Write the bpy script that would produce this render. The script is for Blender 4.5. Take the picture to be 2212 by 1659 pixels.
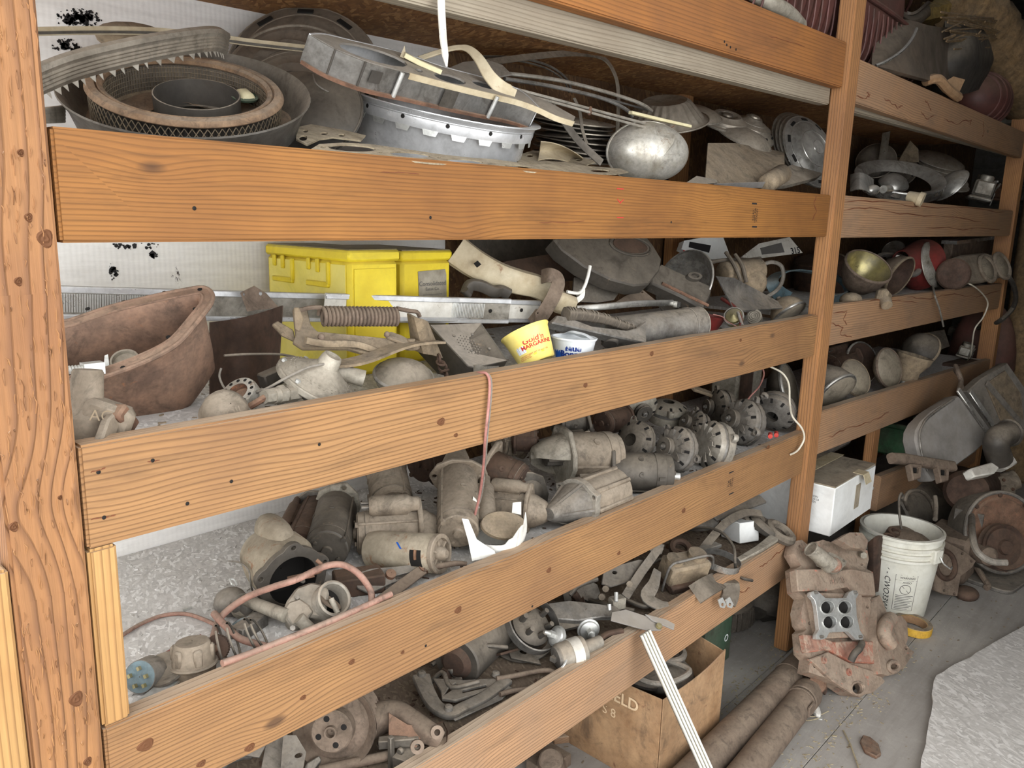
import bpy, bmesh, math, random
from mathutils import Vector, Matrix, geometry
random.seed(7)
for o in list(bpy.data.objects): bpy.data.objects.remove(o)
SC = bpy.context.scene
COL = SC.collection
PI = math.pi
# ------------------------------------------------------------------ camera
FPX, CXP, CYP = 1726.0, 1106.0, 829.5
_X = Vector((1624, -319.5, 1726)).normalized()
_Z = Vector((220, -8210, -1726)).normalized()
_Y = _Z.cross(_X)
CAM = Vector((0, -1.1, 1.6137))
def c2w(d): return Vector((_X.dot(d), _Y.dot(d), _Z.dot(d)))
_r, _d, _f = c2w(Vector((1, 0, 0))), c2w(Vector((0, 1, 0))), c2w(Vector((0, 0, 1)))
cd = bpy.data.cameras.new('camera'); cam = bpy.data.objects.new('camera', cd); COL.objects.link(cam)
cam.matrix_world = Matrix(((_r.x, -_d.x, -_f.x, CAM.x), (_r.y, -_d.y, -_f.y, CAM.y), (_r.z, -_d.z, -_f.z, CAM.z), (0, 0, 0, 1)))
cd.sensor_width = 36; cd.lens = FPX / 2212 * 36; cd.clip_start = .01; cd.clip_end = 200
SC.camera = cam
# ------------------------------------------------------------------ light
w = bpy.data.worlds.new('world'); SC.world = w; w.use_nodes = True
w.node_tree.nodes['Background'].inputs[0].default_value = (.95, .975, 1.0, 1)
w.node_tree.nodes['Background'].inputs[1].default_value = 4.2
SC.view_settings.view_transform = 'Standard'; SC.view_settings.look = 'None'
SC.view_settings.gamma = 1; SC.view_settings.use_curve_mapping = False
SC.view_settings.exposure = 0.12
# ------------------------------------------------------------------ points from the photograph's frame
def ray(u, v): return c2w(Vector(((u - CXP) / FPX, (v - CYP) / FPX, 1)))
def py(u, v, y=0.):
    r = ray(u, v); return CAM + r * ((y - CAM.y) / r.y)
def pz(u, v, z=0.):
    r = ray(u, v); return CAM + r * ((z - CAM.z) / r.z)
def px(u, v, x):
    r = ray(u, v); return CAM + r * ((x - CAM.x) / r.x)
def mpp(p):                                   # metres covered by one pixel at a point
    return (p - CAM).dot(_f) / FPX
# ------------------------------------------------------------------ objects
ORG = {}
INV = {}
def tag(o, label=None, cat=None, group=None, kind=None):
    if label: o['label'] = label
    if cat: o['category'] = cat
    if group: o['group'] = group
    if kind: o['kind'] = kind
    return o
def thing(name, label, cat, loc, group=None):
    o = bpy.data.objects.new(name, None); COL.objects.link(o)
    o.location = loc; o.empty_display_size = .05; ORG[o] = Vector(loc)
    return tag(o, label, cat, group)
def axm(p, d, up=(0, 0, 1)):                  # local Z along d, local X as near 'up' as can be
    z = Vector(d).normalized(); u = Vector(up); x = u - z * u.dot(z)
    if x.length < 1e-4: u = Vector((1, 0, .01)); x = u - z * u.dot(z)
    x.normalize(); y = z.cross(x)
    return Matrix(((x.x, y.x, z.x, p[0]), (x.y, y.y, z.y, p[1]), (x.z, y.z, z.z, p[2]), (0, 0, 0, 1)))
def frm(p1, p2, up=(0, 0, 1)):                # local X from p1 to p2, local Z as near 'up' as can be
    p1 = Vector(p1); x = (Vector(p2) - p1).normalized(); u = Vector(up); z = u - x * u.dot(x)
    if z.length < 1e-4: u = Vector((0, 1, .01)); z = u - x * u.dot(x)
    z.normalize(); y = z.cross(x)
    return Matrix(((x.x, y.x, z.x, p1.x), (x.y, y.y, z.y, p1.y), (x.z, y.z, z.z, p1.z), (0, 0, 0, 1)))
def T(x, y, z): return Matrix.Translation((x, y, z))
def RX(a): return Matrix.Rotation(math.radians(a), 4, 'X')
def RY(a): return Matrix.Rotation(math.radians(a), 4, 'Y')
def RZ(a): return Matrix.Rotation(math.radians(a), 4, 'Z')
I4 = Matrix.Identity(4)
def bez(pts, n=6, closed=False):              # smooth path through points
    pts = [Vector(p) for p in pts]; out = []; N = len(pts)
    for i in range(N if closed else N - 1):
        p0 = pts[(i - 1) % N] if closed or i > 0 else pts[0]; p1 = pts[i]; p2 = pts[(i + 1) % N]
        p3 = pts[(i + 2) % N] if closed or i + 2 < N else p2
        for k in range(n):
            t = k / n
            out.append(.5 * ((2 * p1) + (p2 - p0) * t + (2 * p0 - 5 * p1 + 4 * p2 - p3) * t * t + (3 * p1 - p0 - 3 * p2 + p3) * t ** 3))
    if not closed: out.append(pts[-1])
    return out
def circ(r, n=16, cx=0, cy=0, a0=0, ry=None):
    ry = r if ry is None else ry
    return [(cx + r * math.cos(a0 + 2 * PI * k / n), cy + ry * math.sin(a0 + 2 * PI * k / n)) for k in range(n)]
def rrect(w, h, r, n=4, cx=0, cy=0):
    out = []
    for sx, sy, a in ((1, 1, 0), (-1, 1, PI / 2), (-1, -1, PI), (1, -1, 1.5 * PI)):
        for k in range(n + 1):
            t = a + PI / 2 * k / n
            out.append((cx + sx * (w / 2 - r) + r * math.cos(t), cy + sy * (h / 2 - r) + r * math.sin(t)))
    return out
def inset(poly, d):                            # move a closed outline inwards by d
    n = len(poly); A = sum(poly[i][0] * poly[(i + 1) % n][1] - poly[(i + 1) % n][0] * poly[i][1] for i in range(n)); sg = 1 if A > 0 else -1; out = []
    for i in range(n):
        t = Vector((poly[(i + 1) % n][0] - poly[i - 1][0], poly[(i + 1) % n][1] - poly[i - 1][1]))
        if t.length > 1e-9: t.normalize()
        out.append((poly[i][0] - t.y * d * sg, poly[i][1] + t.x * d * sg))
    return out
class MB:
    def __init__(s): s.v = []; s.f = []
    def add(s, vs, fs, M=None):
        b = len(s.v)
        s.v += [(M @ Vector(p)) if M is not None else Vector(p) for p in vs]
        s.f += [tuple(b + i for i in f) for f in fs]; return s
    def box(s, c, d, M=None, tx=0., ty=0.):    # tx/ty: taper of the top
        x, y, z = d[0] / 2, d[1] / 2, d[2] / 2; vs = []
        for sz in (-1, 1):
            kx, ky = (1 - tx, 1 - ty) if sz > 0 else (1, 1)
            for sx, sy in ((-1, -1), (1, -1), (1, 1), (-1, 1)): vs.append((c[0] + sx * x * kx, c[1] + sy * y * ky, c[2] + sz * z))
        return s.add(vs, [(3, 2, 1, 0), (4, 5, 6, 7), (0, 1, 5, 4), (1, 2, 6, 5), (2, 3, 7, 6), (3, 0, 4, 7)], M)
    def lathe(s, prof, n=24, M=None, a0=0., a1=2 * PI, cap0=False, cap1=False, fn=None):
        full = abs(a1 - a0 - 2 * PI) < 1e-6; m = n if full else n + 1; vs = []; fs = []; k = len(prof)
        for i in range(m):
            a = a0 + (a1 - a0) * i / n; c, sn = math.cos(a), math.sin(a)
            for j, (r, h) in enumerate(prof):
                if fn: r, h = fn(r, h, a, j)
                vs.append((r * c, r * sn, h))
        for i in range(n):
            i2 = (i + 1) % m
            for j in range(k - 1): fs.append((i * k + j, i2 * k + j, i2 * k + j + 1, i * k + j + 1))
        if cap0: fs.append(tuple(i * k for i in range(m))[::-1])
        if cap1: fs.append(tuple(i * k + k - 1 for i in range(m)))
        return s.add(vs, fs, M)
    def cyl(s, p1, p2, r1, r2=None, n=20, up=(0, 0, 1), e=0.):
        r2 = r1 if r2 is None else r2; p1 = Vector(p1); p2 = Vector(p2); L = (p2 - p1).length
        prof = [(r1, 0), (r2, L)] if not e else [(r1 - e, 0), (r1, e), (r2, L - e), (r2 - e, L)]
        return s.lathe(prof, n, axm(p1, p2 - p1, up), cap0=True, cap1=True)
    def ring(s, M, ro, ri, h, n=24, e=0.):     # a short pipe around local Z, from 0 to h
        return s.lathe([(ri, 0), (ro - e, 0), (ro, e), (ro, h - e), (ro - e, h), (ri, h), (ri, 0)] if e else [(ri, 0), (ro, 0), (ro, h), (ri, h), (ri, 0)], n, M)
    def torus(s, M, R, r, n=24, m=8, a0=0., a1=2 * PI, ry=None):
        prof = [(R + r * math.cos(2 * PI * k / m), (ry or r) * math.sin(2 * PI * k / m)) for k in range(m + 1)]
        return s.lathe(prof, n, M, a0, a1)
    def ball(s, c, r, n=16, m=8, M=None):
        r = (r, r, r) if isinstance(r, (int, float)) else r
        prof = [(math.sin(PI * j / m), -math.cos(PI * j / m)) for j in range(m + 1)]
        K = T(*c) @ Matrix.Diagonal((r[0], r[1], r[2], 1))
        return s.lathe(prof, n, (M @ K) if M is not None else K)
    def sweep(s, pts, sec, up=(0, 0, 1), closed=False, tw=None, sc=None, caps=True):
        pts = [Vector(p) for p in pts]; N = len(pts); k = len(sec); vs = []; fs = []; u = Vector(up)
        for i in range(N):
            a = pts[(i - 1) % N] if closed or i > 0 else pts[i]; b = pts[(i + 1) % N] if closed or i < N - 1 else pts[i]
            t = (b - a)
            if t.length < 1e-9: t = Vector((1, 0, 0))
            t.normalize(); z = u - t * u.dot(t)
            if z.length < 1e-3: z = Vector((.3, .5, .8)) - t * Vector((.3, .5, .8)).dot(t)
            z.normalize(); y = z.cross(t)
            if tw: z, y = z * math.cos(tw(i / (N - 1))) + y * math.sin(tw(i / (N - 1))), y * math.cos(tw(i / (N - 1))) - z * math.sin(tw(i / (N - 1)))
            u = z if not tw else u
            q = sc(i / max(1, N - 1)) if sc else 1
            q = (q, q) if isinstance(q, (int, float)) else q
            for (sy, sz) in sec: vs.append(pts[i] + y * (sy * q[0]) + z * (sz * q[1]))
        for i in range(N if closed else N - 1):
            j = (i + 1) % N
            for c in range(k): fs.append((i * k + c, i * k + (c + 1) % k, j * k + (c + 1) % k, j * k + c))
        if caps and not closed:
            fs.append(tuple(range(k))[::-1]); fs.append(tuple((N - 1) * k + c for c in range(k)))
        return s.add(vs, fs)
    def tube(s, pts, r, n=8, closed=False, sc=None):
        return s.sweep(pts, circ(r, n), closed=closed, sc=sc)
    def strip(s, pts, w, t, up=(0, 0, 1), closed=False, tw=None, sc=None):  # flat bar, t thick along 'up'
        return s.sweep(pts, [(-w / 2, -t / 2), (w / 2, -t / 2), (w / 2, t / 2), (-w / 2, t / 2)], up, closed, tw, sc)
    def prism(s, poly, z0, z1, M=None, holes=(), fn=None):    # flat plate with holes; fn bends it
        loops = [[Vector((p[0], p[1], 0)) for p in poly]] + [[Vector((p[0], p[1], 0)) for p in h] for h in holes]
        tri = geometry.tessellate_polygon(loops); flat = [p for l in loops for p in l]; n = len(flat)
        vs = [(p.x, p.y, z0) for p in flat] + [(p.x, p.y, z1) for p in flat]
        fs = []
        for t in tri:
            a, b, c = (flat[i] for i in t)
            cr = (b - a).cross(c - a).z
            t = t if cr > 0 else t[::-1]
            fs.append(tuple(i + n for i in t)); fs.append(tuple(t[::-1]))
        o = 0
        for l in loops:
            m = len(l)
            for i in range(m): fs.append((o + i, o + (i + 1) % m, n + o + (i + 1) % m, n + o + i))
            o += m
        if fn: vs = [fn(*p) for p in vs]
        return s.add(vs, fs, M)
    def sheet(s, fn, nu, nv, th=.0):           # surface fn(u,v) in 0..1, given thickness by its normals
        g = [[Vector(fn(i / nu, j / nv)) for j in range(nv + 1)] for i in range(nu + 1)]
        w = nv + 1; vs = [p for r in g for p in r]; fs = []
        for i in range(nu):
            for j in range(nv): fs.append((i * w + j, (i + 1) * w + j, (i + 1) * w + j + 1, i * w + j + 1))
        if th:
            n0 = len(vs); lo = []
            for i in range(nu + 1):
                for j in range(nv + 1):
                    a = g[min(i + 1, nu)][j] - g[max(i - 1, 0)][j]; b = g[i][min(j + 1, nv)] - g[i][max(j - 1, 0)]
                    nn = a.cross(b); nn = nn.normalized() if nn.length > 1e-12 else Vector((0, 0, 1))
                    lo.append(g[i][j] - nn * th)
            vs += lo; fs += [tuple(k + n0 for k in f[::-1]) for f in list(fs)]
            rim = [i * w for i in range(nu + 1)] + [nu * w + j for j in range(1, nv + 1)] + [i * w + nv for i in range(nu - 1, -1, -1)] + [j for j in range(nv - 1, 0, -1)]
            m = len(rim)
            for i in range(m): a, b = rim[i], rim[(i + 1) % m]; fs.append((a, a + n0, b + n0, b))
        return s.add(vs, fs)
    def jitter(s, a):
        s.v = [p + Vector((random.uniform(-a, a), random.uniform(-a, a), random.uniform(-a, a))) for p in s.v]; return s
    def build(s, name, mat, parent=None, bevel=0., ang=38, label=None, cat=None, group=None, kind=None, org=None, seg=1):
        if parent is not None: o0 = ORG[parent]
        elif org is not None: o0 = Vector(org)
        else:
            xs = [p.x for p in s.v]; ys = [p.y for p in s.v]; zs = [p.z for p in s.v]
            o0 = Vector(((min(xs) + max(xs)) / 2, (min(ys) + max(ys)) / 2, min(zs)))
        me = bpy.data.meshes.new(name); q = INV.get(parent) if parent is not None else None
        me.from_pydata([tuple((q @ p) if q is not None else (p - o0)) for p in s.v], [], s.f)
        bm = bmesh.new(); bm.from_mesh(me); bmesh.ops.remove_doubles(bm, verts=bm.verts, dist=1e-6)
        if bevel:
            bmesh.ops.recalc_face_normals(bm, faces=bm.faces)
            es = [e for e in bm.edges if len(e.link_faces) == 2 and e.calc_face_angle(0) > .6]
            try: bmesh.ops.bevel(bm, geom=es, offset=bevel, segments=seg, affect='EDGES', clamp_overlap=True)
            except Exception: pass
        bmesh.ops.recalc_face_normals(bm, faces=bm.faces)
        bm.to_mesh(me); bm.free()
        me.polygons.foreach_set('use_smooth', [True] * len(me.polygons)); me.set_sharp_from_angle(angle=math.radians(ang))
        me.materials.append(MT[mat] if isinstance(mat, str) else mat)
        o = bpy.data.objects.new(name, me); COL.objects.link(o)
        if parent is not None: o.parent = parent
        else: o.location = o0
        ORG[o] = o0
        if q is not None: INV[o] = q
        return tag(o, label, cat, group, kind)
def part(parent, name, mat, fn, bevel=0., ang=38, label=None, kind=None):
    m = MB(); fn(m); return m.build(name, mat, parent, bevel, ang, label=label, kind=kind)
def text(parent, s, mat, M, size, name='lettering', warp=None, depth=.0004, align='CENTER', bold=0., shear=0.):
    cu = bpy.data.curves.new(name, 'FONT'); cu.body = s; cu.size = size; cu.align_x = align; cu.align_y = 'CENTER'
    cu.offset = bold; cu.shear = shear; cu.resolution_u = 3
    t = bpy.data.objects.new(name, cu); COL.objects.link(t)
    bpy.context.view_layer.update()
    me0 = t.evaluated_get(bpy.context.evaluated_depsgraph_get()).to_mesh()
    vs = [v.co.copy() for v in me0.vertices]; fs = [tuple(p.vertices) for p in me0.polygons]
    t.evaluated_get(bpy.context.evaluated_depsgraph_get()).to_mesh_clear(); bpy.data.objects.remove(t)
    m = MB()
    if warp: m.add([M @ Vector(warp(p.x, p.y, depth)) for p in vs], fs)
    else: m.add([(p.x, p.y, depth) for p in vs], fs, M)
    return m.build(name, mat, parent)
# ------------------------------------------------------------------ materials
MT = {}
def srgb(c): return tuple(((x / 255) / 12.92 if x <= 10 else ((x / 255 + .055) / 1.055) ** 2.4) for x in c) + (1,)
class NT:
    def __init__(s, name):
        m = bpy.data.materials.new(name); m.use_nodes = True; s.m = m; s.t = m.node_tree; s.n = s.t.nodes
        s.b = s.n['Principled BSDF']; MT[name] = m
    def new(s, ty, **k):
        n = s.n.new(ty)
        for a, v in k.items():
            if a.startswith('i_'):
                key = a[2:]; key = int(key) if key.isdigit() else key
                s.put(n.inputs[key], v)
            else: setattr(n, a, v)
        return n
    def put(s, sock, v):
        if isinstance(v, bpy.types.NodeSocket): s.t.links.new(v, sock)
        else: sock.default_value = v
    def math(s, op, a, b=0., c=None, clamp=False):
        n = s.new('ShaderNodeMath', operation=op, use_clamp=clamp); s.put(n.inputs[0], a); s.put(n.inputs[1], b)
        if c is not None: s.put(n.inputs[2], c)
        return n.outputs[0]
    def rng(s, v, a, b, c=0., d=1., smooth=False):
        n = s.new('ShaderNodeMapRange', interpolation_type='SMOOTHSTEP' if smooth else 'LINEAR'); s.put(n.inputs[0], v)
        for i, x in enumerate((a, b, c, d)): s.put(n.inputs[1 + i], x)
        return n.outputs[0]
    def mix(s, f, a, b, mode='MIX'):
        n = s.new('ShaderNodeMix', data_type='RGBA', blend_type=mode); s.put(n.inputs[0], f); s.put(n.inputs[6], a); s.put(n.inputs[7], b)
        return n.outputs[2]
    def coord(s, rnd=True, mapping=None):
        v = s.new('ShaderNodeTexCoord').outputs['Object']
        if rnd:
            r = s.new('ShaderNodeObjectInfo').outputs['Random']; q = s.math('MULTIPLY', r, 43.)
            a = s.new('ShaderNodeVectorMath', operation='ADD'); s.put(a.inputs[0], v); s.put(a.inputs[1], q); v = a.outputs[0]
        if mapping:
            m = s.new('ShaderNodeVectorMath', operation='MULTIPLY'); s.put(m.inputs[0], v); m.inputs[1].default_value = mapping; v = m.outputs[0]
        return v
    def vscale(s, v, k):
        m = s.new('ShaderNodeVectorMath', operation='MULTIPLY'); s.put(m.inputs[0], v); m.inputs[1].default_value = k; return m.outputs[0]
    def noise(s, v, sc, det=5., rough=.6, dist=0.):
        n = s.new('ShaderNodeTexNoise'); s.put(n.inputs['Vector'], v); n.inputs['Scale'].default_value = sc
        n.inputs['Detail'].default_value = det; n.inputs['Roughness'].default_value = rough; n.inputs['Distortion'].default_value = dist
        return n.outputs[0]
    def up(s, a=-.1, b=.9): 
        g = s.new('ShaderNodeNewGeometry').outputs['Normal']; x = s.new('ShaderNodeSeparateXYZ'); s.put(x.inputs[0], g)
        return s.rng(x.outputs[2], a, b)
    def bump(s, h, st, d=.002):
        n = s.new('ShaderNodeBump'); s.put(n.inputs['Height'], h); n.inputs['Strength'].default_value = st; n.inputs['Distance'].default_value = d
        s.put(s.b.inputs['Normal'], n.outputs[0])
    def out(s, col, rough=.7, metal=0.):
        s.put(s.b.inputs['Base Color'], col); s.put(s.b.inputs['Roughness'], rough); s.put(s.b.inputs['Metallic'], metal)
        s.b.inputs['Specular IOR Level'].default_value = .35
        return s.m
DUST = (158, 145, 128)
def surf(name, c1, c2, rough=.6, metal=0., sc=22, dust=.6, dustc=DUST, bump=.25, spot=None, spotc=(90, 60, 40), base_dust=.12, rvar=.15, grime=1.):
    if max(c1) < 200: c1, c2 = [x * .92 for x in c1], [x * .84 for x in c2]
    dustc = [x * .96 for x in dustc]
    t = NT(name); v = t.coord()
    n1 = t.noise(v, sc, 6, .65); n2 = t.noise(v, sc * .45, 4, .6, .4); n3 = t.noise(v, sc * 7, 3, .6)
    col = t.mix(t.rng(n1, .35, .66), srgb(c1), srgb(c2))
    if spot:
        ns = t.noise(v, sc * 1.6, 6, .75, .6); col = t.mix(t.rng(ns, spot, spot + .07, 0, .9), col, srgb(spotc))
    f = t.math('MULTIPLY', t.math('ADD', t.math('MULTIPLY', t.up(), dust), base_dust), t.rng(n2, .3, .62, .45, 1.25), clamp=True)
    col = t.mix(f, col, srgb(dustc)); col = t.mix(t.rng(n3, .4, .75, 0, .25 * grime), col, (.03, .024, .018, 1), 'MIX'); n4 = t.noise(v, sc * .9, 6, .75, 1.); col = t.mix(t.rng(n4, .52, .66, 0, .5 * grime), col, (.04, .032, .024, 1))
    r = t.math('ADD', t.math('MULTIPLY', f, .93 - rough), t.math('ADD', t.rng(n1, .3, .7, -rvar, rvar), rough), clamp=True)
    t.out(col, r, t.math('MULTIPLY', t.math('SUBTRACT', 1., f), metal))
    t.bump(t.math('ADD', n1, t.math('MULTIPLY', n3, .5)), bump, .0025)
    return t.m
def plain(name, c, rough=.6, metal=0., var=.12, sc=40):
    t = NT(name); n = t.noise(t.coord(), sc, 4, .6)
    k = 1 - var; t.out(t.mix(n, srgb([x * k for x in c]), srgb([min(255, x * (1 + var * .5)) for x in c])), rough, metal); return t.m
def wood(name, light, dark, late, axis=0, ring=95., warp=1.5, knots=1., dust=.35, dustc=(170, 150, 128), stain=.35, rough=.72, scale=1., saw=0., con=.55, bmp=.4):
    t = NT(name); v = t.coord()
    sp = t.new('ShaderNodeSeparateXYZ'); t.put(sp.inputs[0], v); ax = [0, 1, 2]; ax.remove(axis)
    L = sp.outputs[axis]; a = sp.outputs[ax[1]]; b = sp.outputs[ax[0]]
    k = [9., 9., 9.]; k[axis] = 1.3
    wn = t.noise(t.vscale(v, k), .55, 3, .5)
    kk = [0., 0., 0.]; kk[axis] = 3.4 * scale; kk[ax[1]] = 7.5 * scale
    vo = t.new('ShaderNodeTexVoronoi', voronoi_dimensions='3D'); t.put(vo.inputs['Vector'], t.vscale(v, kk)); vo.inputs['Scale'].default_value = 1.
    vo.inputs['Randomness'].default_value = 1.
    pick = t.new('ShaderNodeSeparateColor'); t.put(pick.inputs[0], vo.outputs['Color']); on = t.math('GREATER_THAN', pick.outputs[0], 1 - .42 * knots)
    d = vo.outputs['Distance']
    flow = t.math('MULTIPLY', t.math('POWER', t.rng(d, 0., .5, 1., 0.), 2.), on)
    g = t.math('ADD', t.math('MULTIPLY', t.math('ADD', a, t.math('MULTIPLY', b, .6)), ring), t.math('MULTIPLY', wn, warp * 9))
    g = t.math('ADD', g, t.math('MULTIPLY', flow, 5.5))
    fr = t.math('FRACT', t.math('MULTIPLY', g, .5))
    rg = t.math('MULTIPLY', t.rng(fr, .52, .92, 0, 1, True), t.rng(fr, .9, 1., 1, 0))
    kf = [160., 160., 160.]; kf[axis] = 5.
    fib = t.noise(t.vscale(v, kf), 1., 4, .6); low = t.noise(v, 2.6, 4, .6, .5); low2 = t.noise(t.vscale(v, [3 if i == axis else 14 for i in range(3)]), 1., 5, .65, .3)
    col = t.mix(t.rng(low, .32, .68), srgb(light), srgb(dark))
    col = t.mix(t.math('MULTIPLY', rg, con), col, srgb(late))
    col = t.mix(t.rng(fib, .4, .8, 0, .3), col, srgb([x * .55 for x in late]))
    col = t.mix(t.rng(low2, .56, .8, 0, stain), col, srgb([x * .45 for x in late]))
    kn = t.math('MULTIPLY', t.rng(d, .09, .045, 0, 1), on)
    col = t.mix(t.math('MULTIPLY', kn, .75), col, srgb([late[0] * .6, late[1] * .5, late[2] * .45]))
    f = t.math('MULTIPLY', t.math('ADD', t.math('MULTIPLY', t.up(.3, .95), .75), dust * .3), t.rng(low, .35, .62, .4, 1.2), clamp=True)
    col = t.mix(f, col, srgb(dustc))
    t.out(col, rough)
    h = t.math('ADD', t.math('MULTIPLY', rg, .7), t.math('MULTIPLY', fib, .8))
    if saw:
        ks = [0., 0., 0.]; ks[axis] = 520.; sn = t.math('SINE', t.math('MULTIPLY', L, 900.)); h = t.math('ADD', h, t.math('MULTIPLY', sn, saw))
    t.bump(h, bmp, .002)
    return t.m
wood('wood_rail', (146, 98, 46), (120, 75, 30), (68, 42, 18), 0, 300., 1.9, 1., .08, stain=.5, con=.38)
wood('wood_rail_pale', (154, 114, 72), (128, 88, 50), (80, 48, 24), 0, 260., 2.6, 1., .25, stain=.45)
wood('wood_rail_far', (174, 132, 94), (146, 106, 72), (78, 52, 32), 0, 240., 1.8, .6, .8, stain=.6)
wood('wood_beam', (152, 98, 48), (126, 76, 32), (80, 48, 18), 0, 200., .8, .3, .2, stain=.5, con=.4)
wood('wood_grey', (152, 142, 124), (130, 119, 102), (96, 84, 68), 0, 260., 1.6, .4, .3, stain=.4)
wood('wood_post', (160, 114, 70), (132, 86, 48), (84, 48, 26), 2, 220., 1.6, .7, .2, stain=.5, bmp=.9, con=.6)
wood('wood_post_mid', (172, 122, 74), (142, 94, 52), (80, 48, 25), 2, 220., 1.3, .35, .3, stain=.5)
wood('wood_stud', (178, 140, 88), (158, 114, 64), (106, 68, 34), 2, 340., .5, .1, .1, stain=.2)
def osb(name, cols, dust, dustc, sc=1., bump=.5, wall=False):
    t = NT(name); v = t.coord(False)
    if wall:
        q = t.new('ShaderNodeMapping'); t.put(q.inputs['Vector'], v); q.inputs['Rotation'].default_value = (PI / 2, 0, 0); v = q.outputs[0]
    col = None; hs = []
    for i, (ang, sx, sy) in enumerate(((15, 26, 105), (65, 30, 115), (-40, 24, 95), (110, 34, 130))):
        mp0 = t.new('ShaderNodeMapping'); t.put(mp0.inputs['Vector'], v); mp0.inputs['Rotation'].default_value = (0, 0, math.radians(ang))
        mp = t.new('ShaderNodeMapping'); t.put(mp.inputs['Vector'], mp0.outputs[0]); mp.inputs['Scale'].default_value = (sx * sc, sy * sc, 1); mp.inputs['Location'].default_value = (i * 3.7, i * 1.9, 0)
        vo = t.new('ShaderNodeTexVoronoi', voronoi_dimensions='2D'); t.put(vo.inputs['Vector'], mp.outputs[0]); vo.inputs['Scale'].default_value = 1
        s3 = t.new('ShaderNodeSeparateColor'); t.put(s3.inputs[0], vo.outputs['Color'])
        c = t.mix(s3.outputs[0], srgb(cols[0]), srgb(cols[1])); c = t.mix(t.math('GREATER_THAN', s3.outputs[1], .8), c, srgb(cols[2]))
        hs.append(s3.outputs[2])
        col = c if col is None else t.mix(t.math('GREATER_THAN', s3.outputs[2], .6), col, c)
    n = t.noise(v, 5, 5, .6); n2 = t.noise(v, 60, 4, .6)
    f = t.math('ADD', t.rng(n, .3, .7, dust - .2, dust + .2), t.rng(n2, .3, .7, -.12, .12), clamp=True)
    col = t.mix(f, col, srgb(dustc)); t.out(col, .85)
    t.bump(t.math('ADD', t.math('ADD', hs[0], hs[1]), t.math('ADD', hs[2], n2)), bump, .0025); return t.m
osb('osb_dusty', ((206, 201, 194), (160, 155, 148), (232, 229, 224)), .5, (198, 194, 189), 1.7)
osb('osb_brown', ((150, 104, 58), (112, 72, 38), (172, 126, 76)), .12, (120, 96, 70))
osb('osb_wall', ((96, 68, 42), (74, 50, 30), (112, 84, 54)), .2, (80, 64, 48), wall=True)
osb('osb_dirt', ((128, 110, 92), (92, 78, 64), (146, 130, 110)), .5, (108, 94, 80), 1.7)
osb('osb_grey', ((208, 203, 196), (156, 151, 144), (226, 222, 216)), .5, (194, 189, 182), 1.1)
def wallmat():
    t = NT('white_wall'); v = t.coord(False)
    w1 = t.math('SINE', t.math('MULTIPLY', t.new('ShaderNodeSeparateXYZ', i_0=v).outputs[0], 560.))
    n = t.noise(v, 7, 6, .7, .8); n2 = t.noise(t.vscale(v, (3., 1., 28.)), 1.5, 5, .65); n3 = t.noise(v, 45, 4, .7)
    col = t.mix(t.rng(n2, .3, .75), srgb((246, 243, 238)), srgb((222, 218, 212)))
    col = t.mix(t.rng(n3, .52, .78, 0, .16), col, srgb((160, 158, 154)))
    sp = t.noise(v, 4.5, 8, .75, 1.2); sp2 = t.noise(v, 38, 3, .7)
    col = t.mix(t.math('MULTIPLY', t.rng(sp, .655, .68), t.rng(sp2, .42, .5)), col, srgb((58, 46, 38)))
    t.out(col, .6); t.bump(t.math('ADD', t.math('MULTIPLY', w1, .25), n3), .3, .001); return t.m
wallmat()
def floormat():
    t = NT('floor_dust'); v = t.coord(False)
    n = t.noise(v, 2.2, 6, .65, .4); n2 = t.noise(v, 26, 6, .75); n3 = t.noise(t.vscale(v, (1.5, 12., 1.)), 2., 5, .65)
    col = t.mix(t.rng(n, .3, .7), srgb((164, 158, 150)), srgb((138, 132, 125)))
    col = t.mix(t.rng(n3, .45, .75, 0, .45), col, srgb((112, 105, 98)))
    col = t.mix(t.rng(n2, .55, .8, 0, .5), col, srgb((188, 182, 172)))
    ch = t.noise(v, 150, 2, .6); pt = t.noise(v, 1.7, 4, .7, .6)
    col = t.mix(t.math('MULTIPLY', t.rng(ch, .66, .7), t.rng(pt, .48, .6)), col, srgb((214, 196, 160)))
    t.out(col, .92); t.bump(t.math('ADD', n2, t.math('MULTIPLY', n3, .6)), .35, .003); return t.m
floormat()
surf('cast_speck', (196, 182, 158), (160, 146, 122), .65, .1, 16, .3, spot=.57, spotc=(136, 92, 58), grime=.6)
# metals and paints, all under shop dust
surf('cast_tan', (156, 140, 120), (118, 102, 84), .75, .0, 18, .6)
surf('cast_grey', (130, 126, 120), (82, 78, 74), .62, .35, 18, .55)
surf('cast_pale', (190, 182, 166), (150, 142, 126), .6, .3, 20, .45)
surf('alum', (222, 222, 222), (186, 186, 186), .36, .55, 14, .2, base_dust=.04, grime=.4)
surf('alum_dusty', (190, 184, 172), (146, 140, 128), .5, .6, 14, .7, base_dust=.2)
surf('chrome_dusty', (214, 212, 206), (150, 148, 142), .22, .95, 9, .55, base_dust=.10, bump=.08, rvar=.1)
surf('chrome_worn', (216, 212, 202), (168, 160, 144), .38, .6, 16, .3, base_dust=.1, bump=.15, spot=.62, spotc=(120, 84, 48))
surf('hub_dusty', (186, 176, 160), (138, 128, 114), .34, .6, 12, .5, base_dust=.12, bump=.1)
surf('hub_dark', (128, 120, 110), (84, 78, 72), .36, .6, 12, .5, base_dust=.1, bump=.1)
surf('steel_grey', (150, 148, 144), (108, 106, 102), .42, .7, 18, .5)
surf('steel_dark', (92, 88, 82), (58, 54, 50), .5, .5, 20, .6)
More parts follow.
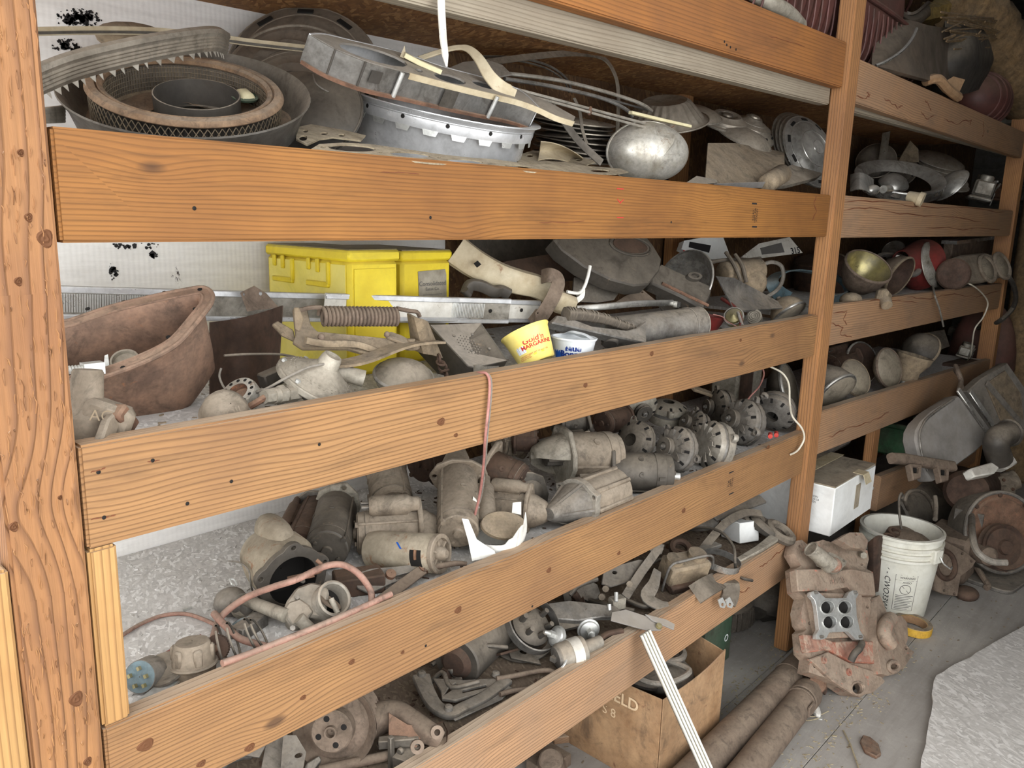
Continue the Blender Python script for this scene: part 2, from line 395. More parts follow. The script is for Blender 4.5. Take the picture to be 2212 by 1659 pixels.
surf('zinc', (226, 226, 222), (190, 190, 184), .34, .7, 22, .2, base_dust=.04, grime=.4)
surf('rust', (128, 88, 66), (86, 58, 44), .85, .1, 26, .45, dustc=(158, 132, 110), bump=.35, spot=.6, spotc=(150, 92, 58))
surf('rust_pan', (158, 122, 100), (116, 90, 76), .7, .15, 22, .4, dustc=(172, 146, 124), bump=.3, spot=.63, spotc=(150, 96, 62), base_dust=.18)
surf('rust_pipe', (132, 112, 96), (102, 85, 72), .82, .1, 22, .4, dustc=(146, 130, 112), bump=.25)
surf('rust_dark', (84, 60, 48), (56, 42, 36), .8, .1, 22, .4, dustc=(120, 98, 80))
surf('black_paint', (52, 50, 48), (34, 33, 32), .45, .1, 16, .55, base_dust=.12)
surf('black_worn', (66, 62, 56), (40, 38, 36), .5, .2, 14, .32, spot=.62, spotc=(120, 100, 78))
surf('black_rubber', (44, 42, 40), (30, 29, 28), .7, 0, 20, .5, base_dust=.1)
surf('rubber_tan', (96, 86, 74), (70, 62, 54), .8, 0, 20, .5)
surf('grey_paint', (158, 154, 150), (138, 134, 130), .6, .1, 10, .4, base_dust=.1, bump=.1, grime=.25)
surf('grey_panel', (146, 140, 132), (128, 122, 114), .6, .0, 8, .5, base_dust=.15, bump=.08)
surf('cream_paint', (202, 188, 158), (172, 154, 122), .5, .0, 16, .35, bump=.15, spot=.64, spotc=(132, 92, 60), grime=.25)
surf('white_paint', (232, 230, 222), (206, 202, 192), .5, 0, 16, .25, bump=.12, base_dust=.04, grime=.25)
surf('white_worn', (226, 222, 212), (196, 190, 178), .55, 0, 20, .4, bump=.15, spot=.6, spotc=(110, 92, 72), grime=.25)
surf('ivory', (226, 216, 176), (206, 194, 152), .5, 0, 16, .3, bump=.1, grime=.25)
surf('dust_tan', (160, 140, 112), (126, 108, 86), .9, 0, 24, .3, bump=.4)
surf('dirt_brown', (140, 108, 78), (106, 78, 54), .95, 0, 40, .3, bump=.6)
surf('gasket', (196, 180, 150), (160, 142, 114), .8, .1, 30, .3, bump=.3)
surf('mesh_wire', (134, 116, 92), (96, 82, 64), .7, .3, 30, .4)
surf('yellow_metal', (232, 208, 40), (214, 186, 30), .42, 0, 8, .25, dustc=(206, 190, 120), bump=.08, base_dust=.06, grime=.25)
surf('yellow_faded', (238, 222, 120), (226, 208, 70), .5, 0, 6, .2, dustc=(222, 208, 150), bump=.1, grime=.25)
surf('yellow_top', (150, 138, 96), (130, 116, 76), .8, 0, 10, .5, bump=.15)
surf('paper_old', (176, 168, 150), (148, 140, 122), .9, 0, 20, .2, bump=.1, grime=.25)
surf('tub_yellow', (244, 224, 130), (238, 214, 108), .4, 0, 10, .1, bump=.04, base_dust=.02, grime=.25)
surf('tub_white', (232, 236, 238), (214, 218, 220), .4, 0, 10, .15, bump=.04, base_dust=.02, grime=.25)
surf('box_white', (232, 232, 228), (214, 212, 206), .75, 0, 6, .0, bump=.06, base_dust=.03, grime=.25)
surf('box_top', (180, 166, 142), (158, 142, 118), .85, 0, 8, .5, bump=.1, spot=.66, spotc=(120, 100, 80))
surf('tape_tan', (206, 192, 160), (178, 160, 124), .45, 0, 10, .2, bump=.1)
surf('cardboard', (190, 150, 108), (168, 124, 82), .85, 0, 9, .2, bump=.12, spot=.62, spotc=(120, 78, 50))
surf('bucket_white', (228, 226, 214), (206, 202, 186), .45, 0, 8, .25, bump=.06, base_dust=.06, grime=.25)
surf('maroon_vinyl', (98, 48, 46), (70, 34, 34), .5, 0, 6, .45, dustc=(150, 124, 106), bump=.2)
surf('brown_vinyl', (92, 78, 66), (66, 56, 48), .42, 0, 8, .3, bump=.12)
surf('burlap', (150, 118, 76), (110, 86, 54), .95, 0, 30, .3, bump=.6)
surf('foam_yellow', (176, 146, 66), (150, 118, 50), .9, 0, 30, .2, bump=.5)
surf('hose_pink', (186, 136, 118), (158, 112, 96), .65, 0, 20, .4, bump=.12)
surf('wire_pink', (196, 130, 120), (170, 106, 98), .55, 0, 20, .2, bump=.05)
surf('wire_red', (170, 52, 56), (146, 40, 44), .5, 0, 20, .2, bump=.05)
surf('wire_white', (222, 214, 196), (200, 190, 168), .55, 0, 20, .2, bump=.05, grime=.25)
surf('wire_grey', (150, 144, 134), (124, 118, 108), .6, 0, 20, .3, bump=.05)
surf('red_paint', (150, 44, 42), (112, 36, 34), .45, 0, 10, .45, dustc=(130, 88, 76), bump=.1)
surf('orange_cast', (176, 152, 130), (156, 128, 108), .8, 0, 16, .4, bump=.3, spot=.6, spotc=(206, 104, 80))
surf('orange_paint', (190, 112, 88), (168, 96, 74), .7, 0, 14, .45, bump=.2, spot=.5, spotc=(176, 150, 128))
surf('green_plastic', (40, 120, 74), (30, 96, 58), .4, 0, 10, .4, bump=.05)
surf('green_box', (40, 84, 60), (32, 68, 48), .6, 0, 10, .2, bump=.05)
surf('teal_paint', (112, 146, 158), (86, 120, 134), .45, 0, 12, .35, bump=.1)
surf('light_glass', (172, 160, 138), (140, 128, 108), .3, .2, 14, .4, bump=.05, base_dust=.25)
surf('reflector_gold', (196, 182, 112), (150, 142, 116), .26, .75, 8, .4, bump=.04)
surf('lens_glass', (168, 158, 140), (140, 130, 112), .25, .1, 14, .35, bump=.1, base_dust=.3)
surf('tread_rubber', (86, 78, 70), (66, 60, 54), .85, 0, 20, .55, bump=.2)
surf('copper_wire', (150, 98, 60), (120, 76, 46), .5, .6, 20, .3)
surf('bark', (128, 90, 66), (92, 62, 46), .9, 0, 60, .2, bump=.7)
surf('straw', (196, 182, 148), (172, 154, 118), .8, 0, 40, .1)
surf('foam_white', (226, 222, 214), (196, 190, 180), .9, 0, 60, .1, bump=.6, grime=.25)
surf('roof_metal', (70, 70, 70), (50, 50, 50), .45, .5, 6, .2)
surf('tape_yellow', (226, 178, 40), (206, 156, 30), .5, 0, 14, .3, bump=.06, spot=.6, spotc=(70, 50, 30))
for n_, c_, r_ in (('ink_black', (34, 32, 32), .7), ('ink_grey', (96, 92, 88), .8), ('ink_red', (186, 54, 48), .7), ('ink_blue', (28, 86, 176), .5), ('ink_navy', (22, 50, 120), .5),
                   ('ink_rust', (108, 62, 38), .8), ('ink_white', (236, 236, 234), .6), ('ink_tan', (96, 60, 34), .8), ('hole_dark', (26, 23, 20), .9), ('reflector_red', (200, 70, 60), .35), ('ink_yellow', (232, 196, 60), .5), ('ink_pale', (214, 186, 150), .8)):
    plain(n_, c_, r_, 0)
# ------------------------------------------------------------------ the place
def wbox(name, mat, x0, x1, y0, y1, z0, z1, parent=None, kind=None, bevel=0.):
    m = MB(); m.box(((x0 + x1) / 2, (y0 + y1) / 2, (z0 + z1) / 2), (x1 - x0, y1 - y0, z1 - z0)); return m.build(name, mat, parent, bevel, kind=kind)
WY = .665
floor = wbox('floor', 'floor_dust', -3.2, 7.3, -3.4, .95, -.12, -.03, kind='structure')
me_pl = None
for k in range(13):
    y0 = -3.21 + .32 * k - .00
    if y0 > .75: break
    o = wbox('plank', 'floor_dust', -3.2, 7.25, y0 + .001, y0 + .319, -.03, 0, floor, bevel=.0012)
wbox('wall_back', 'white_wall', -3.2, 1.62, WY, WY + .05, -.1, 3.1, kind='structure')
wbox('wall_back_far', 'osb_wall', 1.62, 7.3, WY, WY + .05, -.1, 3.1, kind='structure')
wr = wbox('wall_right', 'roof_metal', 7.25, 7.3, -3.4, .72, 0, 3.1, kind='structure')
for k in range(36):                                   # the ribs of the metal end wall
    m = MB(); z = 1.2 + k * .052
    m.sweep([(7.235, -3.3, z), (7.235, .66, z)], [(-.012, -.012), (.012, -.018), (.012, .018), (-.012, .012)], up=(0, 0, 1)); m.build('rib', 'roof_metal', wr)
def blot(m, u, v, ru, rv, k):
    for i in range(k):
        a, q = random.uniform(0, 2 * PI), random.random() ** .6; c = py(u + ru * q * math.cos(a), v + rv * q * math.sin(a), WY - .0006); r = random.uniform(.002, .009) * (1.2 - q)
        m.prism([(r * random.uniform(.4, 1.3) * math.cos(2 * PI * j / 7), r * random.uniform(.4, 1.3) * math.sin(2 * PI * j / 7)) for j in range(7)], 0, .0008, axm(c, (0, -1, 0)))
wl = bpy.data.objects['wall_back']
for u, v, ru, rv, k in ((160, 38, 45, 20, 70), (190, 40, 30, 18, 40), (140, 98, 28, 16, 40), (165, 112, 14, 22, 30), (245, 585, 10, 22, 20), (290, 530, 60, 8, 24), (330, 550, 12, 6, 8)):
    part(wl, 'peeled_spot', 'ink_black', lambda m: blot(m, u, v, ru, rv, k), kind='stuff')
ce = wbox('ceiling', 'roof_metal', .5, 7.3, -2.6, .72, 3.1, 3.14, kind='structure')  # left edge cut back so more sky light reaches the rack
wbox('light_block_wall', 'grey_panel', 2.5, 7.3, -1.95, -1.9, 0, 3.1, kind='structure')  # added unseen wall, blocks front light so more comes from the left
# ------------------------------------------------------------------ the rack
rack = thing('storage_rack', 'long storage rack of orange lumber with five rows of rails', 'rack', (.36, .3, 0))
def plank(name, mat, a, b, h, y0, th, drop=True, label=None):     # a, b: top corners on the front face (x, z)
    o = thing if False else None
    L = math.hypot(b[0] - a[0], b[1] - a[1]); ang = math.atan2(b[1] - a[1], b[0] - a[0])
    m = MB(); m.box((L / 2, th / 2, -h / 2), (L, th, h))
    ob = m.build(name, mat, None, bevel=.0035, org=(0, 0, 0), seg=2)
    ob.parent = rack; ob.location = Vector((a[0], y0, a[1])) - ORG[rack]; ob.rotation_euler = (0, -ang, 0)
    INV[ob] = (T(a[0], y0, a[1]) @ Matrix.Rotation(-ang, 4, 'Y')).inverted()
    return ob
X0, X1, X2, X3 = .361, 2.778, 2.878, 5.51
rails = {}
for key, mat, a, b, h in (
        ('b1', 'wood_beam', (X0, 2.155), (X1, 2.199), .142), ('b2', 'wood_rail', (X0, 1.706), (X1, 1.712), .140), ('b3', 'wood_rail_pale', (X0, 1.302), (X1, 1.303), .146),
        ('b4', 'wood_rail_pale', (X0, .884), (X1, .880), .158), ('b5', 'wood_rail_far', (X0, .505), (X1, .490), .165),
        ('c1', 'wood_rail_far', (X2, 2.166), (X3, 2.161), .142), ('c2', 'wood_rail_far', (X2, 1.715), (X3, 1.7215), .146), ('c3', 'wood_rail_far', (X2, 1.331), (X3, 1.297), .150),
        ('c4', 'wood_rail_far', (X2, .936), (X3, .838), .168), ('c5', 'wood_rail_far', (3.7, .500), (X3, .345), .165)):
    rails[key] = plank('rail', mat, a, b, h, 0., .038)
plank('joist', 'wood_grey', (X0, 2.045), (X1, 2.096), .09, .0385, .038)
plank('joist', 'wood_grey', (X2, 2.09), (X3, 2.115), .085, .0385, .038)
# posts
def post(mat, x0, x1, y0, y1, z0, z1, name='post'):
    m = MB(); m.box(((x0 + x1) / 2, (y0 + y1) / 2, (z0 + z1) / 2), (x1 - x0, y1 - y0, z1 - z0))
    return m.build(name, mat, rack, bevel=.004, seg=2)
pL = post('wood_post', .268, .3575, -.001, .09, 0, 3.09)
# splintered grain standing off the big left post
m = MB()
for k in range(420):
    z = random.uniform(.72, 2.05); x = random.uniform(.272, .354); l = random.uniform(.006, .026); w_ = random.uniform(.0005, .0013)
    m.sweep([(x, -.0012, z), (x + random.uniform(-.002, .002), -.0012 - random.uniform(.0003, .0012), z + l * .6), (x + random.uniform(-.002, .002), -.0008, z + l)], [(-w_, -.0008), (w_, -.0008), (w_ * .6, .0008), (-w_ * .6, .0008)], up=(0, -1, 0), sc=lambda t: 1 - .9 * abs(t - .4))
m.build('splinters', 'wood_post', pL, kind='stuff')
post('wood_stud', .158, .2665, .002, .04, 0, 1.158, 'stud')
post('wood_stud', .3605, .3985, .0005, .09, .8845, 1.1545, 'stud')
pM = post('wood_post_mid', 2.786, 2.876, -.013, .042, .006, 3.09)
post('wood_post_mid', 5.52, 5.6, -.01, .08, 0, 2.6)
post('wood_post_mid', 3.69, 3.77, .05, .088, .006, .74, 'stud')
post('wood_post_mid', .29, .36, WY - .05, WY - .012, 0, 3.09)
post('wood_post_mid', 2.79, 2.88, WY - .05, WY - .012, 0, 3.09)
# decks
DZ = {1: 2.062, 2: 1.672, 3: 1.262, 4: .845, 5: .462}
for z, mat, dx in ((DZ[2], 'osb_dusty', 0), (DZ[3], 'osb_dusty', 0), (DZ[4], 'osb_dusty', 0), (DZ[5], 'osb_dirt', 0)):
    wbox('deck_panel', mat, .20, 2.88, .0385, WY - .002, z - .012, z, rack)
for z in (1.675, 1.285, .83):
    wbox('deck_panel', 'osb_dusty', 2.881, 5.52, .0385, WY - .002, z - .012, z, rack)
def tilt_deck(x0, x1, z0, z1):
    m = MB(); m.sheet(lambda u, v: (x0 + (x1 - x0) * u, .077 + (WY - .079) * v, z0 + (z1 - z0) * u), 2, 2, .012); m.build('deck_panel', 'osb_brown', rack)
tilt_deck(.2, 2.878, 2.036 + .012, 2.088 + .012); tilt_deck(2.879, 5.52, 2.10, 2.125)
# nail heads and dark knots driven into the rails
def nails(key, pts, r=.0035):
    for (u, v) in pts:
        p = py(u, v, -.0006); m = MB(); m.lathe([(.0004, .0012), (r * .6, .001), (r, 0)], 10, axm(p, (0, -1, 0))); m.build('nail_head', 'hole_dark', rails[key])
nails('b1', [(1565, 90), (1578, 102), (1590, 107), (1570, 97)])
nails('b2', [(420, 450), (930, 470), (1450, 480)], .003)
nails('b3', [(213, 1020), (330, 995), (225, 1118), (500, 1040), (690, 960), (405, 1088)], .003)
nails('b4', [(920, 1395), (1150, 1310)], .003)
def knot(key, u, v, r=.012):
    r *= .62
    p = py(u, v, -.0004); m = MB()
    m.lathe([(.0005, .0006), (r * .35, .0014), (r * .55, .0004), (r * .8, .0010), (r, -.001)], 18, axm(p, (0, -1, 0), (0, 0, 1)) @ Matrix.Diagonal((1, 1.35, 1, 1)), fn=lambda rr, h, a, j: (rr * (1 + .12 * math.sin(3 * a + j)), h))
    m.build('knot', 'ink_tan', rails[key])
for k, u, v, r in (('b4', 315, 1610, .016), ('b4', 435, 1650, .01), ('b4', 540, 1615, .012), ('b4', 655, 1507, .008), ('b4', 760, 1430, .009), ('b4', 990, 1318, .013), ('b4', 870, 1409, .006), ('b4', 1186, 1232, .011), ('b4', 1337, 1195, .009), ('b4', 1477, 1103, .013), ('b4', 1660, 966, .012),
                   ('b3', 953, 911, .013), ('b3', 1265, 832, .01), ('b3', 1408, 764, .011), ('b3', 1600, 735, .008), ('b3', 985, 940, .007)): knot(k, u, v, r)
def pknot(u, v, r):
    p = py(u, v, -.0012); m = MB(); m.lathe([(.0005, .0006), (r * .3, .0016), (r * .5, .0002), (r * .72, .0014), (r, -.001)], 22, axm(p, (0, -1, 0), (0, 0, 1)) @ Matrix.Diagonal((1.25, 1, 1, 1)), fn=lambda rr, h, a, j: (rr * (1 + .14 * math.sin(3 * a + j)), h)); m.build('knot', 'ink_tan', pL)
for u, v, r in ((165, 1510, .010), (98, 515, .010), (45, 330, .004), (40, 608, .005), (30, 1138, .006), (130, 1075, .003), (190, 1645, .006), (62, 470, .005)): pknot(u, v, r)
# stamps and pencil marks on the rails
fy = frm((0, 0, 0), (1, 0, 0))
def face(u, v, ang=0., y=-.0005): return T(*py(u, v, y)) @ RX(90) @ RZ(ang)
for v in (408, 470): part(rails['b2'], 'red_mark', 'ink_red', lambda m: m.box((0, 0, 0), (.026, .0025, .0004), face(1340, v)))
part(rails['b2'], 'red_mark', 'ink_red', lambda m: (m.box((.006, .0, 0), (.016, .0022, .0004), face(1340, 438) @ RZ(32)), m.box((.006, .0, 0), (.016, .0022, .0004), face(1340, 438) @ RZ(148))))
for v in (440, 490): part(rails['b2'], 'stamp_bar', 'ink_black', lambda m: m.box((0, 0, 0), (.03, .0045, .0004), face(1630, v)))
text(rails['b2'], 'S-DRY\nHEM-FIR\nSTAND', 'ink_black', face(1631, 465, 90), .0115)
for v in (1020, 1066): part(rails['b4'], 'stamp_bar', 'ink_black', lambda m: m.box((0, 0, 0), (.03, .004, .0004), face(1580, v)))
text(rails['b4'], 'PLIB\nHEM\nSTUD', 'ink_black', face(1578, 1043, 90), .012)
# water marks and splits on the boards
def mark(key, pts, mat='ink_rust', r=.0012, jit=3., sub=5, y=-.0005):
    random.seed(len(pts) * 7 + int(pts[0][0])); q = []
    for i in range(len(pts) - 1):
        for k in range(sub): f = k / sub; q.append(py(pts[i][0] + (pts[i + 1][0] - pts[i][0]) * f, pts[i][1] + (pts[i + 1][1] - pts[i][1]) * f + random.uniform(-jit, jit), y))
    q.append(py(*pts[-1], y)); m = MB(); m.sweep(q, [(-.0004, -r), (.0004, -r), (.0004, r), (-.0004, r)], up=(0, 0, 1), sc=lambda s: .4 + 1.2 * abs(math.sin(9 * s))); m.build('water_mark', mat, rails[key])
for k, p in (('c2', [(1822, 434), (1900, 436), (1990, 446), (2080, 450), (2170, 458)]), ('c2', [(1822, 452), (1880, 450), (1960, 462), (2050, 470), (2120, 478)]), ('c2', [(2000, 490), (2080, 494), (2160, 496)]), ('c1', [(1850, 208), (1866, 214), (1880, 205), (1872, 200)]), ('c1', [(1910, 212), (1925, 222), (1940, 232), (1950, 228)]), ('c1', [(1990, 240), (2002, 260), (2018, 250)]), ('c1', [(2040, 255), (2065, 268), (2100, 258), (2095, 270)]), ('c1', [(2124, 262), (2126, 285), (2122, 296)]), ('c1', [(1998, 215), (2006, 225), (2012, 238)]), ('c3', [(1800, 676), (1830, 672), (1822, 690), (1830, 700)]), ('c3', [(1795, 700), (1822, 706), (1815, 722), (1840, 728)]), ('c3', [(1960, 640), (2010, 646), (2050, 634), (2110, 640), (2160, 628)]), ('c3', [(1880, 650), (1930, 648), (1980, 654)]), ('b5', [(1640, 1225), (1660, 1212), (1690, 1186), (1706, 1176)]), ('b5', [(1590, 1262), (1600, 1280), (1620, 1270)]), ('b2', [(1764, 422), (1758, 440), (1764, 455), (1755, 475)]), ('c4', [(1790, 945), (1830, 925), (1880, 910), (1920, 890)])): mark(k, p)
for k, p in (('b2', [(822, 371), (860, 372), (905, 376)]), ('b2', [(1165, 481), (1210, 480), (1262, 477)]), ('b1', [(1660, 78), (1700, 88), (1738, 101)]), ('b3', [(196, 1020), (212, 1017), (228, 1010)]), ('b3', [(196, 1122), (230, 1118), (250, 1112)]), ('b3', [(318, 998), (345, 994)])): mark(k, p, 'ink_rust', .0005, 1.5)
# ------------------------------------------------------------------ shape kit
W = py
def rpx(r, p): return r * mpp(p)
def proj(p):
    d = p - CAM; z = d.dot(_f); return (CXP + FPX * d.dot(_r) / z, CYP + FPX * d.dot(_d) / z)
def ell(u, v, y, a, ratio, ang):
    """a round thing seen as an ellipse: centre, radius and the way its face points"""
    u0, v0, a0, b0 = u, v, a, a * ratio; ca, sa = math.cos(math.radians(ang)), -math.sin(math.radians(ang))
    for it in range(5):
        c = py(u, v, y); d = (c - CAM).normalized()
        r = (_r - d * _r.dot(d)).normalized(); upv = r.cross(d)
        if upv.dot(_d) > 0: upv = -upv
        e = r * math.cos(math.radians(ang)) + upv * math.sin(math.radians(ang))
        n = (-d * ratio + e * math.sqrt(max(0, 1 - ratio * ratio))).normalized(); R = a * mpp(c)
        if it == 4: break
        M = axm(c, n); q = [proj(M @ Vector((R * math.cos(k * PI / 18), R * math.sin(k * PI / 18), 0))) for k in range(36)]
        mi = [x * ca + y_ * sa for x, y_ in q]; ma = [-x * sa + y_ * ca for x, y_ in q]
        cm, cM = (min(mi) + max(mi)) / 2, (min(ma) + max(ma)) / 2; hb, ha = (max(mi) - min(mi)) / 2, (max(ma) - min(ma)) / 2
        pu, pv = cm * ca - cM * sa, cm * sa + cM * ca
        u += u0 - pu; v += v0 - pv; a *= a0 / ha; ratio = min(.999, max(.01, ratio * b0 / max(hb, 1e-6)))
    return c, R, n
def disc_m(u, v, y, a, ratio, ang):
    c, R, n = ell(u, v, y, a, ratio, ang); return axm(c, n), R, c, n
def onpl(u, v, p0, n):
    r = ray(u, v); n = Vector(n); return CAM + r * ((Vector(p0) - CAM).dot(n) / r.dot(n))
def nrm(x, y, z): return Vector((x, y, z)).normalized()
def plpath(pts, p0, n): return [onpl(u, v, p0, n) for u, v in pts]
def plate(m, pts, p0, n, th, holes=(), fn=None):
    """a plate of real thickness lying in a plane of the scene; th goes back from the face"""
    n = Vector(n).normalized(); M = axm(p0, n); Mi = M.inverted()
    lo = [(Mi @ onpl(u, v, p0, n)).to_2d() for u, v in pts]
    hs = [[(Mi @ onpl(u, v, p0, n)).to_2d() for u, v in h] for h in holes]
    m.prism(lo, -th, 0, M, hs, fn); return m
def ov(u, v, a, b=None, ang=0., n=14):          # oval outline in the frame
    b = a if b is None else b; c, s = math.cos(math.radians(ang)), math.sin(math.radians(ang))
    return [(u + a * math.cos(t) * c + b * math.sin(t) * s, v - (a * math.cos(t) * s) + b * math.sin(t) * c) for t in (2 * PI * k / n for k in range(n))]
def W3(pts): return [py(*p) for p in pts]
def wire(name, label, mat, pts, r, cat='wire', n=8, sm=5, group=None, parent=None):
    m = MB(); m.tube(bez(W3(pts), sm), r, n); return m.build(name, mat, parent, label=label, cat=cat, group=group) if parent is None else m.build(name, mat, parent)
def one(name, label, cat, mat, fn, bevel=0., group=None, ang=38):
    m = MB(); fn(m); return m.build(name, mat, None, bevel, ang, label=label, cat=cat, group=group)
def bolt(m, p, d, r=.006, h=.005): m.lathe([(r, 0), (r, h), (r * .3, h * 1.2), (.0002, h * 1.2)], 6, axm(p, d))
def base_of(c, r): return (c.x, c.y, c.z - r)
# hub caps -------------------------------------------------------------
def hubcap(label, u, v, y, a, ratio, ang, mat='hub_dusty', style=0, group=None, depth=.16, name='hubcap'):
    M, R, c, n = disc_m(u, v, y, a, ratio, ang); d = R * depth * 2.2
    t = thing(name, label, 'hubcap', (c.x, c.y, c.z - R * .9), group)
    if style == 0: prof = [(.0005, d), (R * .28, d * .98), (R * .34, d * .84), (R * .55, d * .72), (R * .72, d * .62), (R * .78, d * .42), (R * .93, d * .3), (R, d * .1), (R * .99, 0), (R * .95, .002), (R * .9, d * .2), (R * .75, d * .3), (R * .3, d * .7), (.0005, d * .85)]
    elif style == 1: prof = [(.0005, d), (R * .2, d * .97), (R * .5, d * .86), (R * .75, d * .62), (R * .9, d * .34), (R, 0), (R * .97, 0), (R * .88, d * .25), (R * .7, d * .52), (R * .3, d * .8), (.0005, d * .88)]
    elif style == 2: prof = [(.0005, d * .55), (R * .3, d * .55), (R * .36, d * .95), (R * .5, d), (R * .6, d * .7), (R * .76, d * .62), (R * .82, d * .25), (R, d * .12), (R, 0), (R * .95, 0), (R * .8, d * .1), (R * .5, d * .6), (.0005, d * .4)]
    else: prof = [(.0005, -d * .7), (R * .5, -d * .66), (R * .74, -d * .5), (R * .84, -d * .1), (R * .9, 0), (R, d * .08), (R * 1.0, d * .02), (R * .9, -d * .06), (R * .8, -d * .3), (R * .7, -d * .62), (.0005, -d * .78)]
    di = part(t, 'dish', mat, lambda m: m.lathe(prof, 40, M))
    rm = {'hub_dark': 'hub_dusty', 'hub_dusty': 'alum_dusty'}.get(mat, mat)  # lighter rim material puts the bright rim highlights into the colour
    part(t, 'rim', rm, lambda m: (m.torus(M @ T(0, 0, d * .1), R * .965, R * .034, 44, 8), m.torus(M @ T(0, 0, d * .36), R * .80, R * .02, 40, 6), m.torus(M @ T(0, 0, d * .74), R * .5, R * .016, 32, 6)) if style in (0, 2) else m.torus(M @ T(0, 0, d * .08), R * .97, R * .03, 44, 8))
    if style == 0:
        for k in range(10):
            an = 2 * PI * k / 10
            part(di, 'slot', 'hole_dark', lambda m: m.box((0, 0, 0), (R * .075, R * .2, .003), M @ Matrix.Rotation(an, 4, 'Z') @ T(R * .86, 0, d * .37) @ RY(28)))
    if style in (0, 2): part(t, 'emblem', mat, lambda m: m.lathe([(R * .2, d * .9), (R * .18, d * 1.06), (.0005, d * 1.1)], 24, M))
    return t
# lamps ----------------------------------------------------------------
def lamp(label, u, v, y, a, ratio, ang, body='steel_dark', lens='lens_glass', rim='chrome_dusty', depth=1.0, cat='headlight', name='headlight', bowl=False, group=None, dome=.14, rimw=.06):
    M, R, c, n = disc_m(u, v, y, a, ratio, ang); D = R * depth
    t = thing(name, label, cat, (c.x, c.y, c.z - R), group)
    sh = part(t, 'shell', body, lambda m: m.lathe([(R * .97, 0), (R * .98, -D * .15), (R * .88, -D * .45), (R * .6, -D * .8), (R * .28, -D * .97), (.0005, -D)], 36, M))
    part(t, 'rim', rim, lambda m: m.lathe([(R * (1 - rimw), R * .03), (R * (1 - rimw * .5), R * .07), (R * 1.0, R * .05), (R * 1.03, 0), (R * 1.02, -R * .07), (R * .97, -R * .08)], 40, M))
    if bowl: part(t, 'reflector', lens, lambda m: m.lathe([(R * .95, R * .01), (R * .8, -D * .3), (R * .5, -D * .6), (R * .15, -D * .74), (.0005, -D * .75)], 36, M))
    else: part(t, 'lens', lens, lambda m: m.lathe([(R * .95, R * .03), (R * .8, R * (.03 + dome * .45)), (R * .5, R * (.03 + dome * .8)), (.0005, R * (.03 + dome))], 36, M))
    part(sh, 'socket', 'steel_dark', lambda m: m.cyl(M @ Vector((0, 0, -D * .95)), M @ Vector((0, 0, -D * 1.12)), R * .16))
    return t, M, R
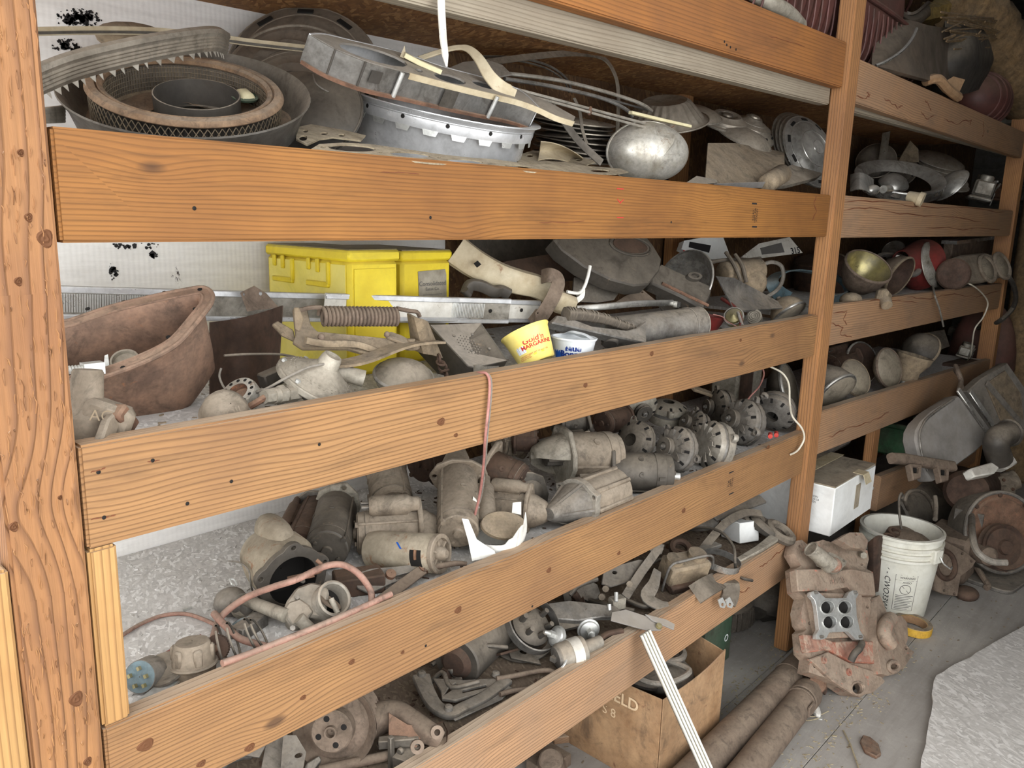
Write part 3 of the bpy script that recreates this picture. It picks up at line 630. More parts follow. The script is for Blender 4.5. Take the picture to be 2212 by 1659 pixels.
# starters, generators, alternators ------------------------------------
def starter(label, a, b, r, mat='cast_tan', nose=.38, sol=1., roll=0., nosemat=None, cat='starter motor', group=None, mouth=True, band=True, fl=1.25):
    """a: rear end, b: drive end, r: radius of the body"""
    a, b = Vector(a), Vector(b); F = frm(a, b) @ Matrix.Rotation(math.radians(roll), 4, 'X'); L = (b - a).length
    AX = F @ Matrix.Rotation(PI / 2, 4, 'Y'); nosemat = nosemat or mat; Lb = L * (1 - nose)
    t = thing('starter_motor', label, cat, (min(a.x, b.x) / 2 + max(a.x, b.x) / 2, (a.y + b.y) / 2, min(a.z, b.z) - r), group)
    bo = part(t, 'body', mat, lambda m: m.lathe([(.001, 0), (r * .8, 0), (r * .94, Lb * .02), (r * .97, Lb * .12), (r * .975, Lb * .125), (r, Lb * .14), (r, Lb * .97), (r * .96, Lb), (.001, Lb)], 32, AX))
    part(t, 'end_cap', mat, lambda m: (m.lathe([(.001, -r * .16), (r * .22, -r * .16), (r * .25, -r * .02), (r * .86, 0), (r * .9, Lb * .05)], 28, AX), bolt(m, F @ Vector((-.001, r * .6, r * .2)), F.to_3x3() @ Vector((-1, 0, 0)), r * .1, r * .08), bolt(m, F @ Vector((-.001, -r * .6, -r * .2)), F.to_3x3() @ Vector((-1, 0, 0)), r * .1, r * .08)))
    for q in (35, 215): part(bo, 'through_bolt', mat, lambda m: (m.cyl(F @ RX(q) @ Vector((Lb * .02, 0, r * .99)), F @ RX(q) @ Vector((Lb * 1.0, 0, r * .99)), r * .07, n=8), m.cyl(F @ RX(q) @ Vector((-r * .08, 0, r * .9)), F @ RX(q) @ Vector((Lb * .03, 0, r * .9)), r * .13, n=6)))
    for q in (100, 160, 280, 330): part(bo, 'pole_screw', mat, lambda m: m.lathe([(r * .15, 0), (r * .14, r * .05), (r * .05, r * .05), (.0003, r * .02)], 12, F @ RX(q) @ T(Lb * .55, 0, r * .985)))
    part(bo, 'seam', 'steel_dark', lambda m: m.torus(AX @ T(0, 0, Lb * .13), r * .985, r * .018, 32, 5))
    if band: part(t, 'band', mat, lambda m: (m.ring(AX @ T(0, 0, Lb * .14), r * 1.03, r * .97, Lb * .16, 32), m.box((Lb * .22, r * 1.05, 0), (Lb * .1, r * .12, r * .18), F)))
    part(t, 'flange', nosemat, lambda m: m.prism([(x * r, y_ * r) for x, y_ in ((-1.05, -.8), (-.5, -1.1), (.6, -1.1), (1.1, -.6), (1.45, 0), (1.1, .7), (.4, 1.1), (-.6, 1.1), (-1.3, .75), (-1.5, .3))], Lb - r * .02, Lb + r * .2, AX, [circ(r * .13, 8, r * 1.15, 0), circ(r * .13, 8, -r * 1.22, r * .35)]), bevel=r * .05)
    if nose > .05: part(t, 'nose', nosemat, lambda m: (m.lathe([(r * .96, Lb + r * .1), (r * .88, Lb + (L - Lb) * .35), (r * .62, Lb + (L - Lb) * .75), (r * .42, L - r * .06), (r * .34, L), (r * .16, L), (r * .15, L - r * .3)], 24, AX, a0=-2.2 if mouth else 0, a1=2.2 if mouth else 2 * PI)))
    if mouth and nose > .05: part(t, 'pinion', 'steel_dark', lambda m: m.lathe([(r * .4, Lb + r * .2), (r * .4, Lb + (L - Lb) * .6)], 22, AX, cap0=True, cap1=True, fn=lambda rr, h, an, j: (rr * (1.12 if int(an / (2 * PI) * 22 + .5) % 2 else .9), h)))
    if sol:
        rs = r * .52 * sol; zc = r + rs * .82
        so = part(t, 'solenoid', mat, lambda m: (m.lathe([(.001, Lb * .2), (rs * .8, Lb * .2), (rs, Lb * .26), (rs, Lb * .82), (rs * .72, Lb * .9), (rs * .7, Lb * 1.02), (.001, Lb * 1.04)], 22, F @ T(0, 0, zc) @ Matrix.Rotation(PI / 2, 4, 'Y')), m.box((Lb * .6, 0, r * 1.0), (Lb * .5, r * .5, r * .3), F)), bevel=.0)
        part(so, 'terminal', 'steel_grey', lambda m: [m.cyl(F @ Vector((Lb * .2, sy, zc + rs * .1)), F @ Vector((Lb * .08, sy, zc + rs * .1)), rs * .17, n=8) for sy in (-rs * .4, rs * .4)])
    return t
def alternator(label, u, v, y, a, ratio, ang, mat='cast_grey', depth=1.05, fan=True, group=None, teeth=12, spin=0., pulley=True, back=False):
    M, R, c, n = disc_m(u, v, y, a, ratio, ang); M = M @ Matrix.Rotation(spin, 4, 'Z'); D = R * depth
    t = thing('alternator', label, 'alternator', (c.x, c.y, c.z - R), group)
    fn = lambda rr, h, an, j: (rr * (1 + (.018 if int(an * 48 / (2 * PI)) % 2 else -.012)), h)
    fh = part(t, 'front_housing', mat, lambda m: m.lathe([(R * .3, .0), (R * .62, -R * .03), (R * .8, -R * .12), (R * .97, -R * .22), (R, -R * .3), (R, -D * .42), (R * .93, -D * .43)], 48, M, fn=fn))
    part(t, 'stator', 'steel_grey', lambda m: m.ring(M @ T(0, 0, -D * .58), R * .95, R * .7, D * .16, 40))
    rh = part(t, 'rear_housing', mat, lambda m: m.lathe([(R * .93, -D * .57), (R, -D * .575), (R * .99, -D * .8), (R * .9, -D * .94), (R * .62, -D), (R * .3, -D * 1.02), (.0005, -D * 1.02)], 48, M, fn=fn))
    for k in range(10):
        an = 2 * PI * k / 10
        part(fh, 'vent', 'hole_dark', lambda m: m.box((0, 0, 0), (R * .22, R * .12, .003), M @ Matrix.Rotation(an, 4, 'Z') @ T(R * .87, 0, -R * .165) @ RY(30)))
        if back: part(rh, 'vent', 'hole_dark', lambda m: m.box((0, 0, 0), (R * .26, R * .1, .003), M @ Matrix.Rotation(an + .3, 4, 'Z') @ T(R * .77, 0, -D * .975) @ RY(-12)))
    for k, an in enumerate((.4, 2.5, 4.2)):
        part(t, 'lug', mat, lambda m: m.prism([(R * .85, -R * .22), (R * 1.2, -R * .14), (R * 1.27, 0), (R * 1.2, R * .14), (R * .85, R * .22)], -D * (.42 if k < 2 else .85), -R * .2 if k < 2 else -D * .62, M @ Matrix.Rotation(an, 4, 'Z'), [circ(R * .08, 8, R * 1.13, 0)]), bevel=R * .03)
    if fan:
        out = []
        for k in range(teeth):
            a0 = 2 * PI * k / teeth
            out += [(R * .52 * math.cos(a0), R * .52 * math.sin(a0)), (R * .84 * math.cos(a0 + .09), R * .84 * math.sin(a0 + .09)), (R * .8 * math.cos(a0 + .3 * 12 / teeth), R * .8 * math.sin(a0 + .3 * 12 / teeth))]
        fa = part(t, 'fan', mat, lambda m: m.prism(out, R * .07, R * .1, M))
        for k in range(teeth):
            a0 = 2 * PI * k / teeth + .1
            part(fa, 'fan_blade', mat, lambda m: m.box((0, 0, 0), (R * .26, R * .02, R * .13), M @ Matrix.Rotation(a0, 4, 'Z') @ T(R * .7, 0, R * .01)))
    if pulley:
        pu = part(t, 'pulley', 'steel_dark', lambda m: m.lathe([(R * .3, R * .1), (R * .42, R * .12), (R * .44, R * .16), (R * .3, R * .26), (R * .3, R * .28), (R * .44, R * .38), (R * .42, R * .42), (R * .2, R * .42), (R * .18, R * .36), (.0005, R * .36)], 32, M))
        part(pu, 'shaft_nut', 'steel_grey', lambda m: m.lathe([(R * .13, R * .34), (R * .13, R * .48), (R * .06, R * .5), (R * .06, R * .58), (.0005, R * .58)], 6, M))
    return t
# ================================================================== TOP SHELF, near bay
# --- open air-cleaner housing with its filter ring
M, R, c, n = disc_m(393, 200, .27, 277, .345, 88)
t = thing('air_cleaner_housing', 'round grey air cleaner housing, open top, tilted beside the left post', 'air cleaner', (c.x, c.y, c.z - .1))
pn = part(t, 'pan', 'steel_dark', lambda m: m.lathe([(R * .36, -.058), (R * .8, -.062), (R * .88, -.05), (R * .93, -.02), (R * .985, -.004), (R, 0), (R * 1.005, -.003), (R * .98, -.01), (R * .94, -.026), (R * .89, -.06), (R * .82, -.072), (R * .36, -.066)], 64, M))
part(t, 'neck', 'black_paint', lambda m: m.ring(M @ T(.01, -.012, -.062), R * .356, R * .345, .05, 44, .0006))
part(pn, 'dirt', 'dirt_brown', lambda m: m.lathe([(R * .37, -.0575), (R * .6, -.055), (R * .87, -.057)], 60, M, fn=lambda rr, h, a, j: (rr, h + .003 * math.sin(7 * a + j * 2) + .003 * math.sin(3.1 * a))))
Mf, Rf, cf, nf = disc_m(396, 193, .27, 218, .335, 86)
t = thing('air_filter', 'dusty round air filter ring with diamond wire mesh lying in the open housing', 'air filter', (cf.x, cf.y, cf.z - .08))
part(t, 'top_seal', 'dirt_brown', lambda m: m.lathe([(Rf * .82, -.006), (Rf * .825, .0), (Rf * .87, .003), (Rf * .885, -.001), (Rf * .9, .003), (Rf * .97, .002), (Rf * .995, -.003), (Rf, -.006), (Rf * .99, -.008), (Rf * .82, -.008)], 64, Mf))
part(t, 'bottom_seal', 'dust_tan', lambda m: m.ring(Mf @ T(0, 0, -.058), Rf * .98, Rf * .83, .006, 60))
part(t, 'pleats', 'black_rubber', lambda m: m.lathe([(Rf * .945, -.055), (Rf * .945, -.01)], 180, Mf, fn=lambda rr, h, a, j: (rr * (1 if int(a / (2 * PI) * 180 + .5) % 2 else .95), h)))
part(t, 'inner_wall', 'rubber_tan', lambda m: m.lathe([(Rf * .845, -.055), (Rf * .845, -.01)], 60, Mf))
def lattice(m):
    N = 84
    for s in (-1, 1):
        for k in range(N):
            pts = []
            for q in range(5):
                a = 2 * PI * (k + s * q * .62) / N; pts.append(Mf @ Vector((Rf * .972 * math.cos(a), Rf * .972 * math.sin(a), -.0545 + .0115 * q * .95)))
            m.tube(pts, .0009, 4)
part(t, 'wire_mesh', 'mesh_wire', lattice)
def screen(m):
    for k in range(150):
        a = 2 * PI * k / 150; m.tube([Mf @ Vector((Rf * .838 * math.cos(a), Rf * .838 * math.sin(a), h)) for h in (-.054, -.011)], .0007, 4)
    for h in (-.046, -.038, -.03, -.022, -.014): m.torus(Mf @ T(0, 0, h), Rf * .836, .0006, 60, 4)
part(t, 'inner_screen', 'mesh_wire', screen)
t = thing('plastic_clip', 'small pale green plastic clip lying inside the filter ring', 'clip', W(531, 215, .27))
F = axm(W(529, 208, .28), nf) @ RZ(20)
part(t, 'shell', 'ivory', lambda m: m.box((0, 0, .004), (.042, .03, .012), F, .35, .35), bevel=.003)
part(t, 'base', 'green_box', lambda m: m.lathe([(.001, -.004), (.022, -.004), (.024, 0), (.02, .003)], 20, F))
# --- ribbed trim with a saw-tooth edge
pts = bez(W3([(80, 178, .20), (150, 150, .215), (230, 128, .235), (330, 106, .262), (420, 91, .30), (465, 88, .33), (486, 97, .36)]), 6)
t = thing('ribbed_trim', 'curved ribbed aluminium trim with a saw-tooth lower edge above the filter', 'trim', pts[12])
prof = [(.0, .024), (-.007, .021), (-.009, .014), (-.006, .009)] + [(-.006 - (.0022 if k % 2 else 0), .008 - .0026 * k) for k in range(9)] + [(-.003, -.0175), (-.001, -.0175), (-.002, .008), (-.002, .019)]
part(t, 'band', 'hub_dusty', lambda m: m.sweep(pts, prof, up=(0, -.25, 1)))
def teeth(m):
    for k in range(22):
        i = 1 + k * (len(pts) - 3) / 22; a = pts[int(i)].lerp(pts[int(i) + 1], i - int(i)); i2 = i + 1.5; b = pts[min(int(i2), len(pts) - 1)]
        d = (b - a).normalized(); F = frm(a, a + d, (0, -.25, 1)); w_ = (b - a).length * .82
        m.prism([(0, 0), (w_, 0), (w_ * .55, -.010)], -.0009, 0, F @ T(0, -.003, -.0165) @ RX(68))
part(t, 'teeth', 'alum_dusty', teeth)
t = thing('trim_strip', 'long pale grooved trim strip along the white wall', 'trim', W(300, 68, .5))
pts2 = bez(W3([(70, 68, .48), (200, 66, .5), (330, 68, .5), (440, 78, .48), (540, 92, .46), (668, 106, .42)]), 5)
part(t, 'strip', 'cream_paint', lambda m: m.sweep(pts2, [(-.003, -.007), (.003, -.007), (.003, .007), (-.003, .007)], up=(0, 0, 1)))
part(t, 'groove', 'steel_dark', lambda m: m.sweep([p + Vector((0, -.0045, -.003)) for p in pts2], [(-.002, -.0022), (.002, -.0022), (.002, .0022), (-.002, .0022)], up=(0, 0, 1)))
one('trim_strip', 'short ribbed trim end beside the left post under the tilted housing', 'trim', 'alum_dusty', lambda m: [m.sweep(W3([(90, 238 + k * 6, .3), (138, 232 + k * 7, .34)]), rrect(.006, .0075, .002, 2)) for k in range(5)])
t = thing('dusty_pad', 'dust covered tan pad with a blue patch against the white wall', 'pad', W(310, 115, .52))
part(t, 'pad', 'dust_tan', lambda m: m.ball((0, 0, 0), (.085, .04, .032), 20, 10, frm(W(305, 90, .55), W(380, 105, .55))), ang=80)
part(t, 'cloth', 'teal_paint', lambda m: m.ball((0, 0, 0), (.035, .03, .015), 14, 8, T(*W(352, 95, .515))), ang=80)
# --- wheel covers standing behind
G6 = 'wheel covers stacked behind the filter'
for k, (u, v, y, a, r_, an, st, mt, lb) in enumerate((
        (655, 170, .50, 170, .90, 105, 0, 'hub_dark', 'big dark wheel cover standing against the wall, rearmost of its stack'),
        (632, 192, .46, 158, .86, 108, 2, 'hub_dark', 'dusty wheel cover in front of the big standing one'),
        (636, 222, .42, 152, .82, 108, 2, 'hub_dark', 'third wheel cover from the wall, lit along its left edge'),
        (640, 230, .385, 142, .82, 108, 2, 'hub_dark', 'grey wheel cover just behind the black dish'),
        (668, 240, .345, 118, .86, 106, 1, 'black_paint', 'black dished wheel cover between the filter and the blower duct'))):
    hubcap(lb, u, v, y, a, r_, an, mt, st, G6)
wire('bent_wire', 'thin bent grey wire hooked below the blower duct', 'wire_grey', [(676, 160, .33), (684, 182, .31), (715, 200, .3), (760, 204, .3)], .0016)
# --- blower duct
p0 = W(880, 152, .13); nb = nrm(.05, -.52, .85)
front = [(669, 73), (724, 105), (800, 135), (884, 157), (960, 177), (1040, 197), (1115, 215), (1160, 231), (1201, 250), (1239, 262)]
back = [(1243, 252), (1191, 223), (1117, 191), (1043, 166), (954, 142), (867, 112), (760, 86), (680, 69)]
t = thing('blower_duct', 'long grey moulded duct with oval openings, tilted across the aluminium pan', 'duct', W(900, 230, .2))
part(t, 'top_plate', 'grey_panel', lambda m: plate(m, front + back, p0, nb, .004, [ov(806, 118, 78, 13, -17), ov(972, 170, 36, 8, -16), ov(1046, 183, 28, 6, -17), ov(905, 152, 9, 3, -17)]))
fp = plpath(front[:8], p0, nb); fb = plpath([(668, 72), (700, 72), (760, 86), (867, 112), (954, 142), (1043, 166), (1117, 191), (1160, 229)], p0, nb)
def wall(m, pts, h, th, off=0.):
    pts = bez(pts, 4); N = len(pts) - 1
    m.sheet(lambda u, v: pts[round(u * N)] - nb * (h * v + off), N, 3, th)
part(t, 'front_wall', 'steel_grey', lambda m: wall(m, fp, .05, .003, .001))
part(t, 'rear_wall', 'alum', lambda m: wall(m, [p + Vector((0, -.006, 0)) for p in fb[::-1]], .05, .003, .002))
part(t, 'lip', 'cream_paint', lambda m: wall(m, plpath(front[3:], p0, nb), .012, .004, -.001))
part(t, 'base_strip', 'rust', lambda m: m.sweep([p - nb * .052 + Vector((0, -.006, 0)) for p in bez(fp, 4)], [(-.006, -.003), (.006, -.003), (.006, .003), (-.006, .003)], up=nb))
for u, v in ((867, 155), (1072, 207)):
    q = onpl(u, v, p0, nb); part(t, 'rib', 'zinc', lambda m: m.cyl(q + Vector((0, -.004, -.002)), q - nb * .05 + Vector((0, -.004, 0)), .0045, n=10))
for u0, v0 in ((724, 106), (790, 133)):
    q = onpl(u0, v0, p0, nb); part(t, 'seam', 'black_paint', lambda m: m.cyl(q + Vector((0, -.001, 0)), q - nb * .05 + Vector((0, -.001, 0)), .002, n=6))
q0, q1 = onpl(965, 180, p0, nb), onpl(994, 187, p0, nb)
part(t, 'date_panel', 'steel_dark', lambda m: m.sheet(lambda u, v: q0.lerp(q1, u) - nb * (.012 + .04 * v) + Vector((0, -.0045, 0)), 1, 1, .001))
part(t, 'black_patch', 'black_rubber', lambda m: m.sheet(lambda u, v: onpl(806, 138, p0, nb).lerp(onpl(830, 144, p0, nb), u) - nb * (.012 + .022 * v) + Vector((0, -.0042, 0)), 1, 1, .0006))
# --- notched aluminium pan
M, R, c, n = disc_m(955, 231, .29, 217, .09, 78.5)
t = thing('aluminium_pan', 'round shiny aluminium pan with a notched band under the blower duct', 'pan', (c.x, c.y, c.z - .1))
part(t, 'wall', 'alum', lambda m: m.lathe([(R * .95, -.012), (R * .885, -.03), (R * .86, -.09), (R * .84, -.104), (R * .5, -.108), (.001, -.108), (.001, -.104), (R * .5, -.104), (R * .83, -.1), (R * .87, -.03), (R * .93, -.01)], 64, M))
part(t, 'rim', 'alum', lambda m: m.lathe([(R * .9, .0), (R, .002), (R * 1.002, .0), (R * .96, -.005), (R * .94, -.011), (R * .945, -.02), (R * .93, -.034), (R * .925, -.034), (R * .93, -.012), (R * .9, -.003)], 64, M))
for k in range(22):
    a = 2 * PI * k / 22 + .1
    part(t, 'tab', 'zinc', lambda m: m.sheet(lambda u, v: M @ Vector((R * .93 * math.cos(a + (u - .5) * (.16 - .04 * v)), R * .93 * math.sin(a + (u - .5) * (.16 - .04 * v)), -.033 - .011 * v)), 3, 1, .001))
for k in range(14):
    a = 2 * PI * k / 14 + .3
    part(t, 'rivet_hole', 'hole_dark', lambda m: m.lathe([(.0045, 0), (.0001, .0003)], 10, M @ Matrix.Rotation(a, 4, 'Z') @ T(R * .9455, 0, -.018) @ RY(90)))
# --- gaskets
def gasket(label, pts, holes, p0, n_, th=.0025, mat='gasket', lift=lambda x: 0):
    o = one('head_gasket', label, 'gasket', mat, lambda m: plate(m, pts, p0, n_, th, holes)); return o
p0 = W(1000, 345, .05); ng = nrm(.0, -.28, .96)
gasket('long pale head gasket with four bore holes lying along the top rail', [(670, 323), (690, 311), (740, 308), (800, 311), (870, 321), (950, 333), (1020, 341), (1060, 343), (1150, 355), (1225, 355), (1290, 360), (1340, 364), (1358, 371), (1330, 376), (1240, 375), (1150, 371), (1040, 359), (930, 352), (820, 340), (720, 330)],
       [ov(760, 320, 52, 7, -3, 18), ov(885, 334, 44, 5.5, -5, 18), ov(1004, 348, 40, 4.5, -5, 16), ov(1296, 369, 22, 3.2, -3), ov(698, 318, 6, 2.2), ov(822, 329, 4, 1.6), ov(948, 340, 4, 1.6), ov(1330, 370, 4, 1.4), ov(1120, 360, 30, 3, -4)], p0, ng)
gasket('small holed gasket half hidden between the filter housing and the aluminium pan', [(640, 275), (672, 268), (740, 280), (790, 292), (780, 303), (720, 296), (690, 300), (664, 312), (640, 300)], [ov(700, 288, 9, 3), ov(738, 292, 8, 3), ov(660, 283, 6, 3), ov(655, 298, 9, 6)], W(700, 290, .2), nrm(0, -.3, .95), .003)
gasket('dusty gasket plate under the perforated strap beside the pan', [(1110, 338), (1150, 325), (1220, 330), (1290, 348), (1262, 358), (1180, 356), (1120, 350)], [ov(1200, 343, 34, 6, -4), ov(1145, 336, 8, 3), ov(1250, 346, 7, 2.4)], W(1200, 345, .2), nrm(0, -.3, .95), .003)
one('bent_flap', 'olive curved metal flap standing beside the aluminium pan', 'metal sheet', 'cream_paint', lambda m: m.sheet(lambda u, v: py(1168 + 92 * u - 6 * v, 305 + 36 * u * u + 42 * v * (1 - .5 * u), .16 + .05 * u + .05 * math.sin(PI * v)), 10, 6, .002))
# --- painted brackets and handles
t = thing('door_handle_arm', 'cream painted curved arm flaring into a flat paddle on the duct', 'handle', W(1060, 200, .2))
arm = bez(W3([(905, 127, .25), (950, 112, .24), (985, 103, .22), (1012, 106, .2), (1035, 128, .18), (1058, 165, .16), (1085, 192, .15), (1112, 206, .15)]), 5)
part(t, 'arm', 'cream_paint', lambda m: m.strip(arm, .024, .006, up=(.25, -.75, .55), sc=lambda s: (.45 + 1.5 * max(0, s - .35) ** .8 if s < .93 else 1.1, 1)), bevel=.0015)
t = thing('paint_clip', 'cream L shaped clip with a raised tab lying on the duct', 'bracket', W(910, 150, .2))
part(t, 'bar', 'ivory', lambda m: m.strip(W3([(873, 118, .18), (905, 135, .17), (952, 155, .16)]), .012, .010, up=(0, -.4, .9)), bevel=.001)
part(t, 'tab', 'cream_paint', lambda m: plate(m, [(864, 122), (874, 98), (877, 118), (872, 126)], W(870, 112, .185), nrm(-.6, -.7, .2), .002))
one('grey_paddle', 'flat grey paddle plate behind the cream curved arm', 'plate', 'grey_panel', lambda m: plate(m, [(962, 150), (1000, 134), (1050, 128), (1085, 140), (1105, 160), (1060, 168), (1010, 165)], W(1040, 150, .28), nrm(-.2, -.6, .75), .004))
one('hanging_rod', 'worn white painted bar hanging down in front of the grey joist', 'rod', 'white_worn', lambda m: m.sweep(W3([(952, -30, .02), (954, 30, .02), (957, 80, .025), (962, 120, .03), (965, 144, .03)]), rrect(.015, .006, .002, 2), up=(0, -1, 0), sc=lambda s: 1.0 if s < .7 else 1 - 1.0 * (s - .7) / .3 * .75))
# --- rods and straps
G7 = 'trim rods lying across the top shelf'
def rod(label, pts, r, mat='cream_paint', sec=None, group=G7):
    return one('trim_rod', label, 'trim', mat, lambda m: m.sweep(bez(W3(pts), 5), sec or circ(r, 8)), group=group)
rod('upper grooved trim rod running from the duct to the cone hubcap', [(1088, 158, .3), (1200, 172, .28), (1300, 196, .26), (1380, 222, .24), (1408, 240, .24)], .005, 'alum_dusty')
rod('dark lined trim rod just under the upper grooved one', [(1090, 170, .27), (1200, 188, .26), (1300, 212, .24), (1352, 236, .23), (1366, 252, .23)], .005, 'steel_grey')
rod('thin pale trim rod with a rusty bolt halfway', [(1105, 190, .22), (1200, 215, .2), (1300, 242, .19), (1436, 278, .18)], .0038, 'alum_dusty')
rod('second thin trim rod below the bolted one', [(1108, 200, .21), (1200, 222, .19), (1300, 250, .18), (1415, 281, .17)], .0034, 'alum_dusty')
rod('short ivory bar resting on top of the chrome bowl', [(1362, 243, .19), (1420, 257, .18), (1490, 273, .17)], .004, 'ivory', rrect(.013, .008, .001, 1))
rod('thin grey trim rod between the grooved ones', [(1150, 178, .3), (1280, 205, .28), (1400, 238, .26)], .003, 'steel_grey')
one('rusty_bolt', 'rusty bolt head on the thin pale trim rod', 'bolt', 'rust', lambda m: (m.ball(W(1273, 243, .185), .007, 10, 6), m.cyl(W(1273, 243, .185), W(1276, 232, .19), .004, n=8)))
one('wire_clip', 'bent rusty wire clip at the end of the trim rods', 'clip', 'rust', lambda m: m.tube(bez(W3([(1432, 276, .18), (1424, 284, .17), (1430, 289, .17), (1440, 282, .17), (1456, 272, .18)]), 4), .0018, 6))
one('perforated_strap', 'dark perforated metal strap leaning beside the rods', 'strap', 'steel_dark', lambda m: m.strip(bez(W3([(1194, 232, .17), (1215, 258, .165), (1250, 305, .15), (1300, 352, .12)]), 4), .02, .003, up=(-.5, -.8, .3)), bevel=.0006)
one('hoop_strap', 'tall dusty metal hoop strap arching up to the shelf underside', 'strap', 'hub_dusty', lambda m: m.strip(bez(W3([(1050, 135, .42), (1150, 122, .42), (1240, 115, .4), (1300, 124, .38), (1328, 160, .36), (1336, 210, .35), (1333, 300, .34)]), 6), .02, .0025, up=(.1, -.75, .65)))
one('hoop_strap', 'thin dark double hoop bending down behind the trim rods', 'strap', 'steel_dark', lambda m: (m.tube(bez(W3([(1030, 122, .46), (1110, 124, .44), (1180, 140, .42), (1222, 168, .4), (1236, 200, .4)]), 5), .0035, 6), m.tube(bez(W3([(1030, 128, .46), (1110, 130, .44), (1178, 147, .42), (1216, 172, .4), (1230, 200, .4)]), 5), .0025, 6)))
one('thin_band', 'thin black band dropping below the bolted rod', 'strap', 'black_paint', lambda m: m.strip(bez(W3([(1240, 212, .26), (1252, 240, .24), (1258, 280, .22), (1268, 312, .2)]), 4), .009, .002, up=(-.3, -.9, .1)))
# --- stack of flat plates
for k in range(9):
    u0, v0 = 1150 + random.uniform(-8, 8), 252 + k * 10.5; w_ = 186 + random.uniform(-18, 10)
    M, R, c, n = disc_m(u0 + w_ / 2, v0 + w_ * .045, .40, w_ / 2, .07, 84 + random.uniform(-3, 3))
    one('brake_plate', 'dusty thin disc in the stack beyond the duct, number %s from the top' % ('one two three four five six seven eight nine'.split()[k]), 'disc', 'hub_dark' if k % 2 else 'hub_dusty', lambda m: m.lathe([(.001, .004), (R * .6, .004), (R * .7, -.002), (R * .94, -.001), (R, .002), (R, -.001), (R * .94, -.0035), (R * .7, -.005), (R * .6, .001), (.001, .001)], 40, M), group='stack of flat dusty discs')
# --- caps and covers to the right
M, R, c, n = disc_m(1436, 262, .40, 84, .28, 92)
t = thing('cone_hubcap', 'tan cone shaped hubcap with fluted sides and flat top', 'hubcap', (c.x, c.y, c.z - .03))
part(t, 'cone', 'hub_dusty', lambda m: m.lathe([(R * 1.15, -.0), (R * 1.02, .004), (R * .92, .012), (R * .62, .06), (R * .56, .066), (R * .5, .064), (.001, .06)], 96, M, fn=lambda rr, h, a, j: (rr * (1 + (.075 if j in (2, 3) and int(a / (2 * PI) * 96 + .5) % 4 < 2 else 0)), h)))
part(t, 'brim', 'hub_dusty', lambda m: m.torus(M, R * 1.15, .003, 48, 6))
hubcap('shallow dusty hubcap under the fluted cone', 1500, 252, .44, 62, .24, 80, 'hub_dusty', 1)
M, R, c, n = disc_m(1432, 330, .15, 100, .62, 95)
t = thing('chrome_bowl', 'dented round chrome bowl with rust specks on the top rail', 'hubcap', (c.x, c.y, c.z - R * .6))
part(t, 'bowl', 'chrome_worn', lambda m: m.lathe([(R, -R * .05), (R * .985, R * .12), (R * .9, R * .32), (R * .72, R * .5), (R * .45, R * .63), (.001, R * .68)], 48, axm(c + Vector((0, .05, 0)), (-.32, -.75, -.12), (0, 0, 1)) @ Matrix.Diagonal((.66, 1.0, 1, 1)), fn=lambda rr, h, a, j: (rr, h - (.006 if abs(a - 5.3) < .35 and j in (3, 4) else 0))))
part(t, 'rolled_edge', 'chrome_worn', lambda m: m.torus(axm(c + Vector((0, .05, 0)), (-.32, -.75, -.12), (0, 0, 1)) @ Matrix.Diagonal((.66, 1.0, 1, 1)) @ T(0, 0, -R * .05), R, .004, 48, 6))
for k, (u, v, y, a, r_, an) in enumerate(((1612, 292, .38, 62, .25, 68), (1606, 300, .35, 66, .22, 66), (1566, 268, .42, 60, .3, 75))):
    hubcap(('upper dusty hat shaped wheel cover left of the cap stack', 'lower wheel cover with torn edge under the hat shaped one', 'wheel cover behind the hat shaped ones')[k], u, v, y, a, r_, an, 'hub_dusty', (0, 1, 2)[k], depth=.3 if k == 0 else .16)
one('fender_scrap', 'tan curved fender scrap with a bent lower lip beside the chrome bowl', 'metal sheet', 'dust_tan', lambda m: m.sheet(lambda u, v: py(1522 + 172 * u + 6 * (1 - v) * (1 - u), 300 + 30 * u + (96 - 36 * max(0, u - .25)) * v - 30 * (1 - v) * max(0, .35 - u) * -1 - 16 * math.sin(PI * v) * u, .26 - .17 * v + .03 * math.sin(PI * u)), 14, 10, .003))
part(bpy.data.objects['fender_scrap'], 'lip', 'grey_paint', lambda m: m.sheet(lambda u, v: py(1540 + 125 * u, 396 - 4 * u + 12 * v, .085 + .01 * v), 8, 2, .003))
one('rounded_block', 'pale rounded block end sticking out under the fender scrap', 'block', 'dust_tan', lambda m: m.cyl(W(1690, 375, .12), W(1655, 398, .08), .032, .03, 20, e=.008), ang=60)
one('wedge_panel', 'flat tan wedge shaped panel in front of the hubcap stack', 'panel', 'hub_dusty', lambda m: plate(m, [(1662, 404), (1690, 362), (1712, 356), (1776, 374), (1764, 384), (1700, 400)], W(1710, 380, .12), nrm(-.1, -.5, .85), .012))
one('flat_scrap', 'thin pale metal offcut lying below the chrome bowl', 'metal sheet', 'alum_dusty', lambda m: plate(m, [(1480, 396), (1505, 380), (1548, 388), (1550, 394), (1500, 400)], W(1510, 390, .07), nrm(0, -.5, .86), .003))
GH = 'stack of hubcaps leaning on the middle post'
for k in range(4):
    hubcap('chrome centred hubcap, %s of the stack leaning on the middle post' % ('rearmost', 'second', 'third', 'front')[k], 1723 + 8 * k, 322 + 2.5 * k, .30 - .03 * k, 84, .58, 32, 'chrome_dusty' if k == 3 else 'hub_dusty', 0, GH, depth=.13)
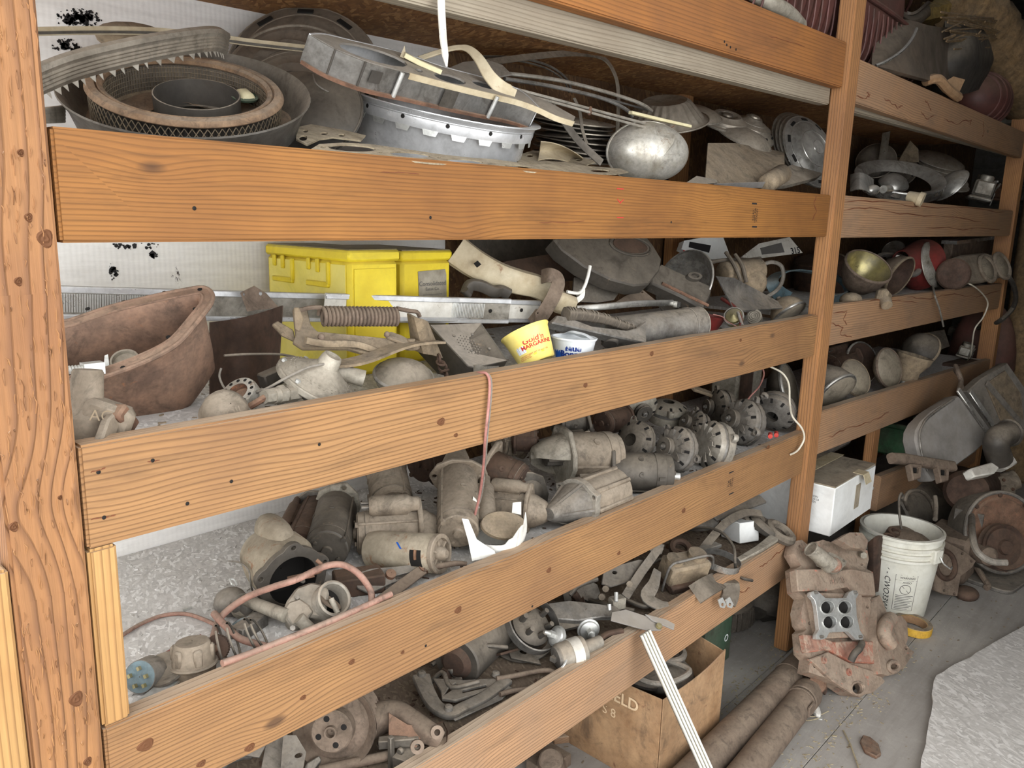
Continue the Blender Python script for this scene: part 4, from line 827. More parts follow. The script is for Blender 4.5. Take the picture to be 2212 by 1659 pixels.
# ================================================================== TOP SHELF, far bay
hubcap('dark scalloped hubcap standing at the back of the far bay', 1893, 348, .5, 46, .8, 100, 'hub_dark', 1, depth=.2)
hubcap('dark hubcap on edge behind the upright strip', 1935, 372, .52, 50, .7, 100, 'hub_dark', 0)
one('upright_strip', 'dusty upright strip standing behind the chrome loop', 'strip', 'hub_dusty', lambda m: m.strip(W3([(1905, 350, .45), (1910, 320, .45), (1915, 285, .44)]), .055, .006, up=(-.3, -.9, 0)))
one('pointed_scrap', 'pointed tan cardboard scrap standing behind the chrome loop', 'scrap', 'dust_tan', lambda m: plate(m, [(1940, 350), (1967, 304), (1984, 322), (1985, 350)], W(1965, 330, .4), nrm(-.5, -.85, .1), .006))
Ml, Rl, cl, nl = disc_m(1945, 384, .3, 101, .34, 80)
one('chrome_loop', 'long oval chrome headlight surround ring, hollow, on the far bay', 'trim ring', 'chrome_dusty', lambda m: m.lathe([(Rl * .98, -.045), (Rl * .99, -.03), (Rl * .98, -.01), (Rl, .0), (Rl * .99, .006), (Rl * .86, .0), (Rl * .74, -.03), (Rl * .72, -.034), (Rl * .86, -.008), (Rl * .96, -.012), (Rl * .96, -.045)], 56, Ml))
one('door_lever', 'small shiny chrome lever under the oval ring', 'lever', 'chrome_dusty', lambda m: (m.ball((0, 0, 0), (.045, .022, .022), 18, 10, frm(W(1886, 411, .06), W(1915, 409, .06))), m.cyl(W(1908, 409, .06), W(1922, 409, .06), .016, n=12)), ang=60)
one('chrome_sheet', 'bent chrome cover plate beside the middle post in the far bay', 'plate', 'chrome_dusty', lambda m: m.sheet(lambda u, v: py(1838 + 48 * u, 378 + 10 * u * u + 36 * v - 6 * math.sin(PI * u), .14 - .06 * v - .05 * math.sin(PI * u)), 8, 6, .003))
hubcap('chrome capped hub inside the oval ring', 1930, 398, .36, 34, .4, 75, 'chrome_dusty', 1, depth=.3)
for k in range(6):
    hubcap('dark hubcap lying flat, %s in the far stack' % ('first from the top', 'second from the top', 'third from the top', 'fourth from the top', 'fifth from the top', 'lowest')[k], 2028 + 3 * k, 348 + 9.5 * k, .36 - .012 * k, 58 - k, .26, 72, 'hub_dusty', 1, 'hubcaps lying flat in the far bay', depth=.1)
hubcap('bright chrome hubcap leaning against the far stack', 2055, 401, .12, 48, .38, 45 + 90, 'chrome_dusty', 1, depth=.22)
def carb(label, u, v, y, s, mat='alum_dusty', rot=20):
    t = thing('carburetor', label, 'carburetor', W(u, v + s * .5, y)); k = mpp(W(u, v, y)) * s
    F = T(*W(u, v, y)) @ RZ(rot) @ RX(12)
    part(t, 'body', mat, lambda m: (m.box((0, 0, 0), (k * .8, k * .6, k * .5), F), m.box((k * .1, 0, -k * .32), (k * 1.0, k * .7, k * .12), F), m.box((k * .35, -k * .2, .05 * k), (k * .4, k * .35, k * .6), F)), bevel=k * .05)
    part(t, 'bowl', mat, lambda m: (m.box((-k * .42, 0, 0), (k * .3, k * .5, k * .42), F), m.cyl(F @ Vector((-.2 * k, 0, .2 * k)), F @ Vector((-.2 * k, 0, .42 * k)), k * .2)), bevel=k * .03)
    part(t, 'throat', 'steel_dark', lambda m: (m.ring(F @ T(k * .15, 0, .24 * k), k * .26, k * .2, k * .18), m.lathe([(k * .2, .26 * k), (.0005, .26 * k)], 16, F @ T(k * .15, 0, 0))))
    part(t, 'linkage', 'steel_grey', lambda m: (m.tube(bez([F @ Vector(p) for p in ((-.5 * k, -.35 * k, .1 * k), (-.2 * k, -.42 * k, .25 * k), (.3 * k, -.42 * k, .1 * k), (.5 * k, -.38 * k, -.25 * k))], 4), k * .03, 6), m.prism([(0, 0), (k * .3, 0), (k * .34, -k * .3), (k * .12, -k * .4)], 0, k * .03, F @ T(k * .1, -k * .4, -.05 * k) @ RX(90))))
    for q in range(5):
        part(t, 'screw', 'steel_grey', lambda m: bolt(m, F @ Vector((-.5 * k + .23 * k * q, -k * .28, .25 * k)), (0, 0, 1), k * .05, k * .05))
    return t
carb('pale carburetor with a hanging lever at the end of the far bay', 2122, 408, .14, 66)
carb('second carburetor next to the end post of the far bay', 2188, 414, .16, 58, 'cast_pale', -15)
carb('rusty small carburetor between the two pale ones', 2156, 417, .22, 42, 'rust', 5)
one('bulb_socket', 'small wooden coloured bulb socket over the far rail', 'socket', 'cream_paint', lambda m: (m.cyl(W(1962, 424, .03), W(1988, 430, -.02), .022, .026, 14), m.cyl(W(1984, 429, -.012), W(1994, 432, -.03), .03, .03, 14)))
one('chrome_scrap', 'small bright chrome scrap behind the bulb socket', 'scrap', 'chrome_dusty', lambda m: plate(m, [(1922, 424), (1934, 416), (1946, 420), (1944, 429)], W(1934, 424, .08), nrm(0, -.6, .8), .004))
# ================================================================== SHELF 3, near bay
# --- rusty oil pan
p0 = W(300, 730, .22); no = nrm(-.42, -.42, .80)
out = [(40, 722), (150, 690), (240, 660), (330, 638), (400, 624), (440, 619), (460, 632), (458, 655), (432, 690), (392, 737), (350, 765), (290, 792), (215, 818), (130, 838), (40, 862)]
M = axm(p0, no); Mi = M.inverted()
o2 = [(Mi @ onpl(u, v, p0, no)).to_2d() for u, v in out]
o2 = [p.to_2d() for p in bez([Vector((p.x, p.y, 0)) for p in o2], 3, True)]
cx_ = sum(p.x for p in o2) / len(o2); cy_ = sum(p.y for p in o2) / len(o2); ce = Vector((cx_, cy_))
t = thing('oil_pan', 'large rusty oil pan lying on its side beside the left post', 'oil pan', M @ Vector((cx_, cy_, -.16)))
def loft(m, rings, cap=True, th=None):
    k = len(rings[0]); vs = [p for r in rings for p in r]; fs = []
    for i in range(len(rings) - 1):
        for j in range(k): fs.append((i * k + j, i * k + (j + 1) % k, (i + 1) * k + (j + 1) % k, (i + 1) * k + j))
    if cap: fs.append(tuple((len(rings) - 1) * k + j for j in range(k)))
    m.add(vs, fs)
o2 = [(p.x, p.y) for p in o2]
def ringat(ins, s, h, k=1.): return [M @ Vector((ce.x + (q[0] - ce.x) * s, ce.y + (q[1] - ce.y) * s * k, h)) for q in inset(o2, ins)]
part(t, 'body', 'rust_pan', lambda m: loft(m, [ringat(.019, 1, 0), ringat(.021, 1, -.008), ringat(.021, .97, -.05), ringat(.021, .92, -.12), ringat(.021, .86, -.165), ringat(.021, .68, -.185), ringat(.021, .3, -.187)]), ang=50)
part(t, 'inner_wall', 'rust_pan', lambda m: loft(m, [ringat(.021, 1, .0006), ringat(.025, .99, -.008), ringat(.026, .95, -.05), ringat(.026, .9, -.12), ringat(.026, .84, -.16), ringat(.026, .66, -.178), ringat(.026, .3, -.18)]), ang=50)
holes = []
for u, v in ((190, 668), (268, 653), (355, 633), (432, 626), (422, 668), (364, 729), (266, 795), (170, 814)):
    q = Mi @ onpl(u, v, p0, no); holes.append(circ(.0042, 8, q.x, q.y))
fl_ = part(t, 'flange', 'rust_pan', lambda m: m.prism(o2, -.004, .001, M, [inset(o2, .0205)]), bevel=.001)
for h in holes: part(fl_, 'bolt_hole', 'hole_dark', lambda m: m.prism(h, .0008, .0014, M))
part(t, 'flange_bead', 'rust_pan', lambda m: m.tube([M @ Vector((q[0], q[1], -.001)) for q in inset(o2, .002)], .0042, 8, closed=True))
part(t, 'flange_groove', 'rust_pan', lambda m: m.tube([M @ Vector((q[0], q[1], .001)) for q in inset(o2, .0185)], .0022, 6, closed=True))
one('threaded_bolt', 'long threaded bolt with a zinc bracket inside the rusty pan', 'bolt', 'zinc', lambda m: (m.lathe([(.007, k * .0022) if k % 2 else (.0058, k * .0022) for k in range(24)], 12, axm(W(140, 800, .2), W(190, 796, .2) - W(140, 800, .2))), m.box((0, 0, 0), (.03, .02, .018), frm(W(200, 795, .2), W(230, 792, .2))), plate(m, [(226, 768), (233, 765), (237, 796), (224, 796)], W(230, 785, .22), nrm(-.5, -.8, .2), .003)))
M1, R1, c1, n1 = disc_m(272, 785, .26, 32, .7, 110)
one('pale_tin', 'round pale cap lying inside the rusty pan', 'cap', 'cast_pale', lambda m: m.lathe([(.001, .004), (R1 * .8, .004), (R1 * .86, .01), (R1, .01), (R1, -.025), (R1 * .9, -.03), (.001, -.03)], 28, M1))
# --- tan fuel pump casting
t = thing('fuel_pump', 'tan cast fuel pump marked AC at the left end of the third shelf', 'fuel pump', W(200, 965, .09))
F = frm(W(170, 905, .10), W(250, 915, .075), (0, 0, 1))
part(t, 'column', 'cast_tan', lambda m: m.lathe([(.001, .112), (.019, .112), (.021, .108), (.0225, .06), (.027, .05), (.036, .044), (.04, .0), (.04, -.03)], 28, axm(W(184, 965, .1), W(188, 850, .105) - W(184, 965, .1))))
part(t, 'arm_housing', 'cast_tan', lambda m: m.box((0, 0, 0), (.075, .045, .052), frm(W(230, 905, .085), W(290, 925, .07)), .1, .1), bevel=.008)
part(t, 'flange', 'cast_tan', lambda m: plate(m, [(224, 940), (236, 905), (262, 876), (276, 872), (282, 884), (264, 905), (250, 948), (236, 952), (220, 950)], W(250, 910, .055), nrm(.72, -.66, .2), .014), bevel=.003)
part(t, 'rocker', 'rust', lambda m: m.box((0, 0, 0), (.045, .02, .026), frm(W(268, 905, .07), W(292, 935, .08))), bevel=.004)
FT = frm(W(213, 893, .058), W(252, 905, .044), (0, 0, 1))
text(t, 'AC', 'dust_tan', T(*W(217, 899, .054)) @ RX(80) @ RZ(-12), .022, depth=.0012)
# --- long sill plates
def sill(name, label, pa, pb, wdt, ribs, mats, up):
    a, b = Vector(pa), Vector(pb); F = frm(a, b, up); L = (b - a).length
    t = thing(name, label, 'trim', a.lerp(b, .5))
    part(t, 'plate', mats[0], lambda m: m.box((L / 2, 0, 0), (L, .003, wdt), F))
    part(t, 'edge', mats[1], lambda m: (m.box((L / 2, -.003, wdt / 2 - .006), (L, .006, .012), F), m.box((L / 2, -.003, -wdt / 2 + .005), (L, .006, .01), F)), bevel=.0015)
    def rb(m):
        for x0, x1 in ribs:
            k = int((x1 - x0) * L / .0042)
            for i in range(k): m.box((x0 * L + .0042 * (i + .5), -.0025, .0), (.0031, .0025, wdt * .56), F)
    (part(t, 'ribs', mats[2], rb, ang=20, kind='stuff') if ribs else None); return t, F, L
t, F, L = sill('sill_plate', 'long ribbed aluminium sill plate crossing behind the hood hinge', W(60, 652, .50), W(1100, 672, .24), .062, ((.0, .30), (.66, .93)), ('alum_dusty', 'alum', 'zinc'), (0, -.12, 1))
part(t, 'hole', 'hole_dark', lambda m: m.lathe([(.005, 0), (.0001, .0004)], 12, F @ T(L * .945, -.003, 0) @ RX(90)))
t, F, L = sill('sill_plate', 'worn pale sill plate end poking out past the ribbed one', W(700, 662, .32), W(1163, 673, .245), .058, (), ('white_worn', 'alum', 'zinc'), (0, -.12, 1))
part(t, 'hole', 'hole_dark', lambda m: m.lathe([(.005, 0), (.0001, .0004)], 12, F @ T(L * .9, -.003, .003) @ RX(90)))
# --- yellow ammunition tins
def ytin(label, x0, x1, y0, y1, z1, mats):
    t = thing('yellow_tin', label, 'tin box', ((x0 + x1) / 2, (y0 + y1) / 2, DZ[3]), 'yellow metal tins')
    part(t, 'body', mats[0], lambda m: m.box(((x0 + x1) / 2, (y0 + y1) / 2, (DZ[3] + z1 - .022) / 2), (x1 - x0, y1 - y0, z1 - .022 - DZ[3])), bevel=.008)
    li = part(t, 'lid', mats[1], lambda m: (m.box(((x0 + x1) / 2, (y0 + y1) / 2, z1 - .011), (x1 - x0 + .006, y1 - y0 + .006, .024))), bevel=.005)
    part(li, 'lid_dust', 'yellow_top', lambda m: m.box(((x0 + x1) / 2, (y0 + y1) / 2, z1 + .0016), (x1 - x0 - .006, y1 - y0 - .006, .003)))
    return t
t = ytin('yellow tin with faded side and embossed brackets, left of the pair', 1.012, 1.146, .30, .625, 1.533, ('yellow_metal', 'yellow_metal'))
part(t, 'faded_side', 'yellow_faded', lambda m: m.box((1.0113, .4625, 1.385), (.0012, .30, .235)))
for yy, zz in ((.41, 1.487), (.55, 1.487)):
    part(t, 'bracket', 'yellow_metal', lambda m: (m.box((1.008, yy, zz - .03), (.008, .085, .012)), m.box((1.008, yy - .04, zz - .005), (.008, .01, .05)), m.box((1.008, yy + .0, zz + .01), (.006, .012, .03)), m.box((1.008, yy + .035, zz + .012), (.006, .012, .026))), bevel=.002)
part(t, 'panel', 'yellow_metal', lambda m: m.box((1.079, .2985, 1.40), (.11, .002, .19)), bevel=.0008)
t = ytin('yellow tin with a worn paper label, right of the pair', 1.196, 1.352, .35, .63, 1.527, ('yellow_metal', 'yellow_metal'))
part(t, 'paper_label', 'paper_old', lambda m: m.prism([(1.245, 1.34), (1.33, 1.338), (1.337, 1.36), (1.334, 1.47), (1.33, 1.483), (1.244, 1.48), (1.247, 1.42), (1.242, 1.36)], -.001, .0005, Matrix(((1, 0, 0, 0), (0, 0, -1, .3485), (0, 1, 0, 0), (0, 0, 0, 1)))), label='torn grey paper label')
FL = T(1.289, .3475, 1.45) @ RX(90)
for s_, dy, sz in (('Consolidated', 0, .016), ('Eaton Co.', -.013, .011), ('BOX 2-AM-402', -.05, .013), ('QUANTITY 24', -.068, .013), ('PAK K 43294', -.09, .013)): text(t, s_, 'ink_grey', FL @ T(0, dy, 0), sz, depth=.0006)
part(t, 'rule', 'ink_grey', lambda m: m.box((0, -.026, .0006), (.06, .001, .0004), FL))
# --- brown sheet
t = thing('rusty_sheet', 'dark rusty folded sheet between the oil pan and the yellow tins', 'metal sheet', W(530, 800, .3))
part(t, 'sheet', 'rust_dark', lambda m: m.sheet(lambda u, v: py(452 + 160 * u - 10 * v * u, 696 - 36 * u + 6 * math.sin(PI * u) + (170 - 10 * u) * v, .26 + .08 * u * (1 - u) * 4 - .02 * v + .10 * (1 - u)), 12, 6, .002))
part(t, 'tab', 'rust_pipe', lambda m: plate(m, [(519, 632), (549, 617), (576, 634), (602, 664), (534, 673)], W(556, 645, .34), nrm(-.35, -.9, .15), .002, [ov(563, 634, 3.5, 4.5), ov(527, 636, 2, 3)]))
# --- hood hinge with its spring
t = thing('hood_spring_unit', 'dusty hood hinge with a thick coil spring', 'hinge', W(790, 790, .15))
a, b = W(694, 683, .19), W(857, 684, .15); r_ = 19 * mpp(a)
def coil(m, a, b, turns, r, rw, n=12):
    F = frm(a, b); L = (Vector(b) - Vector(a)).length; pts = []
    for i in range(turns * n + 1): an = 2 * PI * i / n; pts.append(F @ Vector((L * i / (turns * n), r * math.cos(an), r * math.sin(an))))
    m.tube(pts, rw, 7)
part(t, 'spring', 'rust_pipe', lambda m: (coil(m, a, b, 20, r_, (b - a).length / 42), m.tube(bez([a + Vector((0, 0, r_)), W(676, 664, .19), W(655, 668, .2), W(640, 672, .2)], 4), .0045, 7), m.tube(bez([b + Vector((0, 0, r_)), W(880, 671, .15), W(900, 674, .15), W(907, 684, .15)], 4), .0045, 7)), label='thick coil spring')
part(t, 'long_arm', 'dust_tan', lambda m: (plate(m, [(634, 664), (664, 666), (672, 700), (686, 715), (760, 722), (868, 733), (862, 752), (835, 760), (806, 768), (750, 752), (700, 752), (655, 752), (634, 738), (640, 722)], W(740, 735, .17), nrm(-.12, -.72, .68), .010), plate(m, [(634, 664), (646, 664), (656, 690), (648, 718), (636, 712)], W(645, 690, .165), nrm(-.6, -.8, .1), .006)), bevel=.002)
part(t, 'arm_rib', 'dust_tan', lambda m: m.sweep(bez(W3([(660, 735, .155), (700, 742, .15), (770, 744, .145), (820, 762, .14)]), 5), rrect(.012, .014, .004, 2)))
part(t, 'short_arm', 'dust_tan', lambda m: (plate(m, [(830, 720), (845, 716), (868, 724), (900, 742), (896, 752), (870, 740), (838, 728)], W(860, 735, .135), nrm(0, -.5, .86), .006), m.cyl(W(888, 755, .13), W(888, 738, .13), .018, n=18, e=.003), m.cyl(W(888, 738, .13), W(888, 732, .13), .009, n=10)), bevel=.001)
part(t, 'upright', 'dust_tan', lambda m: m.sheet(lambda u, v: py(883 + 38 * u + 22 * v * u + 10 * v, 676 + 20 * u + 78 * v, .15 - .04 * math.sin(PI * u) + .02 * v), 8, 8, .004))
part(t, 'blade', 'dust_tan', lambda m: m.sheet(lambda u, v: py(717 + 246 * u, 797 - 52 * u + 8 * math.sin(2 * PI * u) - (20 - 6 * abs(u - .45)) * (1 - v) * math.sin(PI * (.12 + .88 * u) ** .8) - 2, .09 + .035 * (1 - v) + .02 * u), 22, 4, .005))
part(t, 'rivet', 'rust_pipe', lambda m: (m.ball(W(694, 728, .155), .007, 10, 6), m.ball(W(836, 722, .14), .006, 10, 6), m.ball(W(840, 752, .14), .006, 10, 6)))
part(t, 'rear_arm', 'dust_tan', lambda m: plate(m, [(588, 700), (600, 692), (634, 712), (640, 738), (610, 724)], W(615, 712, .22), nrm(-.2, -.8, .5), .008), bevel=.002)
# --- gas regulator
M, R, c, n = disc_m(700, 828, .10, 66, .55, 112 - 180 + 90)
Mr = axm(W(688, 822, .11), nrm(.30, -.42, .85)); R = .074
t = thing('gas_regulator', 'pale green metal gas regulator with a bolted dome', 'regulator', W(700, 865, .1))
part(t, 'dome', 'cast_pale', lambda m: m.lathe([(R * .98, 0), (R * .86, .008), (R * .72, .012), (R * .55, .02), (R * .42, .026), (R * .28, .034), (R * .25, .05), (R * .22, .055), (R * .18, .055), (R * .17, .05), (.001, .048)], 44, Mr))
part(t, 'rim', 'cast_pale', lambda m: m.ring(Mr @ T(0, 0, -.012), R * 1.05, R * .4, .012, 44, .002))
part(t, 'lower_bowl', 'cast_grey', lambda m: m.lathe([(R * .95, -.012), (R * .8, -.022), (R * .4, -.034), (.001, -.036)], 36, Mr))
part(t, 'outlet', 'cast_pale', lambda m: m.cyl(Mr @ Vector((.02, -.03, .012)), W(786, 818, .09), .014, .016, 18))
for k in range(6): part(t, 'bolt', 'zinc', lambda m: bolt(m, Mr @ Vector((R * .94 * math.cos(k * PI / 3 + .3), R * .94 * math.sin(k * PI / 3 + .3), .002)), Mr.to_3x3() @ Vector((0, 0, 1)), .005, .005))
def emb(m):
    for rr, q in ((.80, 46), (.72, 40), (.64, 36)):
        for k in range(q):
            if k % 7 == 6: continue
            an = 2 * PI * k / q; h = .0085 + (.86 - rr) * .022
            m.box((0, 0, 0), (.0028, .0012, .0014), Mr @ Matrix.Rotation(an, 4, 'Z') @ T(R * rr, 0, h + .001) @ RZ(90 if k % 2 else 60))
part(t, 'raised_lettering', 'cast_pale', emb)
t = thing('brass_fitting', 'hex brass fitting joined to the gas regulator', 'fitting', W(605, 870, .08))
fa, fb = W(570, 858, .075), W(642, 848, .085); D_ = fb - fa
for q0, q1, rr, nn in ((0, .26, .013, 6), (.26, .4, .014, 20), (.4, .58, .0165, 6), (.58, .66, .012, 18), (.66, 1, .015, 6)): part(t, 'nut' if nn == 6 else 'collar', 'cast_pale', lambda m: m.cyl(fa + D_ * q0, fa + D_ * q1, rr, n=nn))
wire('copper_tube', 'thin brown tube running into the brass fitting', 'rust', [(540, 878, .09), (560, 866, .08), (574, 858, .075)], .006, 'tube')
# --- chrome cap with holes and the round cap
M, R, c, n = disc_m(515, 850, .15, 44, .62, 128)
t = thing('vented_cap', 'chrome breather cap ringed with small holes', 'cap', (c.x, c.y, c.z - R))
part(t, 'cap', 'chrome_worn', lambda m: m.lathe([(R * .55, .004), (R * .95, .003), (R, -.002), (R, -.022), (R * .9, -.026), (.001, -.026)], 40, M))
part(t, 'inner_cup', 'rust', lambda m: m.lathe([(R * .56, .004), (R * .5, -.008), (.001, -.010)], 30, M))
for k in range(12): part(t, 'vent_hole', 'hole_dark', lambda m: m.lathe([(R * .1, 0), (.0001, .0004)], 10, M @ T(R * .78 * math.cos(k * PI / 6), R * .78 * math.sin(k * PI / 6), .0038)))
M, R, c, n = disc_m(490, 884, .085, 52, .8, 60)
t = thing('dome_cap', 'olive domed cap with raised letters at the rail', 'cap', (c.x, c.y, c.z - R))
part(t, 'dome', 'cast_tan', lambda m: m.lathe([(R, -.03), (R, -.006), (R * .9, .006), (R * .6, .014), (.001, .018)], 36, M))
text(t, 'OIL', 'cast_tan', T(*W(508, 890, .055)) @ RX(70) @ RZ(10), .02, depth=.001)
# --- dusty dome lamp
lamp('dusty chrome dome lamp lying under the hinge blade', 872, 812, .12, 66, .5, 82, 'chrome_dusty', 'lens_glass', 'chrome_dusty', .7, dome=.45)
# wires and hoses of this shelf
wire('cloth_wire', 'thin beige wire arching from the oil pan to the regulator', 'rubber_tan', [(484, 768, .2), (540, 765, .2), (610, 766, .2), (662, 778, .18)], .0022)
wire('cloth_wire', 'beige cable lying across the regulator dome', 'wire_grey', [(540, 850, .14), (575, 840, .1), (620, 815, .09), (670, 792, .085), (720, 784, .085)], .0024)
wire('cloth_wire', 'thin wire dangling beside the oil pan', 'wire_grey', [(478, 795, .2), (474, 812, .2), (480, 830, .19), (488, 842, .18)], .002)
one('dark_plug', 'black plug with a threaded end behind the regulator', 'plug', 'black_rubber', lambda m: (m.box((0, 0, 0), (.05, .03, .03), frm(W(590, 815, .25), W(625, 800, .25))), m.cyl(W(618, 800, .25), W(650, 782, .25), .014, n=14)), bevel=.003)
one('chain', 'dark rusty chain links beside the perforated box', 'chain', 'rust_dark', lambda m: [m.torus(axm(W(948 + 4 * k, 775 + 9 * k, .14), (math.cos(k * 1.6), -.5, math.sin(k * 1.6))), .009, .0028, 14, 6) for k in range(5)])
# --- perforated speaker box
t = thing('speaker_box', 'dusty metal radio box with a perforated speaker grille', 'radio', W(1000, 790, .12))
p0 = W(1010, 750, .14); nn = nrm(-.18, -.62, .76)
holes = [ov(982 + i * 6.5 + j * 3.0, 722 + j * 6.0 + i * 1.4, 1.3, 1.2, 0, 6) for i in range(8) for j in range(7) if (i - 3.5) ** 2 + (j - 3) ** 2 < 15]
part(t, 'top_plate', 'grey_panel', lambda m: plate(m, [(930, 702), (1040, 698), (1096, 778), (1026, 793), (1012, 790)], p0, nn, .003, holes))
part(t, 'case', 'black_worn', lambda m: plate(m, [(928, 704), (1040, 699), (1096, 779), (1026, 796), (1010, 792)], p0 - nn * .0035, nn, .09))
part(t, 'front_edge', 'alum_dusty', lambda m: m.box((.038, 0, 0), (.075, .005, .014), frm(W(1024, 796, .1), W(1096, 783, .1))))
for u, v in ((981, 726), (1020, 723), (1057, 754), (1018, 758)): part(t, 'screw', 'steel_grey', lambda m: bolt(m, onpl(u, v, p0, nn), nn, .0035, .002))
# --- margarine tubs
def tub(M, R0, R1, H, mat, t):
    part(t, 'cup', mat, lambda m: m.lathe([(.001, .002), (R0 * .92, .0), (R0, .003), (R1, H - .008), (R1 * 1.02, H - .007), (R1 * 1.07, H - .003), (R1 * 1.06, H), (R1 * .98, H), (R1 * .96, H - .01), (R0 * .95, .004), (.001, .004)], 44, M))
c, R, n = ell(1163, 783, .088, 39, .12, -66); M = axm(c, -n, (0, -1, 0)); H = 76 * mpp(c); R1 = R * 1.34
t = thing('margarine_tub', 'yellow margarine tub tipped on its side by the rail', 'tub', c)
tub(M, R, R1, H, 'tub_yellow', t)
def facing(M): q = M.inverted() @ CAM; return math.atan2(q.y, q.x)
def wrap(M, R0, R1, H, th): return lambda x, y, d: ((lambda rr, an: (rr * math.cos(an), rr * math.sin(an), H / 2 + y))(R0 + (R1 - R0) * (H / 2 + y) / H + d + .0002, th + x / R0))
th = facing(M); wp = wrap(M, R, R1, H, th)
def wtext(t, s, mat, wp, M, x, y, size, **k): return text(t, s, mat, M, size, warp=lambda a, b, d: wp(a + x, b + y, .0006), **k)
def wrect(t, name, mat, wp, M, x0, x1, y0, y1, n=10): part(t, name, mat, lambda m: m.add([M @ Vector(wp(x0 + (x1 - x0) * i / n, yy, .0003)) for i in range(n + 1) for yy in (y0, y1)], [(2 * i, 2 * i + 2, 2 * i + 3, 2 * i + 1) for i in range(n)]))
wtext(t, "Gold'n", 'ink_red', wp, M, .009, .008, .017, bold=.0004, shear=.2)
wtext(t, 'MARGARINE', 'ink_red', wp, M, .014, -.004, .0125, bold=.0004)
wtext(t, 'The Premium', 'ink_red', wp, M, .011, .0175, .0045); wtext(t, 'NET WT 16 oz (1 LB)', 'ink_red', wp, M, .012, -.021, .005)
wrect(t, 'emblem', 'ink_red', wp, M, .006, .017, .021, .026, 5)
wrect(t, 'barcode_panel', 'tub_white', wp, M, -.033, -.013, -.014, .012, 6)
for k in range(8): wrect(t, 'bar', 'ink_navy', wp, M, -.032, -.014, -.012 + k * .003, -.0105 + k * .003, 4)
for x, y in ((-.004, .02), (-.006, -.004), (.002, -.024), (-.012, .022), (.02, -.024)): wrect(t, 'flower', 'ink_yellow', wp, M, x - .0035, x + .0035, y - .002, y + .002, 2)
wtext(t, 'REFRIGERATE\nAFTER OPENING\nPRODUCT OF USA', 'ink_red', wp, M, -.022, -.024, .0035)
c = W(1238, 727, .092); k_ = mpp(c); R1 = 47 * k_; R0 = R1 * .8; H = .075
M = axm(c - Vector((0, 0, H)), (.03, -.02, 1), (0, -1, 0)); t = thing('margarine_tub', 'white and blue Blue Bonnet tub standing behind the rail', 'tub', c - Vector((0, 0, H)))
tub(M, R0, R1, H, 'tub_white', t); th = facing(M); wp = wrap(M, R0, R1, H, th)
wrect(t, 'blue_band', 'ink_blue', wp, M, -.05, .05, .021, .0295, 24)
wrect(t, 'blue_panel', 'ink_blue', wp, M, -.046, -.02, -.012, .012, 8)
for k in range(5): wtext(t, 'LIGHT  •', 'ink_white', wp, M, -.038 + 0.0195 * k, .0253, .0068, bold=.0002)
wtext(t, 'Blue', 'ink_navy', wp, M, .0, .0145, .019, bold=.0009); wtext(t, 'Bonnet', 'ink_navy', wp, M, .0, .0005, .019, bold=.0009)
wtext(t, 'SPREAD', 'ink_grey', wp, M, .032, .004, .008)
part(t, 'foil', 'tub_white', lambda m: m.sheet(lambda u, v: M @ Vector((R1 * (1.7 * u - .85), R1 * (.1 + .6 * v), H - .002 + .016 * math.sin(PI * u) * math.sin(PI * min(1, v + .25)) + .002 * math.sin(9 * u))), 10, 5, .0006))
# --- cream sheet-metal hinge with strap and hook
t = thing('cream_bracket', 'cream painted sheet metal bracket with a square hole', 'bracket', W(1110, 600, .3))
def chan(m):
    path = bez(W3([(985, 540, .34), (1030, 572, .31), (1080, 598, .29), (1125, 612, .27), (1165, 622, .25), (1195, 640, .235), (1235, 668, .225)]), 5)
    m.sweep(path, [(.016, -.035), (.020, -.030), (.0, -.03), (-.004, -.02), (-.006, .02), (.0, .03), (.02, .034), (.02, .030), (.004, .025), (-.001, .018), (.0, -.018), (.004, -.025)], up=(.25, -.2, .93), sc=lambda s: (1.2 - .5 * s, 1.12 - .35 * s))
part(t, 'channel', 'cream_paint', chan)
part(t, 'square_hole', 'hole_dark', lambda m: plate(m, [(1032, 563), (1040, 571), (1031, 578), (1024, 569)], W(1032, 570, .29), nrm(-.2, -.95, .2), .002))
part(t, 'end_box', 'cream_paint', lambda m: m.box((0, 0, 0), (.07, .05, .055), frm(W(1215, 655, .2), W(1250, 668, .19)) @ RX(12)), bevel=.01)
one('rust_strap', 'brown rusty strap wrapped round the cream bracket', 'strap', 'rust_pipe', lambda m: m.strip(bez(W3([(1170, 598, .24), (1188, 594, .21), (1206, 606, .2), (1198, 635, .19), (1180, 668, .19), (1162, 690, .2), (1150, 678, .22)]), 5), .036, .003, up=(-.85, -.4, .3)))
one('white_hook', 'white painted hook rod rising from the cream bracket', 'hook', 'white_paint', lambda m: (m.tube(bez(W3([(1225, 630, .19), (1250, 633, .18), (1262, 620, .175), (1270, 597, .17), (1275, 574, .17)]), 6), .0045, 10), m.strip(bez(W3([(1258, 625, .185), (1256, 640, .185), (1244, 650, .19)]), 4), .014, .006, up=(-.3, -.9, 0))))
one('black_clamp', 'small black hinge clamp behind the sill plate', 'clamp', 'black_worn', lambda m: (m.sweep(bez(W3([(1006, 636, .3), (1016, 616, .3), (1040, 618, .29), (1066, 630, .28), (1082, 628, .28), (1100, 636, .27)]), 5), rrect(.02, .028, .005, 2)), m.cyl(W(1004, 626, .29), W(1012, 640, .29), .009, n=12)))
one('rusty_board', 'long dark rusty panel lying behind the cream bracket', 'panel', 'rust_dark', lambda m: plate(m, [(1085, 566), (1210, 545), (1280, 574), (1260, 600), (1180, 608), (1120, 590)], W(1180, 575, .42), nrm(-.1, -.8, .58), .012))
